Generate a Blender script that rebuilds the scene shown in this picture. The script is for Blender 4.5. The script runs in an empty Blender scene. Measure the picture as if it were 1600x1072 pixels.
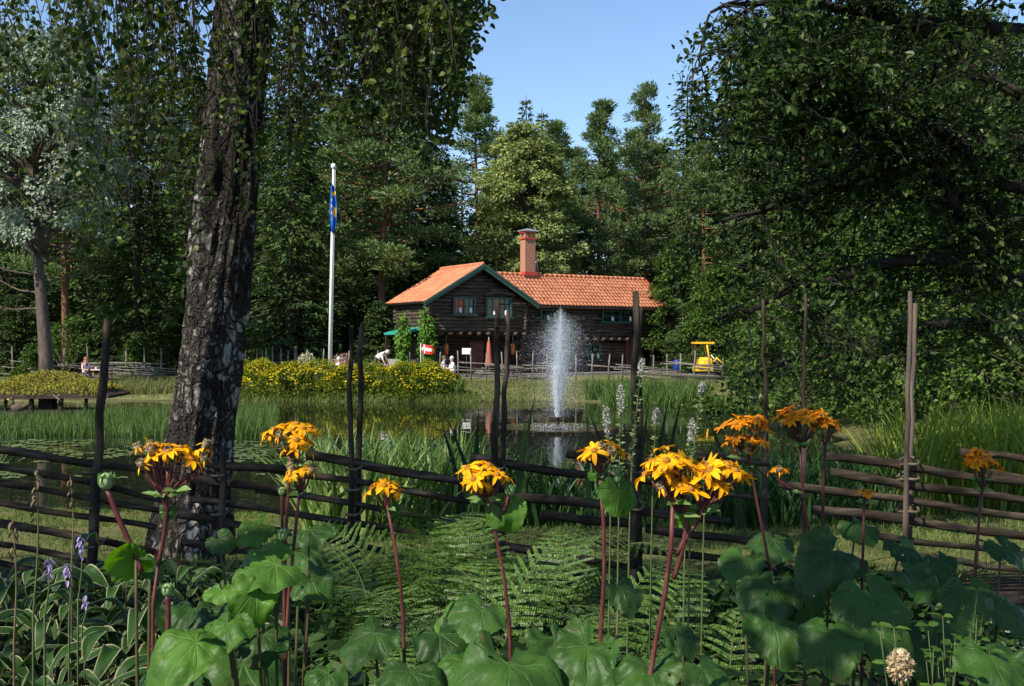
import bpy, math, random
import numpy as np
from mathutils import Vector, Matrix

SC = bpy.context.scene
COL = SC.collection
rng = np.random.default_rng(11)
random.seed(11)
F = 1700.0            # focal length in pixels of the 1600 px wide photograph
EYE = 1.6
pi = math.pi


def at(px, py, Y):
    """point that the pixel shows at distance Y"""
    return np.array([(px - 800.0) / F * Y, Y, EYE - (py - 536.0) / F * Y])


def norm(a):
    a = np.asarray(a, float)
    return a / np.maximum(np.linalg.norm(a, axis=-1, keepdims=True), 1e-9)


def tag(o, label=None, cat=None, group=None, kind=None):
    if label: o['label'] = label
    if cat: o['category'] = cat
    if group: o['group'] = group
    if kind: o['kind'] = kind
    return o


def thing(name, loc, label, cat, group=None, rz=0.0, kind=None):
    o = bpy.data.objects.new(name, None)
    COL.objects.link(o)
    o.location = [float(v) for v in loc]
    o.rotation_euler = (0, 0, rz)
    o.empty_display_size = .2
    return tag(o, label, cat, group, kind)


def link(name, me, parent=None, loc=None):
    o = bpy.data.objects.new(name, me)
    COL.objects.link(o)
    if parent is not None: o.parent = parent
    if loc is not None: o.location = [float(v) for v in loc]
    return o


def kids(o):
    return list(o.children)


def copy_tree(o, parent=None):
    c = o.copy()
    COL.objects.link(c)
    if parent is not None: c.parent = parent
    for ch in kids(o):
        copy_tree(ch, c)
    return c


class MB:
    """collects faces, builds ONE mesh object"""
    def __init__(s):
        s.V = []; s.q = []; s.t = []; s.mq = []; s.mt = []; s.uv = []; s.n = 0

    def add(s, V, Q=None, T=None, m=0, uv=None):
        V = np.asarray(V, float).reshape(-1, 3)
        if Q is not None and len(Q):
            Q = np.asarray(Q, int).reshape(-1, 4); s.q.append(Q + s.n); s.mq.append(np.full(len(Q), m))
        if T is not None and len(T):
            T = np.asarray(T, int).reshape(-1, 3); s.t.append(T + s.n); s.mt.append(np.full(len(T), m))
        s.uv.append(np.zeros((len(V), 2)) if uv is None else np.asarray(uv, float))
        s.V.append(V); s.n += len(V)
        return s

    def box(s, c, d, m=0, rz=0.0, R=None):
        c = np.asarray(c, float); d = np.asarray(d, float) / 2
        V = np.array([[x, y, z] for x in (-1, 1) for y in (-1, 1) for z in (-1, 1)], float) * d
        if R is None and rz:
            R = np.array(Matrix.Rotation(rz, 3, 'Z'))
        if R is not None: V = V @ np.asarray(R).T
        Q = [[0, 1, 3, 2], [4, 6, 7, 5], [0, 4, 5, 1], [2, 3, 7, 6], [0, 2, 6, 4], [1, 5, 7, 3]]
        return s.add(V + c, Q, m=m)

    def tube(s, P, r, n=8, m=0, cap=True):
        P = np.asarray(P, float); k = len(P)
        V, Q = tubes(P[None], np.broadcast_to(np.asarray(r, float), (k,))[None], n)
        T = None
        if cap:
            V = np.vstack([V, P[0], P[-1]])
            i = np.arange(n); j = (i + 1) % n
            T = np.vstack([np.stack([j, i, np.full(n, k * n)], 1), np.stack([i, j, np.full(n, k * n + 1)], 1) + np.array([(k - 1) * n, (k - 1) * n, 0])])
        return s.add(V, Q, T, m)

    def lathe(s, prof, c=(0, 0, 0), n=16, m=0):
        """prof: list of (r, z)"""
        prof = np.asarray(prof, float); k = len(prof)
        a = np.arange(n) * 2 * pi / n
        V = np.stack([prof[:, 0, None] * np.cos(a), prof[:, 0, None] * np.sin(a), np.repeat(prof[:, 1, None], n, 1)], 2).reshape(-1, 3)
        i = np.arange(k - 1)[:, None] * n; j = np.arange(n)[None]
        j2 = (j + 1) % n
        Q = np.stack([i + j, i + j2, i + n + j2, i + n + j], 2).reshape(-1, 4)
        return s.add(V + np.asarray(c, float), Q, m=m)

    def ball(s, c, r, m=0, n=10, k=7):
        r = np.broadcast_to(np.asarray(r, float), (3,))
        t = np.linspace(0.02, pi - .02, k)
        prof = np.stack([np.sin(t), -np.cos(t)], 1)
        b = MB().lathe(prof, n=n)
        return s.add(b.V[0] * r + np.asarray(c, float), b.q[0], m=m)

    def mesh(s, name, mats, origin=None, smooth=True):
        V = np.vstack(s.V) if s.V else np.zeros((0, 3))
        if origin is not None: V = V - np.asarray(origin, float)
        q = np.vstack(s.q) if s.q else np.zeros((0, 4), int)
        t = np.vstack(s.t) if s.t else np.zeros((0, 3), int)
        mi = np.concatenate([np.concatenate(s.mq) if s.mq else np.zeros(0, int), np.concatenate(s.mt) if s.mt else np.zeros(0, int)])
        me = bpy.data.meshes.new(name)
        me.vertices.add(len(V)); me.vertices.foreach_set('co', V.astype(np.float32).ravel())
        loops = np.concatenate([q.ravel(), t.ravel()]).astype(np.int32)
        me.loops.add(len(loops)); me.loops.foreach_set('vertex_index', loops)
        npoly = len(q) + len(t)
        me.polygons.add(npoly)
        st = np.concatenate([np.arange(len(q)) * 4, len(q) * 4 + np.arange(len(t)) * 3]).astype(np.int32)
        me.polygons.foreach_set('loop_start', st)
        me.polygons.foreach_set('material_index', mi.astype(np.int32))
        me.polygons.foreach_set('use_smooth', np.full(npoly, bool(smooth)))
        uv = np.vstack(s.uv)
        if uv.any():
            l = me.uv_layers.new(name='UVMap')
            l.data.foreach_set('uv', uv[loops].astype(np.float32).ravel())
        for m in (mats if isinstance(mats, (list, tuple)) else [mats]):
            me.materials.append(m)
        me.update(calc_edges=True)
        return me

    def build(s, name, mats, parent=None, smooth=True, origin=None):
        top = parent
        while top is not None and top.parent is not None: top = top.parent
        if origin is None and top is not None and top.get('_world'):
            origin = np.array(top.location)
        return link(name, s.mesh(name, mats, origin, smooth), parent)


def wthing(*a, **k):
    """a thing whose parts are given in world coordinates"""
    o = thing(*a, **k)
    o['_world'] = 1
    return o


def tubes(P, R, n=6):
    """P (N,k,3) paths, R (N,k) radii -> verts, quads"""
    N, k, _ = P.shape
    d = np.empty_like(P)
    d[:, 1:-1] = P[:, 2:] - P[:, :-2]; d[:, 0] = P[:, 1] - P[:, 0]; d[:, -1] = P[:, -1] - P[:, -2]
    d = norm(d)
    md = norm(P[:, -1] - P[:, 0])
    ref = np.where((np.abs(md[:, 2]) < .8)[:, None], np.array([0, 0, 1.]), np.array([1., 0, 0]))[:, None]
    a = norm(np.cross(d, ref)); b = np.cross(d, a)
    th = np.arange(n) * 2 * pi / n
    ring = a[:, :, None] * np.cos(th)[None, None, :, None] + b[:, :, None] * np.sin(th)[None, None, :, None]
    V = (P[:, :, None] + ring * R[:, :, None, None]).reshape(-1, 3)
    base = (np.arange(N) * k * n)[:, None, None]
    i = (np.arange(k - 1) * n)[None, :, None]
    j = np.arange(n)[None, None]; j2 = (j + 1) % n
    Q = np.stack([base + i + j, base + i + j2, base + i + n + j2, base + i + n + j], 3).reshape(-1, 4)
    return V, Q


def cards(P, D, N, L, W, fold=.18, shape='diamond'):
    """leaf shaped faces: at P, pointing along D, facing N"""
    P = np.asarray(P, float); D = norm(D); n = len(P)
    S = norm(np.cross(D, N)); N = np.cross(S, D)
    L = np.broadcast_to(np.asarray(L, float), (n,))[:, None]; W = np.broadcast_to(np.asarray(W, float), (n,))[:, None]
    up = N * W * fold
    if shape == 'diamond':
        V = np.stack([P, P + D * L * .45 + S * W * .5 + up, P + D * L, P + D * L * .45 - S * W * .5 + up], 1)
        Q = np.arange(n * 4).reshape(n, 4)
        return V.reshape(-1, 3), Q
    # six sided leaf, folded along its midrib
    dr = -N * L * .10
    V = np.stack([P, P + D * L * .28 + S * W * .46 + up, P + D * L * .66 + S * W * .38 + up + dr * .5, P + D * L + dr,
                  P + D * L * .66 - S * W * .38 + up + dr * .5, P + D * L * .28 - S * W * .46 + up], 1)
    b = np.arange(n)[:, None] * 6
    Q = np.stack([b + np.array([[0, 1, 2, 3]]), b + np.array([[0, 3, 4, 5]])], 1).reshape(-1, 4)
    return V.reshape(-1, 3), Q


def blades(P, H, W, az, lean, curl, segs=3, twist=None):
    """grass and sword leaves"""
    P = np.asarray(P, float); n = len(P)
    H, W, az, lean, curl = [np.broadcast_to(np.asarray(v, float), (n,)) for v in (H, W, az, lean, curl)]
    dx = np.stack([np.cos(az), np.sin(az), np.zeros(n)], 1)
    sa = az + pi / 2 if twist is None else twist
    sd = np.stack([np.cos(sa), np.sin(sa), np.zeros(n)], 1)
    rows = []
    for i in range(segs + 1):
        t = i / segs
        c = P + dx * (H * (lean * t + curl * t * t))[:, None] + np.array([0, 0, 1.]) * (H * (t - .45 * curl * t ** 3))[:, None]
        if i < segs:
            w = (W * .5 * (1 - .75 * t ** 1.6))[:, None]
            rows += [c - sd * w, c + sd * w]
        else:
            rows.append(c)
    V = np.stack(rows, 1); k = 2 * segs + 1
    b = np.arange(n)[:, None] * k
    Q = [b + np.array([[2 * i, 2 * i + 1, 2 * i + 3, 2 * i + 2]]) for i in range(segs - 1)]
    T = b + np.array([[2 * segs - 2, 2 * segs - 1, 2 * segs]])
    return V.reshape(-1, 3), (np.concatenate(Q) if Q else None), T


def vnoise(p, seed=0):
    """smooth value noise, p (N,3) -> 0..1"""
    p = np.asarray(p, float); i = np.floor(p).astype(np.int64); f = p - i
    f = f * f * (3 - 2 * f)
    out = 0
    for dx in (0, 1):
        for dy in (0, 1):
            for dz in (0, 1):
                h = ((i[:, 0] + dx) * 374761393 + (i[:, 1] + dy) * 668265263 + (i[:, 2] + dz) * 2147483647 + seed * 974711) & 0xffffffff
                h = (h ^ (h >> 13)) * 1274126177 & 0xffffffff
                h = (h ^ (h >> 16)) & 0xffff
                w = (f[:, 0] if dx else 1 - f[:, 0]) * (f[:, 1] if dy else 1 - f[:, 1]) * (f[:, 2] if dz else 1 - f[:, 2])
                out = out + w * h / 65535.0
    return out


def rand_dirs(n):
    return norm(rng.normal(size=(n, 3)))


def sph(az, el):
    return np.stack([np.cos(az) * np.cos(el), np.sin(az) * np.cos(el), np.sin(el)], -1)


# ---------------------------------------------------------------- materials
def new_mat(name):
    m = bpy.data.materials.new(name); m.use_nodes = True
    nt = m.node_tree
    for n in list(nt.nodes):
        if n.type != 'OUTPUT_MATERIAL': nt.nodes.remove(n)
    out = next(n for n in nt.nodes if n.type == 'OUTPUT_MATERIAL')
    return m, nt, out


def nd(nt, typ, **kw):
    n = nt.nodes.new(typ)
    for k, v in kw.items():
        if k.startswith('i_'):
            n.inputs[k[2:].replace('_', ' ')].default_value = v
        else:
            setattr(n, k, v)
    return n


def ramp(nt, stops):
    r = nt.nodes.new('ShaderNodeValToRGB')
    e = r.color_ramp.elements
    while len(e) < len(stops): e.new(.5)
    for el, (p, c) in zip(e, stops):
        el.position = p; el.color = (*c, 1) if len(c) == 3 else c
    return r


def princ(nt, rough=.7, spec=.3):
    b = nt.nodes.new('ShaderNodeBsdfPrincipled')
    b.inputs['Roughness'].default_value = rough
    b.inputs['Specular IOR Level'].default_value = spec
    return b


def leaf_mat(name, cols, trans=.3, rough=.5, spec=.35, big=None):
    """foliage: colour varies leaf by leaf, light passes through"""
    m, nt, out = new_mat(name)
    g = nd(nt, 'ShaderNodeNewGeometry')
    k = len(cols)
    r = ramp(nt, [(i / max(k - 1, 1), c) for i, c in enumerate(cols)])
    nt.links.new(g.outputs['Random Per Island'], r.inputs[0])
    col = r.outputs[0]
    if big:
        tc = nd(nt, 'ShaderNodeTexCoord')
        nz = nd(nt, 'ShaderNodeTexNoise', i_Scale=big)
        nt.links.new(tc.outputs['Object'], nz.inputs['Vector'])
        hs = nd(nt, 'ShaderNodeHueSaturation')
        mr = nd(nt, 'ShaderNodeMapRange'); mr.inputs['From Min'].default_value = .3; mr.inputs['From Max'].default_value = .7
        mr.inputs['To Min'].default_value = .75; mr.inputs['To Max'].default_value = 1.3
        nt.links.new(nz.outputs[0], mr.inputs['Value']); nt.links.new(mr.outputs[0], hs.inputs['Value'])
        nt.links.new(col, hs.inputs['Color']); col = hs.outputs[0]
    b = princ(nt, rough, spec * .45)
    nt.links.new(col, b.inputs['Base Color'])
    t = nd(nt, 'ShaderNodeBsdfTranslucent')
    h2 = nd(nt, 'ShaderNodeHueSaturation'); h2.inputs['Saturation'].default_value = 1.15; h2.inputs['Value'].default_value = 1.25
    nt.links.new(col, h2.inputs['Color']); nt.links.new(h2.outputs[0], t.inputs['Color'])
    mx = nd(nt, 'ShaderNodeMixShader'); mx.inputs[0].default_value = trans
    nt.links.new(b.outputs[0], mx.inputs[1]); nt.links.new(t.outputs[0], mx.inputs[2])
    nt.links.new(mx.outputs[0], out.inputs['Surface'])
    return m


def rough_mat(name, cols, scale=6.0, stretch=(1, 1, 1), rough=.8, spec=.2, bump=.3, detail=6, coord='Object', metal=0.0, bdist=.02):
    """noisy two or three tone surface"""
    m, nt, out = new_mat(name)
    tc = nd(nt, 'ShaderNodeTexCoord'); mp = nd(nt, 'ShaderNodeMapping')
    mp.inputs['Scale'].default_value = stretch
    nt.links.new(tc.outputs[coord], mp.inputs[0])
    nz = nd(nt, 'ShaderNodeTexNoise', i_Scale=scale, i_Detail=detail); nz.inputs['Roughness'].default_value = .65
    nt.links.new(mp.outputs[0], nz.inputs['Vector'])
    k = len(cols)
    r = ramp(nt, [(.3 + .4 * i / max(k - 1, 1), c) for i, c in enumerate(cols)])
    nt.links.new(nz.outputs[0], r.inputs[0])
    b = princ(nt, rough, spec); b.inputs['Metallic'].default_value = metal
    nt.links.new(r.outputs[0], b.inputs['Base Color'])
    if bump:
        bp = nd(nt, 'ShaderNodeBump'); bp.inputs['Strength'].default_value = bump; bp.inputs['Distance'].default_value = bdist
        nt.links.new(nz.outputs[0], bp.inputs['Height']); nt.links.new(bp.outputs[0], b.inputs['Normal'])
    nt.links.new(b.outputs[0], out.inputs['Surface'])
    return m


def plain_mat(name, col, rough=.5, spec=.4, metal=0.0, var=.12):
    c2 = tuple(max(0, v * (1 - var)) for v in col); c3 = tuple(min(1, v * (1 + var)) for v in col)
    return rough_mat(name, [c2, c3], 9.0, rough=rough, spec=spec, bump=.05, metal=metal)
# ---------------------------------------------------------------- sky, sun, camera
SUN_EL = math.radians(43)
SUN_H = norm(np.array([-.70, -.714]))          # level direction towards the sun
SUN = np.array([SUN_H[0] * math.cos(SUN_EL), SUN_H[1] * math.cos(SUN_EL), math.sin(SUN_EL)])
w = bpy.data.worlds.new("World"); SC.world = w; w.use_nodes = True
nt = w.node_tree
sky = nt.nodes.new('ShaderNodeTexSky'); sky.sky_type = 'NISHITA'; sky.sun_disc = False
sky.sun_elevation = SUN_EL
sky.sun_rotation = math.atan2(SUN_H[0], SUN_H[1])
sky.air_density = 1.0; sky.dust_density = .2; sky.ozone_density = 4.0
bg = nt.nodes['Background']; bg.inputs['Strength'].default_value = .098
nt.links.new(sky.outputs[0], bg.inputs['Color'])
sl = bpy.data.lights.new('sun', 'SUN'); sl.energy = 3.9; sl.angle = math.radians(.5); sl.color = (1, .93, .82)
so = bpy.data.objects.new('sun', sl); COL.objects.link(so)
so.rotation_euler = Vector(SUN).to_track_quat('Z', 'Y').to_euler(); so.location = (-20, -20, 40)
cam = bpy.data.cameras.new('camera'); cam.sensor_width = 36; cam.lens = F / 1600 * 36
cam.clip_start = .05; cam.clip_end = 3000
co = bpy.data.objects.new('camera', cam); COL.objects.link(co)
co.location = (0, 0, EYE); co.rotation_euler = (pi / 2, 0, 0)
SC.camera = co
SC.render.engine = 'CYCLES'
vs = SC.view_settings
vs.view_transform = 'Standard'; vs.look = 'None'; vs.exposure = .98; vs.gamma = 1
cy = SC.cycles
cy.max_bounces = 6; cy.diffuse_bounces = 2; cy.glossy_bounces = 3; cy.transmission_bounces = 4; cy.transparent_max_bounces = 8
cy.caustics_reflective = False; cy.caustics_refractive = False
cy.use_denoising = True
try: cy.denoiser = 'OPENIMAGEDENOISE'
except Exception: pass
SC.render.use_persistent_data = False
cy.sample_clamp_indirect = 4

# ---------------------------------------------------------------- ground
WATER = -.95
POND = np.array([(-34, 20), (-22, 17.6), (-10, 16.6), (-4, 15.6), (0, 15.2), (4, 15.8), (6.4, 18), (7.6, 23), (8.6, 29), (10.5, 35), (11.5, 39.5),
                 (9, 43), (5.5, 46), (1, 47.5), (-4, 47.6), (-11, 47.3), (-14, 47.8), (-19, 49), (-30, 50), (-40, 47), (-42, 32)], float)


def pond_sd(x, y):
    """distance to the shoreline, negative in the pond"""
    p = np.stack([x, y], 1); d = np.full(len(p), 1e9); ins = np.zeros(len(p), bool)
    n = len(POND)
    for i in range(n):
        a = POND[i]; b = POND[(i + 1) % n]; ab = b - a
        t = np.clip(((p - a) @ ab) / (ab @ ab), 0, 1)
        d = np.minimum(d, np.linalg.norm(p - a - t[:, None] * ab, axis=1))
        c = (a[1] > p[:, 1]) != (b[1] > p[:, 1])
        xi = (b[0] - a[0]) * (p[:, 1] - a[1]) / (b[1] - a[1] + 1e-12) + a[0]
        ins ^= c & (p[:, 0] < xi)
    return np.where(ins, -d, d)


def zg(x, y):
    x = np.atleast_1d(np.asarray(x, float)); y = np.atleast_1d(np.asarray(y, float))
    d = pond_sd(x, y) + (vnoise(np.stack([x * .8, y * .8, x * 0], 1), 3) - .5) * .9
    T = np.where(y < 22, 0.0, -.38)
    T = T + np.clip((np.hypot(x, y - 40) - 60) / 150, 0, 3) * 1.2
    wd = np.where(y < 22, 8.5, 7.0)
    t = np.clip(d / wd, 0, 1); t = 1 - (1 - t) ** 1.7
    land = WATER + .03 + (T - WATER - .03) * t
    pool = WATER + .03 - np.minimum(.9, -d * .4)
    z = np.where(d > 0, land, pool)
    z = z + (vnoise(np.stack([x * 1.7, y * 1.7, x * 0], 1), 5) - .5) * .07 * (d > 0)
    return z


def gz(x, y): return float(zg([x], [y])[0])


xs = np.concatenate([[-900, -500, -300, -200, -140, -100, -75, -58], np.arange(-48, 26.01, .5), [30, 38, 48, 60, 80, 110, 160, 240, 400, 900]])
ys = np.concatenate([[-500, -200, -100, -60, -40, -25, -15, -8, -4], np.arange(-1, 62.01, .5), [66, 72, 80, 90, 105, 130, 170, 240, 400, 1000]])
X, Y = np.meshgrid(xs, ys)
Z = zg(X.ravel(), Y.ravel())
nx, ny = len(xs), len(ys)
ii = (np.arange(ny - 1)[:, None] * nx + np.arange(nx - 1)[None]).ravel()

m, nt, out = new_mat('ground_soil_and_turf')
geo = nd(nt, 'ShaderNodeNewGeometry'); sep = nd(nt, 'ShaderNodeSeparateXYZ')
nt.links.new(geo.outputs['Position'], sep.inputs[0])
n1 = nd(nt, 'ShaderNodeTexNoise', i_Scale=1.3, i_Detail=6); n2 = nd(nt, 'ShaderNodeTexNoise', i_Scale=25, i_Detail=5)
for n in (n1, n2): nt.links.new(geo.outputs['Position'], n.inputs['Vector'])
soil = ramp(nt, [(.35, (.018, .013, .009)), (.65, (.05, .036, .024))]); nt.links.new(n2.outputs[0], soil.inputs[0])
turf = ramp(nt, [(.3, (.045, .06, .016)), (.5, (.09, .1, .03)), (.7, (.17, .14, .06))]); nt.links.new(n1.outputs[0], turf.inputs[0])
dry = ramp(nt, [(.3, (.07, .1, .025)), (.52, (.15, .15, .055)), (.75, (.26, .21, .115))]); nt.links.new(n1.outputs[0], dry.inputs[0])


def mask(src, a, b):
    mr = nd(nt, 'ShaderNodeMapRange'); mr.inputs['From Min'].default_value = a; mr.inputs['From Max'].default_value = b
    nt.links.new(src, mr.inputs['Value']); return mr.outputs[0]


def mixc(f, a, b):
    mx = nd(nt, 'ShaderNodeMix', data_type='RGBA'); nt.links.new(f, mx.inputs[0]); nt.links.new(a, mx.inputs[6]); nt.links.new(b, mx.inputs[7]); return mx.outputs[2]


c = mixc(mask(sep.outputs['Y'], 7.3, 8.2), soil.outputs[0], turf.outputs[0])
c = mixc(mask(sep.outputs['Y'], 40, 45), c, dry.outputs[0])
c = mixc(mask(sep.outputs['Y'], 66, 69), c, soil.outputs[0])
c = mixc(mask(sep.outputs['Z'], WATER + .06, WATER - .02), c, soil.outputs[0])
b = princ(nt, .95, .1); nt.links.new(c, b.inputs['Base Color'])
bp = nd(nt, 'ShaderNodeBump'); bp.inputs['Strength'].default_value = .6; bp.inputs['Distance'].default_value = .05
nt.links.new(n2.outputs[0], bp.inputs['Height']); nt.links.new(bp.outputs[0], b.inputs['Normal'])
nt.links.new(b.outputs[0], out.inputs['Surface'])
tag(MB().add(np.stack([X.ravel(), Y.ravel(), Z], 1), np.stack([ii, ii + 1, ii + nx + 1, ii + nx], 1)).build('ground', m), kind='structure')

# gravel path beyond the right end of the bed
M_gravel = rough_mat('gravel', [(.12, .1, .085), (.3, .27, .23), (.42, .38, .33)], 40, rough=.95, bump=.8, bdist=.03)
px_ = np.linspace(2.6, 12, 30); py_ = np.linspace(0, 1, 6)
PX, PT = np.meshgrid(px_, py_)
PY = 5.25 + PT * 1.1 + .12 * np.sin(PX * 2.1) + .04 * (PX - 2.6)
ii = (np.arange(5)[:, None] * 30 + np.arange(29)[None]).ravel()
tag(MB().add(np.stack([PX.ravel(), PY.ravel(), zg(PX.ravel(), PY.ravel()) + .03], 1), np.stack([ii, ii + 1, ii + 31, ii + 30], 1)).build('path', M_gravel), kind='structure')

# ---------------------------------------------------------------- water
FX, FY = 71 / F * 33.0, 33.0             # the fountain stands here
m, nt, out = new_mat('pond_water')
geo = nd(nt, 'ShaderNodeNewGeometry')
b = princ(nt, .015, .5); b.inputs['IOR'].default_value = 1.33
b.inputs['Base Color'].default_value = (.012, .016, .009, 1)
mp = nd(nt, 'ShaderNodeMapping'); mp.inputs['Scale'].default_value = (1, 1.0, 1)
nt.links.new(geo.outputs['Position'], mp.inputs[0])
na = nd(nt, 'ShaderNodeTexNoise', i_Scale=1.1, i_Detail=3); nb = nd(nt, 'ShaderNodeTexNoise', i_Scale=9, i_Detail=3)
nt.links.new(mp.outputs[0], na.inputs['Vector']); nt.links.new(mp.outputs[0], nb.inputs['Vector'])
dist = nd(nt, 'ShaderNodeVectorMath', operation='DISTANCE'); nt.links.new(geo.outputs['Position'], dist.inputs[0]); dist.inputs[1].default_value = (FX, FY, WATER)
mr = nd(nt, 'ShaderNodeMapRange'); mr.inputs['From Min'].default_value = .5; mr.inputs['From Max'].default_value = 1.9
mr.inputs['To Min'].default_value = 1.0; mr.inputs['To Max'].default_value = .0
nt.links.new(dist.outputs['Value'], mr.inputs['Value'])
ml = nd(nt, 'ShaderNodeMath', operation='MULTIPLY'); nt.links.new(nb.outputs[0], ml.inputs[0]); nt.links.new(mr.outputs[0], ml.inputs[1])
b1 = nd(nt, 'ShaderNodeBump'); b1.inputs['Strength'].default_value = .1; b1.inputs['Distance'].default_value = .05
b2 = nd(nt, 'ShaderNodeBump'); b2.inputs['Strength'].default_value = .8; b2.inputs['Distance'].default_value = .09
nt.links.new(na.outputs[0], b1.inputs['Height']); nt.links.new(ml.outputs[0], b2.inputs['Height']); nt.links.new(b1.outputs[0], b2.inputs['Normal'])
nt.links.new(b2.outputs[0], b.inputs['Normal'])
nt.links.new(b.outputs[0], out.inputs['Surface'])
tag(MB().add([(-46, 14, WATER), (14, 14, WATER), (14, 52, WATER), (-46, 52, WATER)], [[0, 1, 2, 3]]).build('water', m), kind='structure')
# ---------------------------------------------------------------- far trees
M_bark_dark = rough_mat('spruce_bark', [(.03, .022, .016), (.09, .07, .055)], 8, (1, 1, .25), bump=.7)
M_bark_pine = rough_mat('pine_bark', [(.09, .045, .025), (.24, .11, .055)], 6, (1, 1, .4), bump=.6)
M_bark_grey = rough_mat('grey_bark', [(.05, .036, .027), (.14, .11, .088)], 7, (1, 1, .3), bump=.6)
M_spruce = leaf_mat('spruce_needles', [(.022, .046, .013), (.05, .09, .024), (.1, .14, .04)], .12, .6, .2, big=.5)
M_spruce2 = leaf_mat('pale_spruce_needles', [(.04, .07, .02), (.08, .12, .035), (.13, .16, .05)], .2, .6, .2, big=.5)
M_pine = leaf_mat('pine_needles', [(.05, .095, .03), (.11, .17, .052), (.18, .23, .085)], .15, .55, .25, big=.6)
M_linden = leaf_mat('linden_leaves', [(.14, .19, .05), (.23, .28, .085), (.33, .36, .15)], .3, .5, .3, big=.5)
M_willow = leaf_mat('willow_leaves', [(.15, .2, .12), (.26, .32, .22), (.38, .43, .33)], .25, .45, .4, big=.7)
M_bush = leaf_mat('bush_leaves', [(.025, .06, .01), (.06, .11, .02), (.12, .17, .035)], .3, .45, .35, big=.8)


def trunk_path(H, lean=(0, 0), k=10, wob=.15):
    t = np.linspace(0, 1, k)
    ph = rng.uniform(0, 6, 2)
    return np.stack([lean[0] * t + wob * np.sin(t * 5 + ph[0]) * t, lean[1] * t + wob * np.sin(t * 4 + ph[1]) * t, H * t], 1)


def tree_from(name, bark, leafm, wood, leaves, label, cat='tree', group=None, loc=(0, 0, 0)):
    o = thing(name, loc, label, cat, group)
    wood.build('trunk', bark, o)
    leaves.build('crown', leafm, o, smooth=False)
    return o


def spruce_parts(H, R0, dens=1.0, low=.05, drop=.28):
    wood = MB(); P = trunk_path(H, wob=.08); wood.tube(P, np.linspace(.24, .02, 10) * H / 20, 8)
    zs = np.arange(H * low, H * .985, .42 * H / 20)
    B, D, N, L, W = [], [], [], [], []
    bp, br = [], []
    for z in zs:
        f = z / H
        nb = rng.integers(5, 8)
        az0 = rng.uniform(0, 6.3)
        lenf = R0 * (1 - f) ** .8 * (1 if f > .12 else .75) + .15
        for a in az0 + np.arange(nb) * 2 * pi / nb + rng.uniform(-.3, .3, nb):
            lb = lenf * rng.uniform(.6, 1.12)
            t = np.linspace(0, 1, 5)
            up = .35 * max(0, f - .75) * 4
            zz = z + lb * (-drop * 1.6 * t + (drop * .9 + up) * t * t)
            ca, sa = math.cos(a), math.sin(a)
            pth = np.stack([ca * lb * t, sa * lb * t, zz], 1)
            bp.append(pth); br.append(np.linspace(.03, .006, 5) * (lb + .3))
            n = max(6, int(lb * 17 * dens))
            tt = rng.uniform(.12, 1, n) ** .8
            side = rng.uniform(-1, 1, n) * .38 * lb * (1.05 - tt)
            c = np.stack([ca * lb * tt - sa * side, sa * lb * tt + ca * side, np.interp(tt, t, zz) - rng.uniform(0, .12, n) * lb], 1)
            sgn = np.sign(side)
            dd = np.stack([ca * .8 - sa * sgn * .7, sa * .8 + ca * sgn * .7, rng.uniform(-.75, .05, n)], 1)
            B.append(c); D.append(dd + rng.normal(0, .25, (n, 3))); N.append(np.stack([rng.normal(0, .5, n), rng.normal(0, .5, n), np.ones(n)], 1))
            L.append(rng.uniform(.3, .62, n) * (H / 20) ** .5); W.append(rng.uniform(.1, .2, n) * (H / 20) ** .5)
    V, Q = tubes(np.array(bp), np.array(br) * .5, 4); wood.add(V, Q)
    lv = MB(); V, Q = cards(np.vstack(B), np.vstack(D), np.vstack(N), np.concatenate(L), np.concatenate(W)); lv.add(V, Q)
    return wood, lv


def pine_parts(H, R, bare=.3, dens=1.0):
    wood = MB(); P = trunk_path(H, wob=.25); wood.tube(P, np.linspace(.26, .04, 10) * H / 21, 8)
    B, D, N, L, W = [], [], [], [], []
    bp, br = [], []
    zs = np.linspace(H * bare, H * .97, int(34 * dens))
    for z in zs:
        f = (z / H - bare) / (1 - bare)
        for _ in range(2):
            a = rng.uniform(0, 6.3)
            prof = (.55 + .6 * math.sin(pi * min(1, f * 1.15 + .12))) * (1 - f ** 3 * .75)
            lb = R * prof * rng.uniform(.55, 1.1)
            t = np.linspace(0, 1, 5)
            zz = z + lb * (.02 * t + rng.uniform(.05, .4) * t * t)
            x0, y0 = np.interp(z, P[:, 2], P[:, 0]), np.interp(z, P[:, 2], P[:, 1])
            pth = np.stack([x0 + math.cos(a) * lb * t, y0 + math.sin(a) * lb * t, zz], 1)
            bp.append(pth); br.append(np.linspace(.045, .012, 5) * (.4 + lb * .4))
            for s in (.45, .7, .88, 1.0):
                if rng.random() < .12: continue
                off = rng.normal(0, .22, 3) * lb * .6
                c0 = np.array([np.interp(s, t, pth[:, i]) for i in range(3)]) + off * np.array([1, 1, .35])
                n = int(rng.integers(65, 105) * dens)
                rr = rng.uniform(.45, .95)
                q = rand_dirs(n) * rng.uniform(.3, 1, n)[:, None] ** .5 * np.array([rr, rr, rr * .42])
                B.append(c0 + q); D.append(q * np.array([1, 1, 1.4]) + np.array([0, 0, .28]) + rng.normal(0, .15, (n, 3)))
                N.append(rand_dirs(n) * .8 + q / rr * .9 + np.array([0, 0, .7])); L.append(rng.uniform(.22, .4, n)); W.append(rng.uniform(.07, .13, n))
    V, Q = tubes(np.array(bp), np.array(br), 4); wood.add(V, Q)
    lv = MB(); V, Q = cards(np.vstack(B), np.vstack(D), np.vstack(N), np.concatenate(L), np.concatenate(W)); lv.add(V, Q)
    return wood, lv


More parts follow.
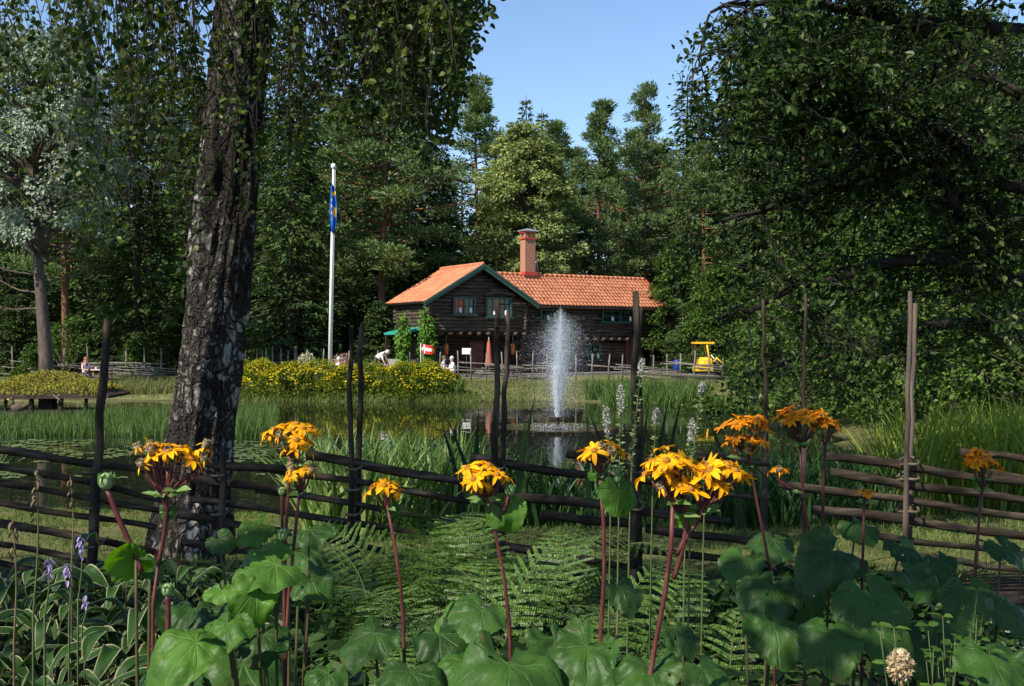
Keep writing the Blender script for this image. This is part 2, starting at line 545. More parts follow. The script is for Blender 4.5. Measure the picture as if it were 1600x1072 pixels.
def broad_parts(H, R, base=.12, clumps=170, per=120, leaf=.22, trunk_r=.25, flat=.5, top=.8, droop=.5, lean=(0, 0), limb_r=.035):
    """deciduous tree: limbs to leaf clumps spread through an uneven crown"""
    wood = MB(); P = trunk_path(H * .85, lean, wob=.2); tr = np.linspace(trunk_r, trunk_r * .12, 10); tr[0] *= 1.25
    wood.tube(P, tr, 9)
    B, D, N, L, W = [], [], [], [], []
    bp, br = [], []
    for i in range(clumps):
        f = rng.uniform(0, 1) ** .85
        z = H * (base + (1 - base) * f)
        rad = R * (math.sin(pi * min(1, (f * .86 + .1)) ** top)) ** .7
        a = rng.uniform(0, 6.3)
        rr = rad * rng.uniform(.35, 1.08) ** .5 * (.8 + .35 * vnoise(np.array([[math.cos(a) * 1.3 + 5, math.sin(a) * 1.3 + 5, f * 4]]), 9)[0])
        zr = max(H * .06, z - rr * rng.uniform(.35, .75))
        x0, y0 = np.interp(zr, P[:, 2], P[:, 0]), np.interp(zr, P[:, 2], P[:, 1])
        c = np.array([lean[0] * f + math.cos(a) * rr, lean[1] * f + math.sin(a) * rr, z])
        s = np.array([x0, y0, min(zr, H * .84)])
        t = np.linspace(0, 1, 5)[:, None]
        mid = s + (c - s) * t + np.array([0, 0, 1]) * (np.sin(t * pi) * .08 * rr) + rng.normal(0, .05, (5, 3)) * t * rr * .5
        bp.append(mid); br.append(np.linspace(limb_r, .006, 5) * (.5 + rr * .4))
        cr = R * rng.uniform(.13, .27)
        n = int(per * rng.uniform(.6, 1.3))
        q = rand_dirs(n) * rng.uniform(0.1, 1, n)[:, None] ** .45
        out_ = norm(np.array([math.cos(a), math.sin(a), .5]))
        p = c + q * np.array([cr, cr, cr * flat]) + np.outer(rng.uniform(-1, .3, n), [0, 0, cr * .2])
        B.append(p); D.append(q * .8 + out_ * .5 + np.array([0, 0, -droop]) + rng.normal(0, .35, (n, 3)))
        N.append(np.array([0, 0, .6]) + out_ * .7 + q * .7 + rng.normal(0, .38, (n, 3)))
        l = leaf * rng.uniform(.6, 1.25, n); L.append(l); W.append(l * rng.uniform(.55, .8, n))
    V, Q = tubes(np.array(bp), np.array(br), 5); wood.add(V, Q)
    lv = MB(); V, Q = cards(np.vstack(B), np.vstack(D), np.vstack(N), np.concatenate(L), np.concatenate(W)); lv.add(V, Q)
    return wood, lv


def px_loc(px, Y, dz=0.0):
    x = (px - 800) / F * Y
    return (x, Y, gz(x, Y) - .05 + dz)


def top_h(py, Y, x=0):
    return (536 - py) / F * Y + EYE - gz(x, Y)


FOREST = 'trees of the forest behind the house'
# prototypes
sp = []
for i, (H, R0, ds, mat) in enumerate([(22, 3.3, 1.0, M_spruce), (24, 2.9, .9, M_spruce), (20, 3.6, 1.0, M_spruce), (22, 3.0, 1.0, M_spruce2)]):
    sp.append((H, tree_from('spruce_tree', M_bark_dark, mat, *spruce_parts(H, R0, ds), None)))
pn = []
for i, (H, R, bare) in enumerate([(22, 3.5, .27), (23, 3.2, .2), (21, 4.2, .3)]):
    pn.append((H, tree_from('pine_tree', M_bark_pine, M_pine, *pine_parts(H, R, bare), None)))
used = set()


def put(protos, i, px, top, Y, label, group=None, wide=1.0, rz=None, cat='tree'):
    H, o = protos[i]
    if (id(protos), i) in used: o = copy_tree(o)
    used.add((id(protos), i))
    x, y, z = px_loc(px, Y)
    s = top_h(top, Y, x) / H
    o.location = (x, y, z); o.scale = (s * wide, s * wide, s)
    o.rotation_euler = (0, 0, rng.uniform(0, 6.3) if rz is None else rz)
    tag(o, label, cat, group)
    return o


put(pn, 0, 745, 112, 78, 'tall pine with a reddish bare trunk, standing left of the pale linden', FOREST)
put(pn, 1, 937, 153, 78, 'broad-topped bluish pine directly right of the pale linden', FOREST, 1.0)
put(pn, 2, 1008, 130, 82, 'tallest slender pine above the right end of the tiled roof', FOREST, .75)
put(pn, 2, 596, 78, 69, 'big dense pine with a pale trunk, just right of the flagpole', FOREST, 1.25)
put(pn, 0, 540, 150, 74, 'dark pine half hidden behind the flagpole', FOREST, 1.1)
put(pn, 1, 872, 186, 90, 'far pine whose tip shows over the right shoulder of the linden', FOREST)
put(pn, 0, 1100, 215, 80, 'pine at the edge of the near alder leaves', FOREST, 1.1)
put(pn, 1, 1180, 150, 86, 'tall pine glimpsed through the alder leaves', FOREST, 1.3)
put(sp, 0, 690, 205, 74, 'dark narrow spruce between two pines, left of the house gable', FOREST, 1.0)
put(sp, 1, 822, 147, 96, 'thin dark spruce tip showing above the linden', FOREST, 1.0)
put(sp, 0, 848, 168, 98, 'blue-green spruce top beside the thin dark tip above the linden', FOREST, 1.0)
put(sp, 3, 1066, 238, 72, 'yellow-green lit spruce right of the house roof', FOREST, .9)
put(sp, 2, 452, 20, 64, 'dark spruce right of the birch trunk, before the flagpole', FOREST, 1.0)
put(sp, 1, 400, 60, 70, 'spruce hidden in part by the birch trunk', FOREST, 1.15)
put(sp, 2, 655, 170, 80, 'shaded spruce behind the big pine', FOREST, 1.15)
put(sp, 0, 215, -30, 66, 'dark spruce left of the birch trunk behind the far fence', FOREST, 1.0)
put(sp, 1, 130, 60, 72, 'dark spruce just right of the silver willow trunk', FOREST, 1.0)
put(sp, 2, 15, 90, 70, 'dark spruce behind the silver willow at the left edge', FOREST, 1.0)
put(pn, 0, 103, 40, 62, 'pine with a rusty trunk beside the silver willow', FOREST, .9)
put(sp, 0, 300, 40, 72, 'spruce seen along the left side of the birch trunk', FOREST, 1.0)
put(sp, 3, 985, 300, 92, 'pale spruce low between the pines behind the roof', FOREST, 1.2)
put(sp, 1, 1260, 120, 74, 'dark spruce behind the alder branches, right of the tractor', FOREST, 1.2)
put(sp, 2, 1370, 60, 70, 'dark spruce behind the paired fence poles on the right', FOREST, 1.2)
put(sp, 0, 1480, 90, 76, 'dark spruce between the right poles and the picture edge', FOREST, 1.2)
put(sp, 1, 1590, 40, 68, 'dark spruce at the right edge of the picture', FOREST, 1.25)
# deep rows that close the forest
k = 0
for Yr, step, jit in ((90, 52, 24), (104, 46, 20)):
    for px in np.arange(-60, 1700, step):
        p = px + rng.uniform(-jit, jit)
        top = (212 + 50 * rng.random()) if 660 < p < 1050 else (-40 + 90 * rng.random() if p > 1150 else 70 + 110 * rng.random())
        if 230 < p < 260 and Yr < 100: continue
        put(sp if rng.random() < .8 else pn, int(rng.integers(0, 3)), p, top, Yr + rng.uniform(-5, 5),
            'one of the shaded conifers filling the depth of the forest', 'deep forest conifers', 1.25)

# dark understorey of the forest: young spruces and bushes, lower than the trunks
ub = []
for i in range(3):
    H = 5.5
    ub.append((H, tree_from('young_spruce', M_bark_dark, M_spruce, *spruce_parts(H, 2.2, 2.2, .02), None)))
for i, px in enumerate(np.concatenate([np.arange(-40, 660, 33), np.arange(1050, 1660, 45)])):
    put(ub, int(rng.integers(0, 3)), px + rng.uniform(-12, 12), 440 + rng.uniform(-45, 50), rng.uniform(64, 82),
        'one of the low young spruces under the tall forest trees', 'young spruces', 1.25)

# linden behind the house
o = tree_from('linden_tree', M_bark_grey, M_linden, *broad_parts(17.5, 4.1, .1, 250, 150, .27, .3, .42, .72, .55),
              'tall pale green linden with a rounded crown behind the chimney', group=None)
o.location = px_loc(818, 73); o.scale = (1, 1, top_h(190, 73) / 18.0)
# silver willow on the left bank
o = tree_from('silver_willow', M_bark_grey, M_willow, *broad_parts(17, 4.2, .42, 170, 150, .2, .36, .6, .9, .7, (-.8, 0), .05),
              'silver-grey willow with a bare lower trunk on the far left bank')
o.location = px_loc(75, 51); wl = o
# its bare low branches
tb = MB()
for (a, z, L, up) in ((2.8, 4.6, 3.2, .25), (3.4, 5.4, 3.6, .3), (2.4, 6.0, 2.6, .5), (.4, 5.2, 2.4, .45), (-.5, 6.1, 2.2, .5), (3.1, 3.9, 3.0, .05), (.1, 6.6, 2.8, .4)):
    t = np.linspace(0, 1, 7)[:, None]
    d = np.array([math.cos(a), math.sin(a), 0])
    p = np.array([-.05, 0, z]) + d * L * t + np.array([0, 0, 1]) * (up * L * t ** 1.5 + .06 * np.sin(t * 9))
    tb.tube(p, np.linspace(.07, .012, 7), 5)
    for s in (3, 4, 5):
        q = p[s] + (d * .6 + np.array([rng.normal(0, .3), rng.normal(0, .3), .5])) * t * L * .35
        tb.tube(q, np.linspace(.025, .006, 7), 4)
tb.build('limb', M_bark_grey, wl)
# a branch crotch
tb = MB()
for dx, L in ((-.9, 4), (.55, 4.5), (.1, 5)):
    t = np.linspace(0, 1, 6)[:, None]
    tb.tube(np.array([-.2, 0, 6.6]) + np.array([dx, .2, 0]) * t * 1.4 + np.array([0, 0, L]) * t, np.linspace(.17, .05, 6), 7)
tb.build('limb', M_bark_grey, wl)

# shrubs and small trees of the right bank
SHR = 'leafy bushes on the right bank'
for (px, Y, H, R, cl, lab) in (
        (1222, 44, 4.6, 2.2, 90, 'sunlit round bush beside the yellow tractor'),
        (1110, 40.5, 1.3, 2.0, 40, 'low dark bush hanging over the water below the tractor'),
        (1255, 38, 5.4, 2.6, 100, 'leafy bush behind the orange flower heads'),
        (1350, 33, 5.6, 2.6, 110, 'bright-flecked hazel left of the paired poles on the right'),
        (1445, 29, 5.2, 2.4, 110, 'hazel directly behind the paired poles on the right'),
        (1545, 26, 5.6, 2.4, 110, 'hazel between the paired poles and the right edge'),
        (1640, 24, 5.5, 2.6, 90, 'hazel cut off by the right edge of the picture'),
        (1300, 46, 9.5, 3.4, 130, 'taller leafy tree behind the hazels'),
        (1480, 40, 10.5, 3.6, 130, 'taller leafy tree behind the hazels on the far right'),
        (1130, 62, 6.5, 2.6, 90, 'leafy tree behind the yellow tractor'),
        (1060, 70, 8.5, 2.6, 90, 'bushy tree at the right gable end of the house')):
    o = tree_from('bush', M_bark_dark, M_bush, *broad_parts(H, R, .04, cl, 130, .15 if Y < 50 else .22, .07, .55, .55, .5, (0, 0), .02), lab, 'bush', SHR)
    o.location = px_loc(px, Y)
for (px, Y, H, R, lab) in ((215, 59, 2.6, .9, 'small sunlit sapling behind the far left fence'), (100, 57, 3.4, 2.0, 'green bush right of the willow trunk'),
                           (395, 60, 2.6, 1.0, 'thin young sapling among the far fence poles'), (55, 54, 1.7, 1.1, 'low bush left of the willow trunk')):
    o = tree_from('bush', M_bark_dark, M_bush, *broad_parts(H, R, .04, 45, 70, .16, .04, .55, .55, .5, (0, 0), .02), lab, 'bush')
    o.location = px_loc(px, Y)
# ---------------------------------------------------------------- near birch
def birch_bark():
    m, nt, out = new_mat('birch_bark')
    tc = nd(nt, 'ShaderNodeTexCoord')
    mp = nd(nt, 'ShaderNodeMapping'); mp.inputs['Scale'].default_value = (1, 1, .6)
    nt.links.new(tc.outputs['Object'], mp.inputs[0])
    n1 = nd(nt, 'ShaderNodeTexNoise', i_Scale=17, i_Detail=10); n1.inputs['Roughness'].default_value = .72; n1.inputs['Distortion'].default_value = .8
    n2 = nd(nt, 'ShaderNodeTexNoise', i_Scale=2.3, i_Detail=4)
    n3 = nd(nt, 'ShaderNodeTexNoise', i_Scale=45, i_Detail=5)
    mp2 = nd(nt, 'ShaderNodeMapping'); mp2.inputs['Scale'].default_value = (1, 1, 2.2)
    nt.links.new(tc.outputs['Object'], mp2.inputs[0])
    for n in (n1, n2): nt.links.new(mp.outputs[0], n.inputs['Vector'])
    nt.links.new(mp2.outputs[0], n3.inputs['Vector'])
    r1 = ramp(nt, [(.42, (.028, .023, .019)), (.5, (.085, .072, .06)), (.55, (.155, .138, .12)), (.59, (.28, .26, .23)), (.69, (.48, .455, .41))])
    ad = nd(nt, 'ShaderNodeMath', operation='MULTIPLY_ADD'); ad.inputs[1].default_value = .75; ad.inputs[2].default_value = -.385
    nt.links.new(n2.outputs[0], ad.inputs[0])
    sm = nd(nt, 'ShaderNodeMath', operation='ADD'); nt.links.new(n1.outputs[0], sm.inputs[0]); nt.links.new(ad.outputs[0], sm.inputs[1])
    sep = nd(nt, 'ShaderNodeSeparateXYZ'); nt.links.new(tc.outputs['Object'], sep.inputs[0])
    hz = nd(nt, 'ShaderNodeMapRange'); hz.inputs['From Min'].default_value = .2; hz.inputs['From Max'].default_value = 3.5  # bark darkens with height: shade of the crown put into the colour
    hz.inputs['To Min'].default_value = .03; hz.inputs['To Max'].default_value = -.045
    nt.links.new(sep.outputs['Z'], hz.inputs['Value'])
    sm2 = nd(nt, 'ShaderNodeMath', operation='ADD'); nt.links.new(sm.outputs[0], sm2.inputs[0]); nt.links.new(hz.outputs[0], sm2.inputs[1])
    nt.links.new(sm2.outputs[0], r1.inputs[0])
    mx = nd(nt, 'ShaderNodeMix', data_type='RGBA', blend_type='MULTIPLY'); mx.inputs[0].default_value = .7
    r3 = ramp(nt, [(.35, (.55, .52, .5)), (.6, (1, 1, 1))]); nt.links.new(n3.outputs[0], r3.inputs[0])
    nt.links.new(r1.outputs[0], mx.inputs[6]); nt.links.new(r3.outputs[0], mx.inputs[7])
    # plates parted by dark cracks
    dn = nd(nt, 'ShaderNodeTexNoise', i_Scale=5, i_Detail=4); nt.links.new(tc.outputs['Object'], dn.inputs['Vector'])
    va = nd(nt, 'ShaderNodeVectorMath', operation='MULTIPLY_ADD'); va.inputs[1].default_value = (.22, .22, .3); nt.links.new(dn.outputs['Color'], va.inputs[0]); nt.links.new(mp.outputs[0], va.inputs[2])
    vo = nd(nt, 'ShaderNodeTexVoronoi', i_Scale=13.0, feature='DISTANCE_TO_EDGE'); nt.links.new(va.outputs[0], vo.inputs['Vector'])
    vc = nd(nt, 'ShaderNodeTexVoronoi', i_Scale=13.0); nt.links.new(va.outputs[0], vc.inputs['Vector'])
    cr = nd(nt, 'ShaderNodeMapRange'); cr.inputs['From Min'].default_value = .03; cr.inputs['From Max'].default_value = .2; nt.links.new(vo.outputs['Distance'], cr.inputs['Value'])
    sc_ = nd(nt, 'ShaderNodeSeparateColor'); nt.links.new(vc.outputs['Color'], sc_.inputs[0])
    pa = nd(nt, 'ShaderNodeMath', operation='MULTIPLY_ADD'); pa.inputs[1].default_value = .16; nt.links.new(sc_.outputs[0], pa.inputs[0]); nt.links.new(sm2.outputs[0], pa.inputs[2])
    pb_ = nd(nt, 'ShaderNodeMath', operation='SUBTRACT'); pb_.inputs[1].default_value = .06; nt.links.new(pa.outputs[0], pb_.inputs[0]); nt.links.new(pb_.outputs[0], r1.inputs[0])
    mk_ = nd(nt, 'ShaderNodeMix', data_type='RGBA'); mk_.inputs[6].default_value = (.03, .025, .02, 1); nt.links.new(cr.outputs[0], mk_.inputs[0]); nt.links.new(mx.outputs[2], mk_.inputs[7])
    b = princ(nt, .85, .15); nt.links.new(mk_.outputs[2], b.inputs['Base Color'])
    bp = nd(nt, 'ShaderNodeBump'); bp.inputs['Strength'].default_value = 1; bp.inputs['Distance'].default_value = .035
    hh_ = nd(nt, 'ShaderNodeMath', operation='MULTIPLY_ADD'); hh_.inputs[1].default_value = .8; nt.links.new(cr.outputs[0], hh_.inputs[0]); nt.links.new(sm.outputs[0], hh_.inputs[2]); nt.links.new(hh_.outputs[0], bp.inputs['Height'])
    bp2 = nd(nt, 'ShaderNodeBump'); bp2.inputs['Strength'].default_value = .5; bp2.inputs['Distance'].default_value = .01
    nt.links.new(n3.outputs[0], bp2.inputs['Height']); nt.links.new(bp.outputs[0], bp2.inputs['Normal'])
    nt.links.new(bp2.outputs[0], b.inputs['Normal'])
    nt.links.new(b.outputs[0], out.inputs['Surface'])
    return m


M_birch = birch_bark()
M_birch_twig = rough_mat('birch_twig', [(.02, .014, .01), (.05, .035, .025)], 10, bump=.2)
M_birch_leaf = leaf_mat('birch_leaves', [(.014, .032, .006), (.028, .055, .01), (.055, .085, .015), (.13, .16, .03)], .32, .42, .45)
BY = 8.6
bbase = np.array([-2.52, BY, gz(-2.52, BY) - .1])
birch = wthing('birch_tree', bbase, 'big leaning birch with rough black and white bark, close behind the near fence', 'tree')
ctrl = np.array([[-2.56, -.35], [-2.53, .1], [-2.5, .6], [-2.46, 1.02], [-2.34, 2.0], [-2.25, 2.8], [-2.13, 4.3], [-2.05, 6], [-1.95, 9], [-1.8, 13], [-1.7, 17.5]])
zz = np.concatenate([np.linspace(-.3, 5, 190), np.linspace(5.1, 17.5, 60)])
cx = np.interp(zz, ctrl[:, 1], ctrl[:, 0]); cyy = BY + .02 * zz
rad = np.interp(zz, [-.3, 0, .35, 1, 2, 3, 4.3, 8, 13, 17.5], [.42, .33, .27, .248, .232, .218, .212, .17, .1, .02])
na_ = 110
th = np.arange(na_) * 2 * pi / na_
TH, ZZ = np.meshgrid(th, zz)
RR = np.repeat(rad[:, None], na_, 1)
pn_ = np.stack([np.cos(TH).ravel() * 2.0, np.sin(TH).ravel() * 2.0, ZZ.ravel() * .8], 1)
fine = vnoise(pn_ * np.array([3.6, 3.6, 2.2]), 1) ; ridg = np.abs(vnoise(pn_ * np.array([2.6, 2.6, 1.9]) + 7, 2) - .5) * 2
lump = vnoise(pn_ * .9, 4)
disp = ((lump - .5) * .11 + (fine - .5) * .05 - np.exp(-(ridg / .16) ** 2) * .016 + (vnoise(pn_ * 11, 8) - .5) * .02).reshape(RR.shape)
RR = RR + disp * np.clip(RR / .25, .2, 1.2)
V = np.stack([cx[:, None] + RR * np.cos(TH), cyy[:, None] + RR * np.sin(TH), ZZ], 2).reshape(-1, 3)
i = np.arange(len(zz) - 1)[:, None] * na_; j = np.arange(na_)[None]
tm = MB(); tm.add(V, np.stack([i + j, i + (j + 1) % na_, i + na_ + (j + 1) % na_, i + na_ + j], 2).reshape(-1, 4))
# limbs out of the top of the trunk
limbs = []
LB = MB()
for kk in range(26):
    z0 = 4.6 + 11.5 * (kk / 25) ** 1.1
    a = kk * 2.4 + rng.uniform(-.4, .4)
    L = rng.uniform(3.4, 5.2) * (1 - .55 * max(0, (z0 - 8) / 9.5))
    t = np.linspace(0, 1, 12)
    x0 = np.interp(z0, ctrl[:, 1], ctrl[:, 0])
    p = np.stack([x0 + math.cos(a) * L * t, BY + math.sin(a) * L * t, z0 + L * (.95 * t - .55 * t * t) + .06 * np.sin(t * 8)], 1)
    LB.tube(p, np.linspace(.09, .016, 12) * (1.2 if z0 < 9 else .8), 7)
    limbs.append(p)
tm.build('trunk', M_birch, birch)
# two hand placed limbs that carry the hanging twigs over the view
for a, z0, L in ((.05, 4.9, 4.6), (-.35, 5.3, 4.9), (3.05, 4.7, 4.4), (2.6, 5.2, 4.8), (.5, 5.0, 4.0)):
    t = np.linspace(0, 1, 12); x0 = np.interp(z0, ctrl[:, 1], ctrl[:, 0])
    p = np.stack([x0 + math.cos(a) * L * t, BY + math.sin(a) * L * t, z0 + L * (.5 * t - .33 * t * t)], 1)
    LB.tube(p, np.linspace(.085, .014, 12), 7); limbs.append(p)
LB.build('limb', M_birch_twig, birch)
LP = np.vstack([p[2:] for p in limbs])
LPn = len(LP)

TW = MB(); LV = MB()
lp, ld, ln, ll = [], [], [], []
twp, twr = [], []


def strand(start, length, sway=.12, dens=1.0, droop_n=0):
    """one hanging birch twig with its leaves"""
    a = rng.uniform(0, 6.3); t = np.linspace(0, 1, 7)
    p = start + np.stack([math.cos(a) * sway * length * np.sin(t * 2.2), math.sin(a) * sway * length * np.sin(t * 2.2), -length * t], 1) + rng.normal(0, .02, (7, 3))
    twp.append(p); twr.append(np.linspace(.005, .0016, 7))
    n = max(3, int(length * 46 * dens))
    tt = rng.uniform(.02, 1, n)
    c = np.stack([np.interp(tt, t, p[:, k]) for k in range(3)], 1)
    d = np.stack([rng.normal(0, .8, n), rng.normal(0, .8, n), rng.uniform(-1.2, -.1, n)], 1)
    c = c + norm(d) * rng.uniform(.01, .07, n)[:, None]
    lp.append(c); ld.append(d); ln.append(rng.normal(0, 1, (n, 3)) + np.array([0, 0, .4])); ll.append(rng.uniform(.034, .06, n))


def hang(px, py_end, Y, dens=1.0, top=None, spread=.5):
    """a hanging spray whose lowest twig ends where the pixel shows"""
    e = at(px, py_end, Y)
    zt = top if top is not None else max(4.45, e[2] + .6) + rng.uniform(0, .5)
    s = np.array([e[0] + rng.normal(0, .1), e[1] + rng.normal(0, .1), zt])
    # bough from the nearest limb
    k = np.argmin(np.linalg.norm((LP - s) * np.array([1, 1, .8]), axis=1)); q = LP[k]
    t = np.linspace(0, 1, 6)[:, None]
    b = q + (s - q) * t + np.array([0, 0, .25]) * np.sin(t * pi)
    twp.append(np.vstack([b, s + np.array([0, 0, -.05])])); twr.append(np.linspace(.014, .006, 7))
    strand(s, zt - e[2], .11, dens)
    for _ in range(3):
        f = rng.uniform(.1, .75)
        st = np.array([s[0], s[1], s[2] - f * (s[2] - e[2])]) + rng.normal(0, .07, 3) * spread * 2
        strand(st, (s[2] - e[2]) * (1 - f) * rng.uniform(.4, 1.0), .42, dens)


env_l = np.array([[-40, 300], [30, 330], [100, 400], [170, 460], [240, 500], [300, 430], [340, 330]])
env_r = np.array([[420, 395], [445, 330], [470, 215], [505, 175], [530, 195], [560, 200], [600, 215], [640, 215], [668, 300], [688, 290], [706, 200], [722, 120], [738, 70], [752, 30], [775, -5]])
for px in np.concatenate([rng.uniform(-40, 330, 16), rng.uniform(120, 320, 46)]):
    yb = np.interp(px, env_l[:, 0], env_l[:, 1])
    hang(px, yb * rng.uniform(.1, 1.0), rng.uniform(5.8, 11.5), .8)
for px in np.concatenate([rng.uniform(425, 720, 105), rng.uniform(560, 715, 40), [668, 690, 684, 640, 655, 700, 728, 745, 762, 440, 432, 450]]):
    yb = np.interp(px, env_r[:, 0], env_r[:, 1])
    hang(px, yb * (rng.uniform(.15, 1.0) if rng.random() < .75 else 1.0), rng.uniform(6.4, 10.5), 1.15)
# the crown above the frame
for p in limbs[:26]:
    if p[0][2] < 10 and abs((math.atan2(p[-1][1] - BY, p[-1][0] - p[0][0]) % (2 * pi)) - 3.93) < .8: continue
    for s in range(3, 12):
        for _ in range(2):
            st = p[s] + rng.normal(0, .35, 3)
            if st[2] > 5.2:
                strand(st, min(rng.uniform(.7, 1.9), st[2] - 4.5), .25, .55)
nfix = sum(len(a) for a in lp)
twp = np.array(twp); e_ = twp[:, -1]; ey = np.maximum(e_[:, 1], .5)
k_ = (536 - (e_[:, 2] - EYE) / ey * F < np.interp(800 + e_[:, 0] / ey * F, np.concatenate([env_l[:, 0], env_r[:, 0], [790]]), np.concatenate([env_l[:, 1], env_r[:, 1], [-60]])) + 8)
V, Q = tubes(twp[k_], np.array(twr)[k_], 4); TW.add(V, Q)
L_ = np.concatenate(ll); C_ = np.vstack(lp)
ok = (vnoise(C_ * np.array([1.7, 1.7, 1.1]), 41) + .25 * vnoise(C_ * 5, 42)) > .53
fx_ = 800 + C_[:, 0] / np.maximum(C_[:, 1], .5) * F; fy_ = 536 - (C_[:, 2] - EYE) / np.maximum(C_[:, 1], .5) * F
# the crown stays inside its own hanging outline
ev = np.interp(fx_, np.concatenate([env_l[:, 0], env_r[:, 0], [790]]), np.concatenate([env_l[:, 1], env_r[:, 1], [-60]])) + rng.normal(0, 8, len(fx_)) + (vnoise(C_ * 2.1, 61) - .45) * 90
ok &= (fy_ < ev) | (C_[:, 1] < 3)
V, Q = cards(C_[ok], np.vstack(ld)[ok], np.vstack(ln)[ok], L_[ok], L_[ok] * .8, .12, 'leaf'); LV.add(V, Q)
TW.build('twigs', M_birch_twig, birch)
LV.build('crown', M_birch_leaf, birch, smooth=False)

# ---------------------------------------------------------------- near alder on the right
M_alder_bark = rough_mat('alder_bark', [(.01, .008, .006), (.03, .024, .018)], 9, (1, 1, .3), bump=.5)
M_alder_leaf = leaf_mat('alder_leaves', [(.012, .03, .007), (.022, .048, .01), (.042, .078, .016), (.1, .14, .032)], .3, .4, .45)
AX, AY = 7.4, 11.0
abase = np.array([AX, AY, gz(AX, AY) - .1])
alder = wthing('alder_tree', abase, 'dark leafy alder reaching in from the right, its trunk outside the picture', 'tree')
wd = MB()
t = np.linspace(0, 1, 14)
wd.tube(np.stack([AX - .3 * t + .1 * np.sin(t * 6), AY - .2 * t, abase[2] + 11 * t], 1), np.linspace(.26, .05, 14), 12)
lims = []


def limb(P, r0, r1=.012, n=7):
    """smooth limb through control points"""
    P = np.asarray(P, float); u = np.linspace(0, 1, len(P)); tt = np.linspace(0, 1, 16)
    # Catmull-like smoothing by sampling twice
    q = np.stack([np.interp(tt, u, P[:, k]) for k in range(3)], 1)
    for _ in range(2): q[1:-1] = (q[:-2] + 2 * q[1:-1] + q[2:]) / 4
    q[1:-1] += rng.normal(0, .03, (14, 3))
    wd.tube(q, np.linspace(r0, r1, 16), n); lims.append(q); return q


trk = lambda z: np.array([AX - .3 * (z / 11), AY - .2 * z / 11, z])
# boughs drawn after the photograph: each from the trunk to its tip in the air above the fence
for z0, way in ((4.2, [(1600, 335, 10.2), (1480, 215, 9.6), (1370, 160, 9.2), (1255, 135, 9.0), (1150, 130, 8.8)]),
                (3.6, [(1600, 420, 10.4), (1500, 330, 9.8), (1420, 225, 9.4), (1330, 165, 9.0)]),
                (3.0, [(1620, 380, 10.8), (1480, 275, 10.4), (1350, 285, 10.2), (1230, 310, 10.2), (1110, 350, 10.0)]),
                (2.6, [(1600, 455, 10.2), (1470, 400, 9.8), (1330, 420, 9.6), (1200, 470, 9.4), (1120, 500, 9.4)]),
                (5.0, [(1600, 60, 10), (1450, 30, 9.6), (1300, 20, 9.4), (1180, -10, 9.0), (1110, 20, 8.9)]),
                (4.6, [(1640, 180, 11.4), (1500, 90, 11.6), (1340, 70, 11.8), (1210, 60, 12), (1090, 90, 12)]),
                (2.2, [(1640, 520, 11.6), (1510, 500, 12), (1370, 530, 12.4), (1240, 560, 12.4), (1160, 590, 12.4)]),
                (3.8, [(1660, 250, 11.6), (1520, 190, 12), (1380, 200, 12.6), (1220, 230, 13), (1080, 215, 13)]),
                (5.6, [(1650, -60, 10), (1500, -120, 9.6), (1330, -140, 9.4), (1180, -120, 9.2)]),
                (6.4, [(1600, -220, 9.6), (1420, -300, 9.2), (1250, -280, 9.0)]),
                (7.2, [(1760, -300, 8.6), (1700, -400, 7.4)]), (6.0, [(2000, 0, 10), (2200, -50, 9)]), (5.0, [(2000, 200, 12), (2150, 150, 13)]),
                (8.0, [(1750, -550, 11), (1650, -650, 12)]), (8.6, [(1900, -600, 10), (2000, -700, 9.5)])):
    limb([trk(z0)] + [at(*p) for p in way], .085 if len(way) > 3 else .06)
lp, ld, ln, ll, twp, twr = [], [], [], [], [], []
left_edge = np.array([[-400, 1130], [0, 1150], [40, 1075], [70, 1050], [120, 1042], [190, 1038], [215, 1085], [260, 1075], [300, 1065], [380, 1040], [450, 1060], [520, 1128], [600, 1135], [660, 1150], [700, 1200]])
for q in lims:
    for s in range(4, 16):
        for _ in range(8):
            d0 = norm(q[min(15, s + 1)] - q[s - 1])
            d = norm(d0 * rng.uniform(.2, 1) + rng.normal(0, .75, 3) * np.array([1, 1, .55]))
            L = rng.uniform(.5, 1.5)
            t = np.linspace(0, 1, 6)[:, None]
            p = q[s] + d * L * t + np.array([0, 0, -.1]) * L * t * t + rng.normal(0, .015, (6, 3))
            twp.append(p); twr.append(np.linspace(.011, .0025, 6))
            subs = [p]
            for _k in range(3):
                w0 = p[rng.integers(1, 5)]; d2 = norm(d + rng.normal(0, .7, 3)); L2 = rng.uniform(.25, .6)
                p2 = w0 + d2 * L2 * t + np.array([0, 0, -.1]) * L2 * t * t
                twp.append(p2); twr.append(np.linspace(.005, .0018, 6)); subs.append(p2)
            for sp_ in subs:
                n = rng.integers(10, 18); tt = rng.uniform(.15, 1, n)
                c = np.stack([np.interp(tt, t[:, 0], sp_[:, k]) for k in range(3)], 1)
                dd = norm(sp_[-1] - sp_[0]) * .6 + rng.normal(0, .6, (n, 3)) + np.array([0, 0, -.25])
                lp.append(c + norm(dd) * .02); ld.append(dd); ln.append(np.array([0, 0, 1.]) + rng.normal(0, .55, (n, 3))); ll.append(rng.uniform(.042, .085, n))
c = np.vstack(lp); d = np.vstack(ld); n_ = np.vstack(ln); L_ = np.concatenate(ll)


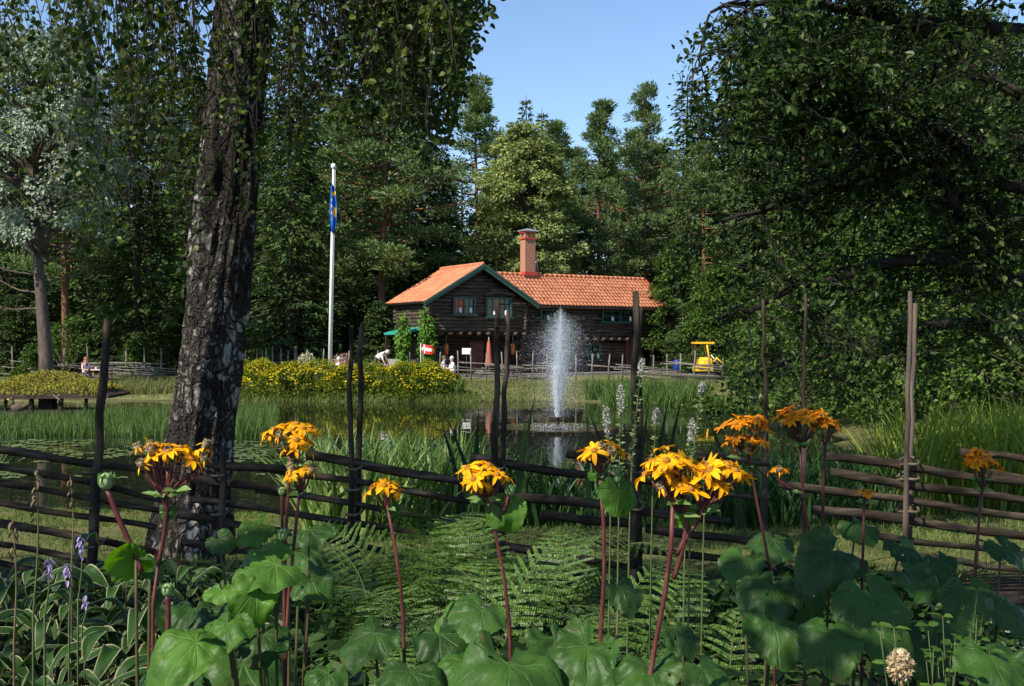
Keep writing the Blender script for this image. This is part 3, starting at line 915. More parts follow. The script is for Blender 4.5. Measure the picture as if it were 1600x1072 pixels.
def keep_alder(c):
    """the crown's own outline: airy towards its tips on the pond side"""
    px = 800 + c[:, 0] / c[:, 1] * F; py = 536 - (c[:, 2] - EYE) / c[:, 1] * F
    e = np.interp(py, left_edge[:, 1 - 1], left_edge[:, 1]) + rng.normal(0, 5, len(c)) + (vnoise(c * 2.0, 62) - .42) * 120
    thin = (np.clip((px - e) / 260, 0, .8) + .25) * (vnoise(c * 1.9, 51) > .36)
    return (px > e) & (rng.random(len(c)) < thin) & (py < 665)


k = keep_alder(c)
V, Q = cards(c[k], d[k], n_[k], L_[k], L_[k] * .62, .14, 'leaf'); LV = MB().add(V, Q)
twp = np.array(twp); kk = keep_alder(twp[:, -1] + 0); twp = twp[kk]; twr = np.array(twr)[kk]
V, Q = tubes(twp, twr, 4); TW = MB().add(V, Q)
wd.build('trunk', M_alder_bark, alder); TW.build('twigs', M_alder_bark, alder); LV.build('crown', M_alder_leaf, alder, smooth=False)
print('birch leaves', nfix, 'alder leaves', int(k.sum()))

# ---------------------------------------------------------------- unseen tree added beside the viewpoint: crown clumps placed to shade fence and bed
mt = wthing('added_shade_tree', (-8.6, -1.8, gz(-8.6, -1.8) - .1), 'unseen tree added left of the viewpoint, its crown shaped to shade the fence', 'tree')
mb_ = MB(); t = np.linspace(0, 1, 10); base_ = np.array(mt.location)
mb_.tube(base_ + np.stack([.5 * t, .6 * t, 9.5 * t], 1), np.linspace(.28, .06, 10), 10)
lp, ld, ln, ll = [], [], [], []
for cx2, cy2, cz2, rx, ry, rz_, n in ((-7.7, 1.5, 8.2, 2.2, 1.0, .9, 1100), (-5.7, 1.6, 7.7, 1.8, .9, .8, 900), (-3.9, 1.7, 7.3, 1.5, .9, .7, 700), (-9.9, 1.2, 8.4, 2.0, 1.0, 1.0, 800), (-2.6, 1.6, 6.9, 1.0, .8, .6, 380),
                                   (-2.1, -.2, 5.2, .7, .6, .45, 330), (-1.35, .35, 4.6, .65, .55, .4, 300)):
    c = np.array([cx2, cy2, cz2]); s0 = base_ + np.array([.3, .35, max(4.2, cz2 - 2.4 - (-1.8 - cy2) * .1) - base_[2]])
    tt = np.linspace(0, 1, 8)[:, None]; mb_.tube(s0 + (c - s0) * tt + np.array([0, 0, .5]) * np.sin(tt * pi), np.linspace(.09, .02, 8), 6)
    q = rand_dirs(n) * rng.uniform(.1, 1, n)[:, None] ** .5 * np.array([rx, ry, rz_])
    ok = vnoise((c + q) * 1.5, 31) > .36; q = q[ok]; n = len(q)
    for k in range(0, n, 12): mb_.tube(np.array([c, c + q[k] * .5 + [0, 0, .1], c + q[k]]), [.02, .012, .004], 4)
    lp.append(c + q); ld.append(q + rng.normal(0, .6, (n, 3)) - [0, 0, .3]); ln.append(rng.normal(0, .5, (n, 3)) + [0, 0, 1]); ll.append(rng.uniform(.1, .17, n))
L_ = np.concatenate(ll); V, Q = cards(np.vstack(lp), np.vstack(ld), np.vstack(ln), L_, L_ * .9, .1, 'leaf')
mb_.build('trunk', M_bark_grey, mt); MB().add(V, Q).build('crown', M_alder_leaf, mt, smooth=False)
# ---------------------------------------------------------------- the log house
def log_mat(name, cols):
    m, nt, out = new_mat(name)
    tc = nd(nt, 'ShaderNodeTexCoord')
    mp = nd(nt, 'ShaderNodeMapping'); mp.inputs['Scale'].default_value = (.5, .5, 5)
    nt.links.new(tc.outputs['Object'], mp.inputs[0])
    nz = nd(nt, 'ShaderNodeTexNoise', i_Scale=3, i_Detail=7); nt.links.new(mp.outputs[0], nz.inputs['Vector'])
    r = ramp(nt, [(.32, cols[0]), (.5, cols[1]), (.68, cols[2])]); nt.links.new(nz.outputs[0], r.inputs[0])
    b = princ(nt, .75, .25); nt.links.new(r.outputs[0], b.inputs['Base Color'])
    bp = nd(nt, 'ShaderNodeBump'); bp.inputs['Strength'].default_value = .5; bp.inputs['Distance'].default_value = .02
    nt.links.new(nz.outputs[0], bp.inputs['Height']); nt.links.new(bp.outputs[0], b.inputs['Normal'])
    nt.links.new(b.outputs[0], out.inputs['Surface'])
    return m


M_log = log_mat('tarred_logs', [(.028, .018, .014), (.068, .046, .036), (.135, .097, .078)])
M_logd = log_mat('dark_boards', [(.02, .012, .009), (.035, .022, .016), (.055, .035, .026)])
M_redwood = log_mat('red_boards', [(.1, .035, .025), (.16, .06, .042), (.2, .09, .065)])
M_teal = plain_mat('green_paint', (.042, .09, .07), .5)
M_awn = plain_mat('turquoise_paint', (.03, .28, .22), .5)
M_brick = None
m, nt, out = new_mat('chimney_brick')
tc = nd(nt, 'ShaderNodeTexCoord'); mp = nd(nt, 'ShaderNodeMapping'); mp.inputs['Rotation'].default_value = (pi / 2, 0, 0)
sp_ = nd(nt, 'ShaderNodeSeparateXYZ'); cb = nd(nt, 'ShaderNodeCombineXYZ'); ad = nd(nt, 'ShaderNodeMath', operation='ADD')
nt.links.new(tc.outputs['Object'], sp_.inputs[0]); nt.links.new(sp_.outputs['X'], ad.inputs[0]); nt.links.new(sp_.outputs['Y'], ad.inputs[1])
nt.links.new(ad.outputs[0], cb.inputs['X']); nt.links.new(sp_.outputs['Z'], cb.inputs['Y'])
br = nd(nt, 'ShaderNodeTexBrick'); br.inputs['Scale'].default_value = 4.0
br.inputs['Color1'].default_value = (.33, .125, .075, 1); br.inputs['Color2'].default_value = (.42, .18, .11, 1); br.inputs['Mortar'].default_value = (.36, .25, .18, 1)
br.inputs['Mortar Size'].default_value = .03
nt.links.new(cb.outputs[0], br.inputs['Vector'])
b = princ(nt, .9, .15); nt.links.new(br.outputs['Color'], b.inputs['Base Color']); nt.links.new(b.outputs[0], out.inputs['Surface'])
M_brick = m
M_redpaint = plain_mat('red_metal', (.45, .05, .03), .5)
M_tin = plain_mat('tin', (.5, .53, .56), .35, metal=.6)
m, nt, out = new_mat('roof_tiles')
g = nd(nt, 'ShaderNodeNewGeometry'); tc = nd(nt, 'ShaderNodeTexCoord')
n1 = nd(nt, 'ShaderNodeTexNoise', i_Scale=.7, i_Detail=4); n2 = nd(nt, 'ShaderNodeTexNoise', i_Scale=5, i_Detail=5)
for n in (n1, n2): nt.links.new(tc.outputs['Object'], n.inputs['Vector'])
r = ramp(nt, [(0, (.44, .155, .075)), (.5, (.51, .19, .095)), (1, (.56, .225, .118))]); nt.links.new(g.outputs['Random Per Island'], r.inputs[0])
mx = nd(nt, 'ShaderNodeMix', data_type='RGBA', blend_type='MULTIPLY'); mx.inputs[0].default_value = .32
r2 = ramp(nt, [(.3, (.5, .47, .42)), (.55, (1, 1, 1)), (.72, (1.0, .96, .9))]); nt.links.new(n1.outputs[0], r2.inputs[0])
nt.links.new(r.outputs[0], mx.inputs[6]); nt.links.new(r2.outputs[0], mx.inputs[7])
b = princ(nt, .8, .25); nt.links.new(mx.outputs[2], b.inputs['Base Color']); nt.links.new(b.outputs[0], out.inputs['Surface'])
M_tile = m
m, nt, out = new_mat('window_glass'); b = princ(nt, .04, .6); b.inputs['Base Color'].default_value = (.012, .014, .016, 1); nt.links.new(b.outputs[0], out.inputs['Surface'])
M_glass = m
M_white = plain_mat('white_paint', (.75, .75, .72), .5)
M_curt = plain_mat('red_curtain', (.5, .1, .05), .8)

TH_ = math.radians(32)
HX, HY = -1.64, 62.0
HZ = -.36
house = thing('log_house', (HX, HY, HZ), 'two-storey dark log house with orange tiled roof across the pond', 'house', rz=TH_)


def hpart(mb, name, mat, parent=None, smooth=True):
    return mb.build(name, mat, parent or house, smooth=smooth)


def logs(p0, p1, z0, z1, ext0=.22, ext1=.22, h=.205, r=.112, shrink=None):
    """a wall of round logs from p0 to p1 (plan), with protruding ends"""
    p0 = np.array(p0, float); p1 = np.array(p1, float); d = norm(p1 - p0)
    b = MB(); z = z0 + h / 2; k = 0
    while z < z1 - .02:
        a, c = p0.copy(), p1.copy()
        e0, e1 = ext0 * rng.uniform(.85, 1.1), ext1 * rng.uniform(.85, 1.1)
        if shrink:
            a0, c0 = shrink(z)
            if c0 - a0 < .25: break
            L = np.linalg.norm(p1 - p0)
            if a0 > 0: a = p0 + d * a0; e0 = 0
            if c0 < L: c = p0 + d * c0; e1 = 0
        a = a - d * e0; c = c + d * e1
        t = np.linspace(0, 1, 5)[:, None]
        p = a + (c - a) * t
        p = np.hstack([p, np.full((5, 1), z) + rng.normal(0, .006, (5, 1))])
        b.tube(p, r * rng.uniform(.93, 1.06, 5), 8)
        z += h; k += 1
    return b


def tiles(p_e0, p_e1, up, L, n_rows_step=.34, col=.27):
    """clay pantiles on the slope that rises from the eave line e0-e1 along 'up' (unit) for L metres; each tile is its own little curved piece"""
    e0 = np.array(p_e0, float); e1 = np.array(p_e1, float); u = norm(e1 - e0); W = np.linalg.norm(e1 - e0); up = norm(np.array(up, float))
    n = norm(np.cross(u, up)); n = n if n[2] > 0 else -n
    b = MB(); nc = int(round(W / col)); cw = W / nc; nr = int(round(L / n_rows_step)); rh = L / nr
    s = np.linspace(0, 1, 6)
    prof = .045 * np.sin((s * 1.02) * 2 * pi) * .7
    Vs = []
    I, J = np.meshgrid(np.arange(nr), np.arange(nc), indexing='ij')
    o = e0 + J.ravel()[:, None] * cw * u + I.ravel()[:, None] * rh * up + rng.normal(0, .004, (nr * nc, 1)) * n
    lo = o[:, None] + (s * cw * 1.04)[None, :, None] * u + (prof + .05)[None, :, None] * n
    hi = lo + up * rh * 1.1 - n * .035
    edge = lo - n * .03
    V = np.concatenate([edge, lo, hi], 1)
    q = np.array([[a + r_ * 6, a + 1 + r_ * 6, a + 7 + r_ * 6, a + 6 + r_ * 6] for r_ in (0, 1) for a in range(5)])
    Q = (np.arange(nr * nc)[:, None, None] * 18 + q[None]).reshape(-1, 4)
    b.add(V.reshape(-1, 3), Q)
    return b


def quad_slab(e0, e1, t0, t1, th):
    e0, e1, t1, t0 = [np.array(v, float) for v in (e0, e1, t1, t0)]
    n = norm(np.cross(e1 - e0, t0 - e0)); n = n if n[2] > 0 else -n
    b = MB(); V = np.array([e0, e1, t1, t0]); V = np.vstack([V, V - n * th])
    return b.add(V, [[0, 1, 2, 3], [7, 6, 5, 4], [0, 4, 5, 1], [1, 5, 6, 2], [2, 6, 7, 3], [3, 7, 4, 0]])


AZ, EZ, GW = 6.43, 4.27, 3.70       # apex height, eave height, half width of the gable roof
GD = 5.1                            # depth of the gable roof
apexF, apexB = np.array([0, 0, AZ]), np.array([0, GD, AZ])
lf, lb_ = np.array([-GW, 0, EZ]), np.array([-GW, GD, EZ])
rf, rb = np.array([GW, 0, EZ]), np.array([GW, GD, EZ])
sl_len = math.hypot(GW, AZ - EZ)
roof = hpart(quad_slab(lf, lb_, apexF, apexB, .12).add(*[(lambda q: (q.V[0], q.q[0]))(quad_slab(rf, rb, apexF, apexB, .12))][0]), 'roof', M_logd, smooth=False)
hpart(tiles(lf, lb_, apexF - lf, sl_len), 'tiling', M_tile, roof)
hpart(tiles(rf, rb, apexF - rf, sl_len), 'tiling', M_tile, roof)
# ridge tiles
def ridge(p0, p1):
    b = MB(); L = np.linalg.norm(p1 - p0); n = int(L / .36); d = (p1 - p0) / n
    for k in range(n):
        a = p0 + d * k; b.tube(np.array([a, a + d * 1.05]) + [[0, 0, .05], [0, 0, .035]], [.12, .11], 8)
    return b
hpart(ridge(apexF, apexB), 'ridge_tile', M_tile, roof)
# green barge boards on the front gable
bb = MB()
for s, e in ((-1, lf), (1, rf)):
    d = norm(apexF - e); a = e - d * .12; c = apexF
    up = np.array([0, 0, 1])
    V = [a + [0, -.06, .02], c + [0, -.06, .02], c + [0, -.06, -.26], a + [0, -.06, -.26]]
    V = np.vstack([V, np.array(V) + [0, .05, 0]])
    bb.add(V, [[0, 1, 2, 3], [7, 6, 5, 4], [0, 4, 5, 1], [3, 2, 6, 7], [0, 3, 7, 4]])
    V2 = np.array([a + [0, -.1, .07], c + [0, -.1, .07], c + [0, -.1, -.07], a + [0, -.1, -.07]])
    V2 = np.vstack([V2, V2 + [0, .038, 0]])
    bb.add(V2, [[0, 1, 2, 3], [7, 6, 5, 4], [0, 4, 5, 1], [3, 2, 6, 7], [0, 3, 7, 4]])
hpart(bb, 'barge_board', M_teal, roof, smooth=False)

# main wing roof
ME, MRZ, M0, M1, MEy, MRun = 4.22, 6.12, 1.2, 14.0, .45, 2.35
e0, e1 = np.array([M0, MEy, ME]), np.array([M1, MEy, ME])
t0, t1 = np.array([M0, MEy + MRun, MRZ]), np.array([M1, MEy + MRun, MRZ])
b0, b1 = np.array([M0, MEy + 2 * MRun, ME]), np.array([M1, MEy + 2 * MRun, ME])
q1 = quad_slab(e0, e1, t0, t1, .12); q2 = quad_slab(b0, b1, t0, t1, .12)
roof2 = hpart(MB().add(q1.V[0], q1.q[0]).add(q2.V[0], q2.q[0]), 'roof', M_logd, smooth=False)
# visible tiles only start where the wing roof comes out of the gable roof
hpart(tiles(np.array([2.2, MEy, ME]) , e1, t1 - e1, np.linalg.norm(t1 - e1)), 'tiling', M_tile, roof2)
hpart(tiles(b0, b1, t1 - b1, np.linalg.norm(t1 - b1)), 'tiling', M_tile, roof2)
hpart(ridge(t0, t1), 'ridge_tile', M_tile, roof2)
vb = MB()
d = norm(t1 - e1)
vb.box((e1 + t1) / 2 + [.03, 0, .02], (.1, np.linalg.norm(t1 - e1), .14), R=np.array(Matrix.Rotation(math.atan2(d[2], d[1]), 3, 'X')))
hpart(vb, 'verge_board', M_redpaint, roof2, smooth=False)
gb = MB(); gb.box(((M0 + 2.6 + M1) / 2, MEy - .02, ME - .1), (M1 - M0 - 2.6, .05, .16)); hpart(gb, 'eave_board', M_logd, roof2, smooth=False)

# walls -----------------------------------------------------------
JZ = 2.62
GL, GR, GF, GB = -3.18, 3.18, .6, 4.6


def gable_shrink(z):
    if z < EZ - .25: return (0, GR - GL)
    hw = max(0, (AZ - .28 - z) / (AZ - EZ) * GW)
    return (max(0, -hw - GL), min(GR - GL, hw - GL))


def wall_with_openings(p0, p1, z0, z1, holes, **kw):
    """log wall as one mesh; logs are cut at the openings (ranges along the wall)"""
    p0 = np.array(p0, float); p1 = np.array(p1, float); d = norm(p1 - p0); L = np.linalg.norm(p1 - p0)
    b = MB(); h = kw.get('h', .205); z = z0 + h / 2; sh = kw.get('shrink'); e0, e1 = kw.get('ext0', .22), kw.get('ext1', .22)
    while z < z1 - .02:
        a, c = -e0 * rng.uniform(.85, 1.1), L + e1 * rng.uniform(.85, 1.1)
        if sh:
            a0, c0 = sh(z)
            if c0 - a0 < .25: break
            if a0 > 0: a = a0
            if c0 < L: c = c0
        segs = [(a, c)]
        for (h0, h1, hz0, hz1) in holes:
            if hz0 < z < hz1:
                segs = [s for (x0, x1) in segs for s in ((x0, min(x1, h0)), (max(x0, h1), x1)) if s[1] - s[0] > .05]
        for x0, x1 in segs:
            t = np.linspace(0, 1, 4)[:, None]; p = p0 + d * (x0 + (x1 - x0) * t)
            b.tube(np.hstack([p, np.full((4, 1), z) + rng.normal(0, .006, (4, 1))]), .112 * rng.uniform(.93, 1.06, 4), 8)
        z += h
    return b


def window(u0, u1, z0, z1, s, cols=2, rows=2, lintel=False, fr=.11, curtain=None, pots=True):
    b = MB(); uc = (u0 + u1) / 2; zc = (z0 + z1) / 2; y = s - .16
    for u in (u0, u1): b.box((u, y, zc), (fr, .1, z1 - z0 + fr))
    for z in (z0, z1): b.box((uc, y + .004, z), (u1 - u0 - fr, .1, fr))
    b.box((uc, y - .05, z0 - fr * .75), (u1 - u0 + .25, .16, .06))
    f = hpart(b, 'window', M_teal, smooth=False)
    mb = MB()
    if cols == 2: mb.box((uc, y + .01, zc), (.09, .07, z1 - z0 - fr))
    for c in range(cols):
        a = u0 + (u1 - u0) * c / cols; w_ = (u1 - u0) / cols
        mb.box((a + w_ / 2, y + .025, zc), (.03, .04, z1 - z0 - fr))
        for r_ in range(1, rows): mb.box((a + w_ / 2, y + .028, z0 + (z1 - z0) * r_ / rows), (w_ - .1, .036, .03))
    hpart(mb, 'sash', M_teal, f, smooth=False)
    hpart(MB().box((uc, y + .06, zc), (u1 - u0, .02, z1 - z0)), 'pane', M_glass, f, smooth=False)
    if pots:
        pb = MB()
        for c in range(cols):
            x = u0 + (u1 - u0) * (c + .5) / cols + .08
            pb.lathe([(0, 0), (.07, 0), (.09, .14), (.0, .14)], (x, y + .0, z0 + .06), 8); pb.ball((x, y, z0 + .26), (.1, .06, .1), n=8, k=6)
        hpart(pb, 'flower_pot', M_white, f)
    if curtain:
        hpart(MB().box((u0 + (u1 - u0) * .27, y + .04, zc + .02), ((u1 - u0) * .36, .012, (z1 - z0) * .72)), 'curtain', M_curt, f, smooth=False)
    if lintel:
        lb2 = MB(); t = np.linspace(-1, 1, 9)
        lb2.tube(np.stack([uc + t * (u1 - u0) * .62, np.full(9, y - .1), z1 + .2 + .14 * (1 - t * t)], 1), .1, 8)
        lb2.tube(np.stack([uc + t * (u1 - u0) * .4, np.full(9, y - .06), z1 + .42 + .1 * (1 - t * t)], 1), .08, 8)
        hpart(lb2, 'lintel', M_log, f)
    return f


w1, w2 = (-1.66, -.3, 3.62, 4.5), (.5, 2.14, 3.5, 4.54)
hpart(wall_with_openings((GL, GF), (GR, GF), JZ, AZ, [(w[0] - GL, w[1] - GL, w[2], w[3]) for w in (w1, w2)], shrink=gable_shrink), 'log_wall', M_log)
hpart(logs((GL, GF), (GL, GB), JZ + .1, EZ + .05), 'log_wall', M_log)
hpart(logs((GR, GF), (GR, GB), JZ + .1, EZ + .05), 'log_wall', M_log)
hpart(logs((GL, GB), (GR, GB), 0, AZ - .1, shrink=gable_shrink), 'log_wall', M_log)
window(*w1, GF, 2, 2, curtain=True); window(*w2, GF, 2, 2, lintel=True)
# floor of the upper storey and its beam ends
fb = MB(); fb.box((0, (GF + GB) / 2, JZ - .04), (GR - GL, GB - GF - .1, .1)); hpart(fb, 'upper_floor', M_logd, smooth=False)
bm_ = MB()
for u in np.linspace(GL + .1, GR - .1, 11): bm_.tube([(u, GF - .28, JZ - .12), (u, GF + 1.4, JZ - .12)], .1, 8)
hpart(bm_, 'beam_ends', M_log)
# ground floor under the gable, set back
LF = 1.75
hpart(wall_with_openings((GL + .1, LF), (GR + .2, LF), 0, JZ - .1, [(3.15, 4.15, 0, 2.15), (.8, 1.6, .9, 1.8)]), 'log_wall', M_logd)
dr = hpart(MB().box((GL + .1 + 3.65, LF + .05, 1.05), (1.0, .08, 2.1)), 'door', M_redwood, smooth=False)
hpart(MB().ball((GL + .1 + 3.3, LF - .02, 1.05), .04), 'handle', M_tin, dr)
window(GL + .9, GL + 1.7, .95, 1.75, LF, 2, 2, pots=False)
hpart(logs((GL + .1, LF), (GL + .1, GB), 0, JZ), 'log_wall', M_log)
# stepped log corner consoles carrying the jetty
for u in (GL + .02, GR - .02):
    cb_ = MB()
    for k, z in enumerate(np.arange(JZ - .3, JZ - 1.5, -.205)):
        cb_.tube([(u, LF - max(0.1, 1.25 - k * .32), z), (u, LF + .4, z)], .11, 8)
    hpart(cb_, 'console', M_log)
pb = MB()
pb.box((GR - .1, GF + .25, JZ / 2), (.2, .2, JZ - .2))
hpart(pb, 'porch_post', M_logd, smooth=False)

# main wing walls
WR, WF, WB = 13.25, 1.0, 4.7
uw = [(4.5, 6.3, 3.3, 3.95), (9.1, 11.9, 3.28, 3.95)]
hpart(wall_with_openings((GR + .1, WF), (WR, WF), JZ - .25, ME + .05, [(w[0] - GR - .1, w[1] - GR - .1, w[2], w[3]) for w in uw]), 'log_wall', M_log)
for w in uw: window(*w, WF, 2, 2, fr=.09)


def wing_shrink(z):
    L = WB - WF
    if z < ME - .1: return (0, L)
    hw = max(0, (MRZ - .2 - z) / (MRZ - ME) * MRun); c = MEy + MRun - WF
    return (max(0, c - hw), min(L, c + hw))


hpart(logs((WR, WF), (WR, WB), JZ - .25, MRZ, shrink=wing_shrink), 'log_wall', M_log)
hpart(logs((GR, WB), (WR, WB), 0, ME), 'log_wall', M_log)
bm_ = MB()
for u in np.arange(4.2, WR, .62): bm_.tube([(u, WF - .3, JZ - .42), (u, WF + 1, JZ - .42)], .1, 8)
hpart(bm_, 'beam_ends', M_log)
LW = 1.6; LR = 12.0
lw = (8.42, 9.34, .95, 1.85)
hpart(wall_with_openings((GR + .3, LW), (LR, LW), 0, JZ - .45, [(lw[0] - GR - .3, lw[1] - GR - .3, lw[2], lw[3])]), 'log_wall', M_log)
window(*lw, LW, 2, 3)
hpart(logs((LR, LW), (LR, WB), 0, JZ - .3), 'log_wall', M_log)
cb_ = MB()
for u in (LR - .55, LR - .3, LR - .05): cb_.box((u, LW - .2, (JZ - .4) / 2), (.14, .14, JZ - .4))
hpart(cb_, 'corner_boards', M_redwood, smooth=False)
pb = MB(); pb.tube([(WR, WF + .1, 0), (WR, WF + .1, JZ - .2)], .12, 8); hpart(pb, 'porch_post', M_log)
hpart(MB().box((WR / 2 + 1.5, (WF + WB) / 2, JZ - .33), (WR - 3.2, WB - WF, .1)), 'upper_floor', M_logd, smooth=False)
hpart(MB().box((5, 2.9, .06), (17, 6, .2)), 'stone_footing', rough_mat('footing_stone', [(.12, .11, .1), (.3, .28, .26)], 5), smooth=False)

# chimney
cx_, cy_ = 4.83, MEy + MRun
ch = MB(); ch.box((cx_, cy_, 7.1), (.74, .56, 2.5)); chim = hpart(ch, 'chimney', M_brick, smooth=False)
c2 = MB(); c2.box((cx_, cy_, 8.37), (.86, .68, .1)); c2.box((cx_, cy_, 8.76), (.86, .68, .1)); hpart(c2, 'corbel', M_redpaint, chim, smooth=False)
c2 = MB()
for dx in (-.3, 0, .3):
    c2 = MB()
    for dy in (-.22, .22): c2.box((cx_ + dx, cy_ + dy, 8.565), (.13, .13, .3))
    c2.box((cx_ + dx, cy_, 8.44), (.11, .56, .06))
    hpart(c2, 'chimney_pillar', M_brick, chim, smooth=False)
c2 = MB(); c2.box((cx_, cy_, 8.85), (1.0, .82, .07))
V = np.array([[-.48, -.4, 8.88], [.48, -.4, 8.88], [.48, .4, 8.88], [-.48, .4, 8.88], [0, 0, 9.02]]) + [cx_, cy_, .006]
c2.add(V, None, [[0, 1, 4], [1, 2, 4], [2, 3, 4], [3, 0, 4]]); hpart(c2, 'cap', M_tin, chim, smooth=False)
c2 = MB(); c2.box((cx_, cy_, 6.2), (.94, .8, .22)); hpart(c2, 'flashing', M_redpaint, chim, smooth=False)
lad = MB()
for s in (0, .3): lad.tube([(cx_ + .75 + s * .3, cy_ - .1 + s, 6.0), (cx_ + .52 + s * .1, cy_ - .1 + s, 7.4)], .025, 6)
for k in range(6):
    f = k / 6 + .08; lad.tube([(cx_ + .75 - .23 * f, cy_ - .1, 6 + 1.4 * f), (cx_ + .84 - .29 * f, cy_ + .2, 6 + 1.4 * f)], .016, 5)
hpart(lad, 'roof_ladder', M_tin)
# left side porch with turquoise canopy roof
aw = MB(); aw.add([(-4.6, .9, 2.55), (-3.3, .9, 2.85), (-3.3, 3.4, 2.85), (-4.6, 3.4, 2.55), (-4.6, .9, 2.43), (-3.3, .9, 2.73), (-3.3, 3.4, 2.73), (-4.6, 3.4, 2.43)],
                  [[0, 1, 2, 3], [7, 6, 5, 4], [0, 4, 5, 1], [3, 2, 6, 7], [0, 3, 7, 4], [1, 5, 6, 2]])
aw = hpart(aw, 'porch_roof', M_awn, smooth=False)
pp = MB()
for y in (1.0, 3.3): pp.box((-4.5, y, 1.22), (.12, .12, 2.4))
hpart(pp, 'porch_posts', M_logd, aw, smooth=False)
pan = MB(); pan.box((-4.45, 2.2, .55), (.06, 2.1, 1.0)); hpart(pan, 'railing', plain_mat('grey_boards', (.25, .23, .21), .8), aw, smooth=False)

TD = np.array(Matrix.Rotation(TH_, 3, 'Z'))


def hw(u, s, z):
    return TD @ np.array([u, s, z]) + np.array([HX, HY, HZ])


# climbing vine on the left corner: separate plant
M_vine = leaf_mat('vine_leaves', [(.05, .12, .015), (.09, .2, .02), (.15, .27, .04)], .35, .45, .35)
vb0 = hw(-3.5, .5, 0)
vine = wthing('climbing_vine', vb0, 'bright green climbing vine on the left corner of the log house', 'vine')
st, lv = MB(), MB(); P_, D_, N_ = [], [], []
for k in range(16):
    c = hw(-3.45 + rng.uniform(-.12, .25) - (1.25 if k % 3 == 0 else 0), .42 + rng.uniform(-.1, .2) + (.4 if k % 3 == 0 else 0), 0)
    hgt = rng.uniform(2.2, 3.9); t = np.linspace(0, 1, 12)
    p = np.stack([c[0] + .14 * np.sin(t * 7 + k), c[1] + .05 * np.sin(t * 5), HZ + hgt * t], 1)
    st.tube(p, np.linspace(.03, .006, 12), 5)
    n = int(150 * hgt / 3); tt = rng.uniform(0, 1, n)
    q = np.stack([np.interp(tt, t, p[:, i]) for i in range(3)], 1) + rng.normal(0, 1, (n, 3)) * [.16, .12, .1]
    P_.append(q); D_.append(rng.normal(0, .5, (n, 3)) + [0, -.2, -.8]); N_.append(rng.normal(0, .4, (n, 3)) + [-.4, -.9, .4])
st.build('stem', M_bark_dark, vine)
n = sum(map(len, P_)); L_ = rng.uniform(.1, .2, n)
V, Q = cards(np.vstack(P_), np.vstack(D_), np.vstack(N_), L_, L_ * .85, .12, 'leaf'); lv.add(V, Q).build('foliage', M_vine, vine, smooth=False)

# lanterns, flags, parasol by the porch
M_orange = plain_mat('orange_lantern', (.6, .13, .03), .5); M_red = plain_mat('red_cloth', (.55, .03, .02), .7)
for (u, lab) in ((-1.9, 'orange hanging lantern in the porch left of the door'), (2.55, 'orange hanging lantern at the right porch corner'), (-3.05, 'red and white hanging lantern beside the vine')):
    c = hw(u, .9 if u > -3 else .3, 0); c[2] = HZ + 1.62
    o = wthing('lantern', c, lab, 'lantern', 'hanging lanterns of the porch')
    MB().lathe([(0.02, -.32), (.1, -.3), (.13, -.05), (.13, .2), (.08, .3), (.02, .32)], c, 10).build('shade', M_orange if u > -3 else M_red, o)
    MB().tube([c + [0, 0, .3], c + [0, 0, .95]], .012, 5).build('cord', M_tin, o)
c = hw(-3.62, .1, 0); c[2] = HZ + 1.15
o = wthing('flag', c, 'small red flag with a white cross beside the vine', 'flag')
fl = MB()
gx, gy = np.meshgrid(np.linspace(0, 1, 9), np.linspace(0, 1, 7))
V = np.stack([c[0] - .28 + gx * .62, c[1] - .1 + .05 * np.sin(gx * 6), c[2] + .25 + gy * .5 - gx * .08], 2).reshape(-1, 3)
qq = [[j * 9 + i, j * 9 + i + 1, j * 9 + i + 10, j * 9 + i + 9] for j in range(6) for i in range(8)]
white = [k for k, q in enumerate(qq) if (q[0] % 9) == 2 or (q[0] // 9) in (2, 3)]
fl.add(V, [q for k, q in enumerate(qq) if k not in white], m=0); fl.add(V, [qq[k] for k in white], m=1)
fl.build('cloth', [M_red, M_white], o)
MB().tube([c + [-.28, -.1, -.8], c + [-.28, -.1, .8]], .018, 6).build('staff', M_white, o)
c = hw(.55, .3, 0); c[2] = HZ
o = wthing('parasol', c, 'folded terracotta parasol standing before the porch door', 'parasol')
MB().lathe([(.03, 2.15), (.1, 1.95), (.15, 1.3), (.22, .75), (.24, .6), (.06, .62)], c, 12).build('canopy', plain_mat('terracotta_cloth', (.35, .1, .06), .85), o)
MB().tube([c, c + [0, 0, 2.3]], .03, 8).lathe([(0, .0), (.25, 0), (.25, .08), (.03, .1)], c, 12).build('pole', M_tin, o)
c = hw(-1.15, -.1, 0); c[2] = HZ
o = wthing('notice_board', c, 'small white notice board on a stake before the porch', 'sign')
MB().tube([c, c + [0, 0, 1.5]], .03, 6).build('stake', M_logd, o)
MB().box(c + [0, -.04, 1.5], (.5, .04, .34)).build('board', M_white, o, smooth=False)
# ---------------------------------------------------------------- fences
M_pole = rough_mat('shaded_weathered_pole', [(.013, .01, .007), (.036, .028, .02), (.1, .078, .056)], 6, (3, 3, .45), rough=.9, spec=.1, bump=.9, bdist=.015)  # weathered wood, with the shade on the fence darkened into its colour
M_rail = rough_mat('shaded_weathered_rail', [(.013, .01, .007), (.036, .027, .019), (.12, .09, .062)], 6, (.45, 3, 3), rough=.9, spec=.1, bump=.9, bdist=.015)  # rail wood, its colour darkened to carry the fence's shade
M_palepole = rough_mat('silver_pole', [(.07, .06, .05), (.15, .13, .11), (.27, .24, .21)], 3, (3, 3, .7), bump=.4)
M_litpole = rough_mat('sunlit_pole', [(.035, .026, .02), (.085, .064, .048), (.16, .122, .092)], 3, (3, 3, .7), bump=.5)  # same pole wood in a lighter tone that stands for sun on it
M_withe = rough_mat('withe', [(.06, .045, .03), (.16, .12, .08)], 20, bump=.3)
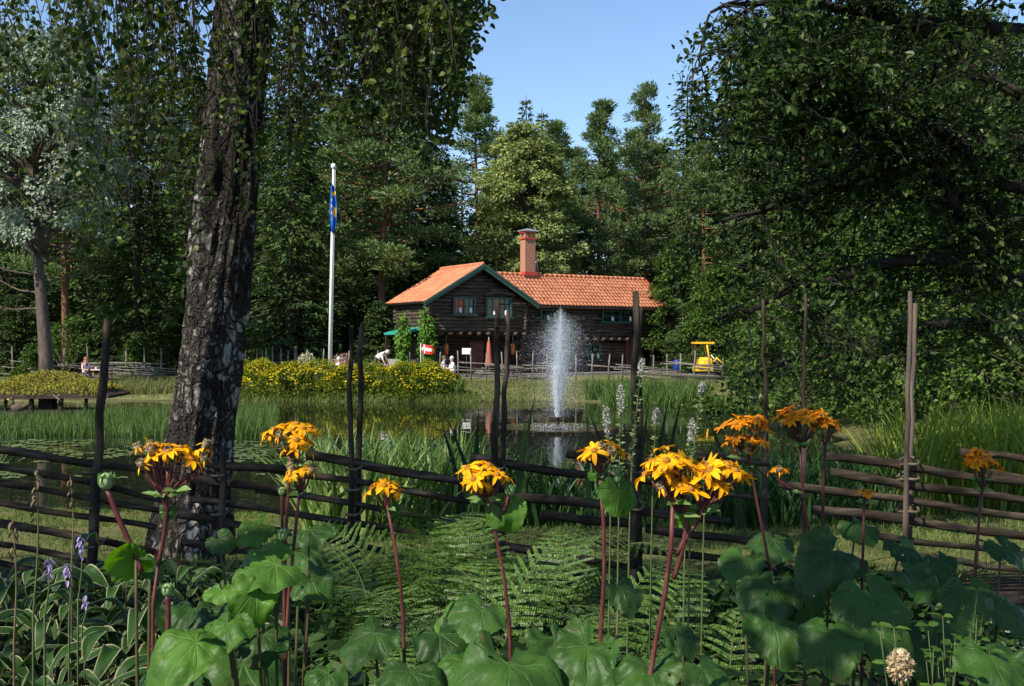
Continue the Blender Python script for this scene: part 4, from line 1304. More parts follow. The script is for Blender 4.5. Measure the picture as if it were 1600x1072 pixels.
FD = 7.0
fence = wthing('pole_fence', (0, FD, 0), 'near slanting-rail pole fence with tall paired poles between the flower bed and the pond', 'fence')


def pole(pts, Y, r=.028, mat=M_pole, parent=fence, name='post'):
    P = np.array([at(x, y, Y) for x, y in pts]); P2 = [P[0]]
    t = np.linspace(0, 1, 9)
    q = np.stack([np.interp(t, np.linspace(0, 1, len(P)), P[:, i]) for i in range(3)], 1)
    L = abs(P[0][2] - P[-1][2]); q[1:-1, :2] += rng.normal(0, .006, (7, 2))
    b = MB(); b.tube(q, r * .86 * np.linspace(.72, 1.08, 9) * rng.uniform(.93, 1.07, 9), 9)
    b.tube([q[-1], [q[-1][0], q[-1][1], -.25]], r * 1.08, 8)
    return b.build(name, mat, parent)


for pts, dy, r in ((((168, 500), (155, 700), (140, 905)), -.09, .038), (((549, 512), (549, 855)), -.09, .023), (((567, 505), (557, 860)), .09, .026),
                   (((778, 468), (772, 760)), -.09, .026), (((794, 486), (785, 740)), .09, .022), (((993, 455), (992, 700), (988, 888)), -.09, .033), (((1001, 480), (998, 700)), .09, .022),
                   (((1192, 468), (1195, 700)), .1, .017), (((1259, 458), (1256, 700)), .1, .016), (((1422, 455), (1414, 855)), -.09, .021), (((1430, 474), (1420, 845)), .09, .022),
                   (((349, 700), (345, 900)), -.09, .03), (((-120, 520), (-128, 900)), -.09, .034), (((1690, 470), (1686, 880)), -.09, .03)):
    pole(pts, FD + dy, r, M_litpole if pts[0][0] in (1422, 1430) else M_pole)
rails = [[(-140, 690), (38, 707), (150, 726), (270, 738)], [(-120, 712), (0, 728), (150, 756), (260, 782)], [(-140, 738), (0, 756), (135, 776), (250, 800)], [(-120, 768), (0, 786), (240, 826)],
         [(-130, 796), (0, 816), (120, 841), (240, 862)], [(-140, 832), (0, 851), (120, 873), (250, 897)], [(-120, 862), (15, 886), (230, 930)],
         [(300, 722), (355, 728), (480, 735)], [(290, 745), (400, 760), (560, 786)], [(300, 778), (430, 797), (545, 813), (680, 838)], [(280, 806), (420, 826), (600, 862)], [(290, 845), (460, 868), (640, 905)], [(270, 880), (420, 905), (560, 930)],
         [(480, 711), (560, 724), (720, 752), (790, 766)], [(390, 729), (550, 751), (735, 783)], [(400, 763), (550, 787), (725, 815), (790, 826)],
         [(735, 715), (800, 726), (992, 755)], [(885, 707), (992, 727)], [(770, 772), (950, 791), (1140, 815)], [(845, 805), (960, 815), (1000, 820)], [(1010, 827), (1120, 839), (1230, 855)],
         [(1090, 710), (1200, 724)], [(990, 750), (1110, 767), (1188, 781)], [(930, 845), (1080, 868), (1240, 893)], [(780, 850), (900, 872), (1010, 890)],
         [(1290, 712), (1415, 728), (1505, 742), (1640, 760)], [(1297, 738), (1415, 756), (1640, 786)], [(1215, 755), (1415, 781), (1640, 812)], [(1270, 796), (1415, 811), (1640, 845)], [(1330, 832), (1480, 850), (1640, 872)],
         [(1502, 706), (1640, 721)], [(1390, 862), (1530, 881), (1660, 897)], [(1545, 740), (1680, 757)]]
for k, pts in enumerate(rails):
    P = np.array([at(x, y, FD) for x, y in pts]); u = np.concatenate([[0], np.cumsum(np.linalg.norm(np.diff(P, axis=0), axis=1))]); u /= u[-1]
    t = np.linspace(0, 1, 12); q = np.stack([np.interp(t, u, P[:, i]) for i in range(3)], 1)
    q[:, 1] += rng.uniform(-.03, .03) + .018 * np.sin(t * 5 + k); q[:, 2] += .006 * np.sin(t * 9 + k * 2)
    r = rng.uniform(.021, .031)
    MB().tube(q, r * np.linspace(1.1, .85, 12) * rng.uniform(.86, 1.12, 12), 9).build('rail', M_rail, fence)
for x, ys in ((150, (735, 790, 850)), (555, (730, 762, 800)), (776, (730, 778)), (991, (735, 792)), (1418, (722, 745, 795)), (347, (740, 800))):
    for y in ys:
        c = at(x, y, FD); a = np.linspace(0, 2 * pi, 13)
        MB().tube(np.stack([c[0] + .055 * np.cos(a), c[1] + .135 * np.sin(a), c[2] + .02 * np.cos(a) + .012 * np.sin(a * 2)], 1), .009, 6).build('withe_tie', M_withe, fence)

FARF = 'far pole fences along the opposite bank'


def far_fence(label, posts, Y, rail_rng, nr, dens=1.0):
    x0, x1 = posts[0][0], posts[-1][0]
    o = wthing('pole_fence', px_loc((x0 + x1) / 2, Y), label, 'fence', FARF)
    for (px, top) in posts:
        p = at(px, top, Y); g = gz(p[0], Y)
        MB().tube([[p[0] + rng.normal(0, .03), Y + rng.uniform(-.1, .1), p[2]], [p[0], Y, (p[2] + g) / 2], [p[0], Y, g - .1]], [.035, .042, .045], 6).build('post', M_palepole, o)
    W = (x1 - x0) / F * Y; n = int(nr * W / 2.2 * dens)
    for k in range(n):
        a = x0 + (x1 - x0) * rng.uniform(-.03, .85); L = rng.uniform(2.2, 3.6); xa = (a - 800) / F * Y; xb = min(xa + L, (x1 + 10 - 800) / F * Y)
        g = gz((xa + xb) / 2, Y); z = g + .15 + (rail_rng - .15) * (k % nr + rng.random() * .5) / nr
        s = rng.uniform(.02, .12) * (xb - xa)
        yy = Y + rng.uniform(-.06, .06)
        MB().tube([[xa, yy, z + s / 2], [(xa + xb) / 2, yy, z + rng.normal(0, .02)], [xb, yy, z - s / 2]], rng.uniform(.022, .034), 5).build('rail', M_palepole, o)
    return o


far_fence('far pole fence on the left bank behind the sod-roofed hut', [(-20, 545), (20, 541), (60, 548), (100, 545), (138, 541), (168, 540), (197, 543), (226, 543), (252, 543), (285, 545)], 56, 1.0, 7)
far_fence('far pole fence behind the yellow-flowered bushes', [(376, 545), (383, 546), (402, 546), (410, 548), (416, 543), (426, 541), (439, 544), (450, 548), (461, 542), (464, 541), (480, 546), (505, 545), (545, 548), (590, 547), (640, 550)], 57, .9, 5)
far_fence('far pole fence in front of the house and the porch', [(662, 546), (687, 550), (716, 548), (736, 548), (760, 552), (785, 550), (808, 548), (832, 549), (855, 551), (880, 550)], 56.5, .95, 7)
far_fence('far pole fence in front of the low wing and the yellow tractor', [(900, 552), (925, 553), (951, 553), (972, 554), (997, 540), (1021, 555), (1042, 553), (1063, 552), (1085, 548), (1108, 560), (1130, 560)], 56.0, .95, 7)

# ---------------------------------------------------------------- flagpole
f0 = at(515, 575, 53.5); f1 = at(521, 263, 53.5); g = gz(f0[0], 53.5)
o = wthing('flagpole', (f0[0], 53.5, g), 'white flagpole with a limp blue and yellow pennant', 'flagpole')
dvec = (f1 - f0) / (f1[2] - f0[2]); fb_ = f0 - dvec * (f0[2] - g)
MB().tube([fb_, (fb_ + f1) / 2, f1], [.085, .075, .05], 12).ball(f1 + [0, 0, .1], (.13, .13, .15)).build('pole', M_white, o)
M_blue = plain_mat('blue_cloth', (.01, .11, .42), .7); M_yel = plain_mat('yellow_cloth', (.75, .45, .02), .7)
pen = MB(); n = 36
tz = np.linspace(at(0, 287, 53.5)[2], at(0, 362, 53.5)[2], n)
ctrp = np.stack([np.interp(tz, [f0[2], f1[2]], [f0[0], f1[0]]), np.full(n, 53.35), tz], 1)
a = np.linspace(0, 1, 9)
wd_ = np.interp(np.linspace(0, 1, n), [0, .1, .45, .8, 1], [.08, .2, .3, .26, .12])
fold = np.stack([ctrp[:, None, 0] + (a[None] - .35) * wd_[:, None] * 1.25, 53.33 - .09 * np.sin(a[None] * 9 + tz[:, None] * 1.3), np.repeat(tz[:, None], 9, 1) - .15 * a[None]], 2)
Vp = fold.reshape(-1, 3)
for i in range(n - 1):
    for j in range(8):
        f = i / n
        yel = (f < .22 and (i + j) % 9 < 4 and f > .1) or (.42 < f < .62 and 3 < j < 7) or (j == 2 and .3 < f < .7 and i % 5 < 2)
        pen.add(Vp[[i * 9 + j, i * 9 + j + 1, (i + 1) * 9 + j + 1, (i + 1) * 9 + j]], [[0, 1, 2, 3]], m=1 if yel else 0)
pen.build('pennant', [M_blue, M_yel], o)
MB().tube([fb_ + [.13, -.05, .8], f1 + [.1, -.05, -.1]], .008, 4).build('halyard', M_white, o)

# ---------------------------------------------------------------- yellow flowering bushes
M_yleaf = leaf_mat('yellowing_bush_leaves', [(.06, .11, .012), (.13, .18, .02), (.22, .25, .03)], .3, .5, .3)
M_yflow = leaf_mat('yellow_blossoms', [(.5, .36, .01), (.62, .5, .015), (.55, .52, .05)], .2, .6, .2)
GY = 'yellow-flowered bushes on the far shore'
labs = ['beside the birch trunk', 'second from the birch trunk', 'left of the flagpole', 'right below the flagpole', 'left of the split fence poles', 'behind the split fence poles',
        'right of the split fence poles', 'below the bent white person', 'left of the sword-leaved clumps', 'last before the open shore']
for k, (px, h, R) in enumerate([(372, 1.75, 1.1), (412, 1.6, 1.1), (452, 1.65, 1.1), (500, 1.5, 1.15), (538, 1.45, 1.1), (572, 1.5, 1.1), (608, 1.35, 1.1), (640, 1.55, 1.1), (668, 1.6, 1.0), (694, 1.15, .8)]):
    Y = 48.7 + rng.uniform(-.4, .4); c = np.array(px_loc(px, Y)); c[2] = max(c[2], WATER + .05)
    o = wthing('flowering_bush', c, 'round bush full of yellow flowers, ' + labs[k], 'bush', GY)
    n = 2600; q = rand_dirs(n); q[:, 2] = np.abs(q[:, 2]); rr = rng.uniform(.55, 1, n)[:, None] ** .4
    wob = (.82 + .36 * vnoise(q * 2.6 + k * 3, 6))[:, None]
    p = c + q * rr * wob * np.array([R * 1.15, R * .95, h * .98]) + [0, 0, .04]
    d = q + rng.normal(0, .5, (n, 3)); V, Q = cards(p, d, q + rng.normal(0, .5, (n, 3)) + [0, 0, .4], rng.uniform(.09, .19, n), rng.uniform(.04, .08, n))
    MB().add(V, Q).build('foliage', M_yleaf, o, smooth=False)
    sel = np.where((q[:, 2] > .25 + .25 * rng.random(n)) & (rr[:, 0] > .93) & (vnoise(p * 2.2, 3) > .42))[0][:420]
    pf = p[sel] + q[sel] * .05
    V, Q = cards(np.repeat(pf, 3, 0), rng.normal(0, 1, (len(sel) * 3, 3)) * [1, 1, .3], np.repeat(q[sel], 3, 0) + [0, 0, .8], .085, .075)
    MB().add(V, Q).build('blossoms', M_yflow, o, smooth=False)
    sb = MB()
    for _ in range(14):
        e = c + [rng.normal(0, R * .4), rng.normal(0, R * .4), h * .7]; sb.tube([c + [0, 0, -.1], (c + e) / 2 + [0, 0, .1], e], [.03, .02, .01], 4)
    sb.build('stems', M_bark_dark, o)

# sword-leaved clumps of the far shore, reeds, grasses
M_reed = leaf_mat('reed_blades', [(.045, .09, .022), (.08, .14, .035), (.14, .2, .06)], .3, .45, .3)
M_iris = leaf_mat('iris_blades', [(.05, .11, .02), (.1, .18, .035), (.18, .26, .07), (.32, .36, .14)], .3, .35, .45)
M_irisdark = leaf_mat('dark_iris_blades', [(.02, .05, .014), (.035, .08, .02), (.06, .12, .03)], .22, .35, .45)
M_grass = leaf_mat('grass_blades', [(.06, .11, .02), (.11, .16, .035), (.2, .21, .07)], .3, .5, .25)
M_dry = leaf_mat('dry_grass_blades', [(.08, .12, .03), (.15, .17, .055), (.28, .24, .12)], .3, .6, .2)
M_lime = leaf_mat('lime_blades', [(.11, .18, .025), (.19, .26, .04), (.3, .34, .07)], .35, .4, .35)


def clump(name, label, c, n, H, R, mat, group=None, cat='plant', W=.025, lean=.25, curl=.25, part='blades'):
    o = wthing(name, c, label, cat, group)
    a = rng.uniform(0, 6.3, n); r = R * rng.uniform(0, 1, n) ** .7
    P = np.asarray(c) + np.stack([np.cos(a) * r, np.sin(a) * r, np.full(n, -.05)], 1)
    V, Q, T = blades(P, H * rng.uniform(.6, 1.1, n), W * rng.uniform(.7, 1.2, n), a + rng.normal(0, .7, n), lean * rng.uniform(.2, 1.4, n), curl * rng.uniform(0, 2, n), 5, twist=rng.uniform(0, 6.3, n))
    MB().add(V, Q, T).build(part, mat, o, smooth=False)
    return o


for px, Y, H, lab in ((555, 48.6, .95, 'sword-leaved clump at the foot of the yellow bushes below the split poles'), (640, 48.4, 1.2, 'sword-leaved clump at the water below the bent white person'),
                      (668, 48.2, 1.35, 'tall sword-leaved clump at the right end of the yellow bushes'), (706, 48.4, 1.3, 'sword-leaved clump arching over the open shore'), (600, 48.4, .9, 'low sword-leaved clump under the yellow bushes')):
    c = np.array(px_loc(px, Y)); c[2] = max(c[2], WATER)
    clump('iris_plant', lab, c, 130, H, .45, M_reed, 'sword-leaved clumps on the far shore', W=.05)


def field(name, n, xf, mat, H, W, lean=.2, curl=.2, segs=2, kind='stuff', label=None, cat=None):
    """uncountable blades: xf(n) gives rooting points"""
    P = xf(n); n = len(P)
    V, Q, T = blades(P, H * rng.uniform(.5, 1.15, n), W * rng.uniform(.7, 1.3, n), rng.uniform(0, 6.3, n), lean * rng.uniform(0, 1.5, n), curl * rng.uniform(0, 1.6, n), segs, twist=rng.uniform(0, 6.3, n))
    o = MB().add(V, Q, T).build(name, mat, smooth=False)
    return tag(o, label, cat, kind=kind)


def pts_px(px0, px1, Y0, Y1, cond=None, zf=None):
    def f(n):
        # uniform over the ground between two distances inside a wedge of view
        Y = np.sqrt(rng.uniform(Y0 ** 2, Y1 ** 2, n)); px = rng.uniform(px0, px1, n); x = (px - 800) / F * Y
        keep = np.ones(n, bool) if cond is None else cond(x, Y)
        x, Y = x[keep], Y[keep]; z = zg(x, Y) if zf is None else np.full(len(x), zf)
        return np.stack([x, Y, z - .01], 1)
    return f


sdc = lambda lo, hi: (lambda x, y: (lambda d: (d > lo) & (d < hi))(pond_sd(x, y)))
lowf = lambda s, th, ps: (lambda x, y: vnoise(np.stack([x * s, y * s, x * 0], 1), ps) > th)
# water horsetail bed in front of the hut
field('reeds', 9500, pts_px(-60, 262, 29.5, 39, lambda x, y: (pond_sd(x, y) < 0) & (vnoise(np.stack([x * .5, y * .5, x * 0], 1), 21) > .28 - (y - 29) * .01) & ((y < 35.5) | (x > -14.5)), WATER - .1), M_reed, .55, .03, .15, .1, 2, label='soft green reeds standing in the water before the sod-roofed hut', cat='reeds')
field('reeds', 2600, pts_px(365, 430, 29, 38, None, WATER - .1), M_reed, .7, .03, .15, .1, 2, label='thin green reeds right of the birch trunk in the water', cat='reeds')
field('reeds', 7000, pts_px(915, 1110, 44.2, 48.8, lambda x, y: (np.abs(pond_sd(x, y)) < 1.9) & (vnoise(np.stack([x * .9, y * .9, x * 0], 1), 4) > .3)), M_reed, 1.0, .045, .2, .2, 2, label='green rushes on the far shore right of the fountain', cat='reeds')
field('reeds', 5000, pts_px(1000, 1230, 38, 46, lambda x, y: (np.abs(pond_sd(x, y)) < 1.6)), M_grass, .5, .04, .3, .3, 2, label='pale grass along the right shore below the tractor', cat='reeds')
field('reeds', 5000, pts_px(185, 290, 50, 55, lambda x, y: pond_sd(x, y) > -.8), M_dry, .45, .04, .3, .3, 2, label='rough grass on the far left shore', cat='reeds')
field('reeds', 4200, pts_px(362, 745, 46.8, 49.2, lambda x, y: (np.abs(pond_sd(x, y) - .3) < .9)), M_grass, .42, .04, .3, .3, 2, label='green grass fringe at the foot of the yellow bushes', cat='reeds')
# grass
field('grass', 52000, pts_px(-80, 1700, 7.4, 17.5, sdc(.0, 11)), M_grass, .085, .009, .5, .5, 2, label='short sunlit grass on the near bank beyond the fence', cat='grass')
field('grass', 22000, pts_px(700, 1130, 47, 56, sdc(.15, 9)), M_dry, .16, .03, .5, .4, 2, label='dry pale grass on the far bank before the house', cat='grass')
field('grass', 12000, pts_px(-60, 700, 48, 60, sdc(.3, 11)), M_dry, .16, .03, .5, .4, 2, label='dry grass on the far left bank', cat='grass')

# irises of the near shore
field('iris_leaves', 1650, pts_px(470, 750, 10.2, 13.5), M_iris, 1.03, .04, .28, .3, 5, label='bed of sword-shaped iris leaves behind the fence, left of the fountain', cat='iris leaves')
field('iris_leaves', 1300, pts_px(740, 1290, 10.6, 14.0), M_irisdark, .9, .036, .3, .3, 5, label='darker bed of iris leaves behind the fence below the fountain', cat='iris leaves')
field('iris_leaves', 2300, pts_px(1380, 1680, 12, 16.5), M_lime, 1.35, .03, .22, .22, 5, label='yellow-green iris leaves behind the right end of the fence', cat='iris leaves')
field('iris_leaves', 500, pts_px(1230, 1400, 11, 15), M_irisdark, .9, .028, .3, .3, 5, label='dark iris leaves left of the paired poles', cat='iris leaves')


M_sword = leaf_mat('black_green_iris_blades', [(.008, .02, .006), (.014, .032, .01)], .1, .45, .3)  # near-black green, so the thin blades stand out from the bed


def sword(px0, py0, px1, py1, Y, w=.06):
    a = at(px0, py0, Y); e = at(px1, py1, Y + .15); t = np.linspace(0, 1, 8)[:, None]
    a = a.copy(); g = gz(a[0], Y); a = np.array([a[0] - (e[0] - a[0]) * .3, a[1], min(g, a[2])])
    c = a + (e - a) * t + np.array([1, 0, 0]) * np.sin(t * pi) * (a[0] - e[0]) * .12
    wv = w * .5 * (1 - .93 * t ** 2.2) * np.array([1, .35, 0])
    return np.stack([c - wv, c + wv], 1).reshape(-1, 3), [[2 * i, 2 * i + 1, 2 * i + 3, 2 * i + 2] for i in range(7)]


for pts, lab in (([(1022, 720, 1046, 620), (1040, 715, 1066, 618), (1000, 690, 1012, 640)], 'pair of tall dark iris blades right of the thick fence pole'),
                 ([(965, 700, 918, 640), (920, 700, 918, 650), (955, 720, 905, 690)], 'dark arching iris blade left of the thick fence pole'),
                 ([(812, 700, 836, 618), (808, 720, 822, 655)], 'dark bent iris blade left of the fountain jet'),
                 ([(1150, 690, 1102, 645), (1160, 680, 1180, 650)], 'dark iris blades beside the orange flower heads'),
                 ([(740, 690, 700, 655), (742, 690, 748, 640), (720, 700, 690, 662)], 'iris blades at the foot of the second pole pair')):
    b = MB()
    for p in pts: b.add(*sword(*p, 10.2))
    c = b.V[0].mean(0); c[2] = b.V[0][:, 2].min()
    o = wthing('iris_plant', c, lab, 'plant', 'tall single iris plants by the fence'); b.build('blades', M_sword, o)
# long arching blades at the left edge
b = MB()
for e in ((48, 672), (62, 690), (40, 700), (25, 668), (58, 712), (35, 715), (10, 660), (70, 722)):
    s = at(-30 + rng.uniform(-12, 12), 800, 8.2); e = at(e[0], e[1], 8.2 + rng.uniform(-.2, .2)); t = np.linspace(0, 1, 12)[:, None]
    c = s + (e - s) * t; c[:, 2:] += .18 * np.sin(t * pi) ** .8; w_ = .012 * (1 - .9 * t ** 2) * np.array([.4, .9, .5])
    b.add(np.stack([c - w_, c + w_], 1).reshape(-1, 3), [[2 * i, 2 * i + 1, 2 * i + 3, 2 * i + 2] for i in range(11)])
s = at(-30, 800, 8.2); o = wthing('grass_tuft', (s[0], 8.2, gz(s[0], 8.2)), 'long arching pale grass blades at the left edge behind the fence', 'plant')
bs = MB(); bs.tube([[s[0], 8.2, gz(s[0], 8.2) - .05], s + [0, 0, .05]], .03, 6); b.build('blades', leaf_mat('pale_grass', [(.1, .16, .08), (.2, .26, .14)], .3), o); bs.build('stalk', M_grass, o)

# ---------------------------------------------------------------- lily pads
M_lily = leaf_mat('lily_pads', [(.06, .1, .03), (.1, .14, .045), (.15, .18, .07)], .05, .3, .5)
pads = []
for v in range(4):
    a = np.linspace(.16, 2 * pi - .16, 20); r = .13 * (1 + .05 * np.sin(a * 3 + v)); V = np.vstack([[0, 0, .006], np.stack([r * np.cos(a), r * np.sin(a), .008 + .008 * np.sin(a * 4 + v)], 1)])
    pads.append(MB().add(V, None, [[0, i + 1, i + 2] for i in range(19)]).mesh('lily_pad', M_lily))
n = 0
while n < 230:
    left = n < 175
    Y = rng.uniform(20.5, 28.5) if left else rng.uniform(21, 29)
    px = rng.uniform(-20, 255) if left else rng.uniform(360, 450)
    x = (px - 800) / F * Y
    if vnoise(np.array([[x * .6, Y * .45, 0]]), 13)[0] < .45: continue
    o = link('lily_pad', pads[n % 4], None, (x, Y, WATER + .006)); s = rng.uniform(.7, 1.25); o.scale = (s, s, s); o.rotation_euler = (0, 0, rng.uniform(0, 6.3))
    tag(o, 'one of the small round lily pads afloat left of the birch trunk' if left else 'one of the small round lily pads afloat right of the birch trunk', 'lily pad', 'lily pads left of the birch' if left else 'lily pads right of the birch'); n += 1

# ---------------------------------------------------------------- sod-roofed hut in the water
HYd = 41.0
hc = at(76, 642, HYd); hx = hc[0]
hut = wthing('sod_roofed_hut', (hx, HYd, WATER), 'low open hut with a yellow-green sod roof standing in the pond', 'hut')
zE, zR = at(0, 617, HYd)[2], at(0, 588, HYd)[2]
x0, x1 = at(-18, 0, HYd)[0], at(187, 0, HYd)[0]
xm0, xm1 = at(38, 0, HYd)[0], at(112, 0, HYd)[0]
b = MB()
V = [[x0, HYd - 1.1, zE], [x1, HYd - 1.1, zE + .02], [x1 - .1, HYd + 1.4, zE + .05], [x0, HYd + 1.4, zE], [xm0, HYd + .2, zR], [xm1, HYd + .2, zR]]
b.add(V, [[0, 1, 5, 4], [2, 3, 4, 5]], [[1, 2, 5], [3, 0, 4]])
b.add(np.array(V[:4]) - [0, 0, .1], [[3, 2, 1, 0]])
for i in range(4): b.add([V[i], V[(i + 1) % 4], np.array(V[(i + 1) % 4]) - [0, 0, .1], np.array(V[i]) - [0, 0, .1]], [[3, 2, 1, 0]])
hr = b.build('roof', M_logd, hut, smooth=False)
M_sedum = leaf_mat('sedum', [(.13, .16, .02), (.24, .25, .03), (.36, .32, .06), (.2, .14, .05)], .2, .6, .2)
n = 9000; u = rng.random(n); v = rng.random(n) ** .8
P = np.stack([x0 + (x1 - x0 - .35) * u, HYd - 1.15 + 2.4 * v, 0 * u], 1)
fx = np.clip(np.minimum((P[:, 0] - x0) / (xm0 - x0), (x1 - P[:, 0]) / (x1 - xm1)), 0, 1); fy = np.clip(np.minimum((P[:, 1] - HYd + 1.15) / 1.3, (HYd + 1.45 - P[:, 1]) / 1.2), 0, 1)
P[:, 2] = zE + (zR - zE) * np.minimum(fx, fy) + .03 + .22 * (vnoise(P * np.array([1.8, 1.8, 0]), 12) - .25) * np.minimum(1, 3 * np.minimum(fx, fy) + .25) * rng.uniform(.5, 1, n)
V, Q = cards(P, rng.normal(0, .6, (n, 3)) + [0, 0, .6], rng.normal(0, .6, (n, 3)) + [0, -.5, .7], rng.uniform(.06, .15, n), rng.uniform(.03, .07, n))
MB().add(V, Q).build('sod', M_sedum, hr, smooth=False)
MB().box(((xm0 + xm1) / 2 - .1, HYd + .2, zR + .16), (1.25, .12, .05)).build('ridge_board', M_palepole, hr, smooth=False)
for px, w_ in ((50, .2), (96, .2), (135, .14), (10, .14)):
    p = at(px, 640, HYd - .7); q = np.array([p[0], HYd - .8, 0])
    MB().tube([[q[0], q[1], WATER - .3], [q[0] + .04, q[1], zE + .03]], [w_ / 2, w_ / 2 * .9], 7).build('post', M_rail, hut)
MB().box((at(73, 0, HYd)[0], HYd + .1, (WATER + zE) / 2), (.5, .5, zE - WATER)).build('dark_opening', M_logd, hut, smooth=False)  # dark box standing in for the shade inside the open hut
MB().box(((x0 + x1) / 2, HYd + .1, WATER + .02), (x1 - x0 - 1.2, 1.8, .1)).build('raft', M_logd, hut, smooth=False)
s = at(83, 617, HYd - 1.1); e = at(100, 630, HYd - 1.1); MB().tube([s, e], .025, 5).build('brace', M_palepole, hut)
# duck
dc = at(28, 641, 39.5); dz = WATER
o = wthing('duck', (dc[0], 39.5, dz), 'small brown duck resting beside the sod-roofed hut', 'duck')
M_duck = rough_mat('duck_feathers', [(.05, .035, .025), (.14, .1, .07)], 14, bump=.3)
db = MB(); db.ball([dc[0], 39.5, dz + .2], (.27, .17, .17), n=12, k=9)
db.tube([[dc[0] - .16, 39.5, dz + .27], [dc[0] - .2, 39.5, dz + .4], [dc[0] - .2, 39.48, dz + .5]], [.1, .065, .06], 8); db.ball([dc[0] - .22, 39.48, dz + .52], (.085, .075, .075))
db.tube([[dc[0] + .2, 39.5, dz + .24], [dc[0] + .42, 39.5, dz + .32]], [.1, .02], 7)
db.build('body', M_duck, o)
MB().tube([[dc[0] - .28, 39.47, dz + .51], [dc[0] - .38, 39.45, dz + .5]], [.03, .018], 6).build('bill', M_yel, o)
MB().box([dc[0], 39.5, dz + .02], (.8, .6, .09)).build('tussock', M_logd, o) if False else None
o2 = link('mud_bank', MB().ball([0, 0, 0], (.6, .5, .09), n=14, k=7).mesh('mud_bank', M_logd), None, (dc[0], 39.5, WATER + .0)); tag(o2, 'flat dark tussock under the brown duck', 'tussock')

# ---------------------------------------------------------------- fountain
fo = wthing('fountain', (FX, FY, WATER), 'tall white water jet spraying up from the middle of the pond', 'fountain')
MB().lathe([(.0, .0), (.16, .0), (.16, .06), (.05, .1), (.045, .26), (.07, .27), (.07, .33), (.0, .33)], (FX, FY, WATER - .02), 14).build('nozzle', M_logd, fo)
m, nt, out = new_mat('spray_water')
b = princ(nt, .25, .5); b.inputs['Base Color'].default_value = (.86, .9, .95, 1)
t_ = nd(nt, 'ShaderNodeBsdfTranslucent'); t_.inputs['Color'].default_value = (.85, .9, .95, 1)
mx = nd(nt, 'ShaderNodeMixShader'); mx.inputs[0].default_value = .5
nt.links.new(b.outputs[0], mx.inputs[1]); nt.links.new(t_.outputs[0], mx.inputs[2]); nt.links.new(mx.outputs[0], out.inputs['Surface'])
M_spray = m
octa = np.array([[1, 0, 0], [-1, 0, 0], [0, 1, 0], [0, -1, 0], [0, 0, 1], [0, 0, -1]], float)
ot = np.array([[0, 2, 4], [2, 1, 4], [1, 3, 4], [3, 0, 4], [2, 0, 5], [1, 2, 5], [3, 1, 5], [0, 3, 5]])


def drops(P, r, stretch=1.6):
    n = len(P); V = (octa[None] * r[:, None, None] * np.array([1, 1, stretch]) + P[:, None]).reshape(-1, 3)
    return V, None, (np.arange(n)[:, None, None] * 6 + ot[None]).reshape(-1, 3)


TOPZ = at(0, 478, FY)[2] - WATER
n = 42000
h = rng.random(n); up = rng.random(n) < .55
sig = np.where(up, .03 + .46 * h ** 1.15, .12 + .55 * np.clip(h, .1, 1) ** .9)
hh = np.where(up, h ** .9, rng.beta(1.6, 1.3, n))
a = rng.uniform(0, 6.3, n); rr = np.abs(rng.normal(0, 1, n)) * sig
top = TOPZ * (1 - .22 * rng.random(n) ** 2)
P = np.stack([FX + np.cos(a) * rr + .1 * hh, FY + np.sin(a) * rr, WATER + .3 + (top - .3) * hh * (1 - .25 * np.clip(rr, 0, 1))], 1)
r = rng.uniform(.0018, .0058, n) * np.where(up, 1.1, .9)
n2 = 7000; h2 = rng.random(n2); a2 = rng.uniform(0, 6.3, n2); r2 = np.abs(rng.normal(0, 1, n2)) * (.25 + .5 * h2)
P2 = np.stack([FX + np.cos(a2) * r2 + .05 + .35 * h2 * rng.random(n2), FY + np.sin(a2) * r2, WATER + .3 + h2 * (TOPZ - .6)], 1)
MB().add(*drops(np.vstack([P, P2]), np.concatenate([r, rng.uniform(.0015, .004, n2)]))).build('spray', M_spray, fo)
tz = np.linspace(0, 1, 10)
nj = 5200; hj = rng.random(nj) ** 1.25; aj = rng.uniform(0, 6.3, nj); rj = np.abs(rng.normal(0, 1, nj)) * (.028 + .07 * hj)
MB().add(*drops(np.stack([FX + np.cos(aj) * rj + .02 * hj, FY + np.sin(aj) * rj, WATER + .31 + hj * TOPZ * .42], 1), rng.uniform(.006, .013, nj), 2.6)).build('jet', M_spray, fo)
# foam and splashes on the water around it
n = 420; a = rng.uniform(0, 6.3, n); rr = np.abs(rng.normal(0, .55, n)) + .08; keep = rr < 2.6; a, rr = a[keep], rr[keep]; n = len(a)
MB().add(*drops(np.stack([FX + np.cos(a) * rr, FY + np.sin(a) * rr, WATER + .01 + rng.random(n) ** 3 * .1], 1), rng.uniform(.005, .014, n), .7)).build('splash', M_spray, fo)

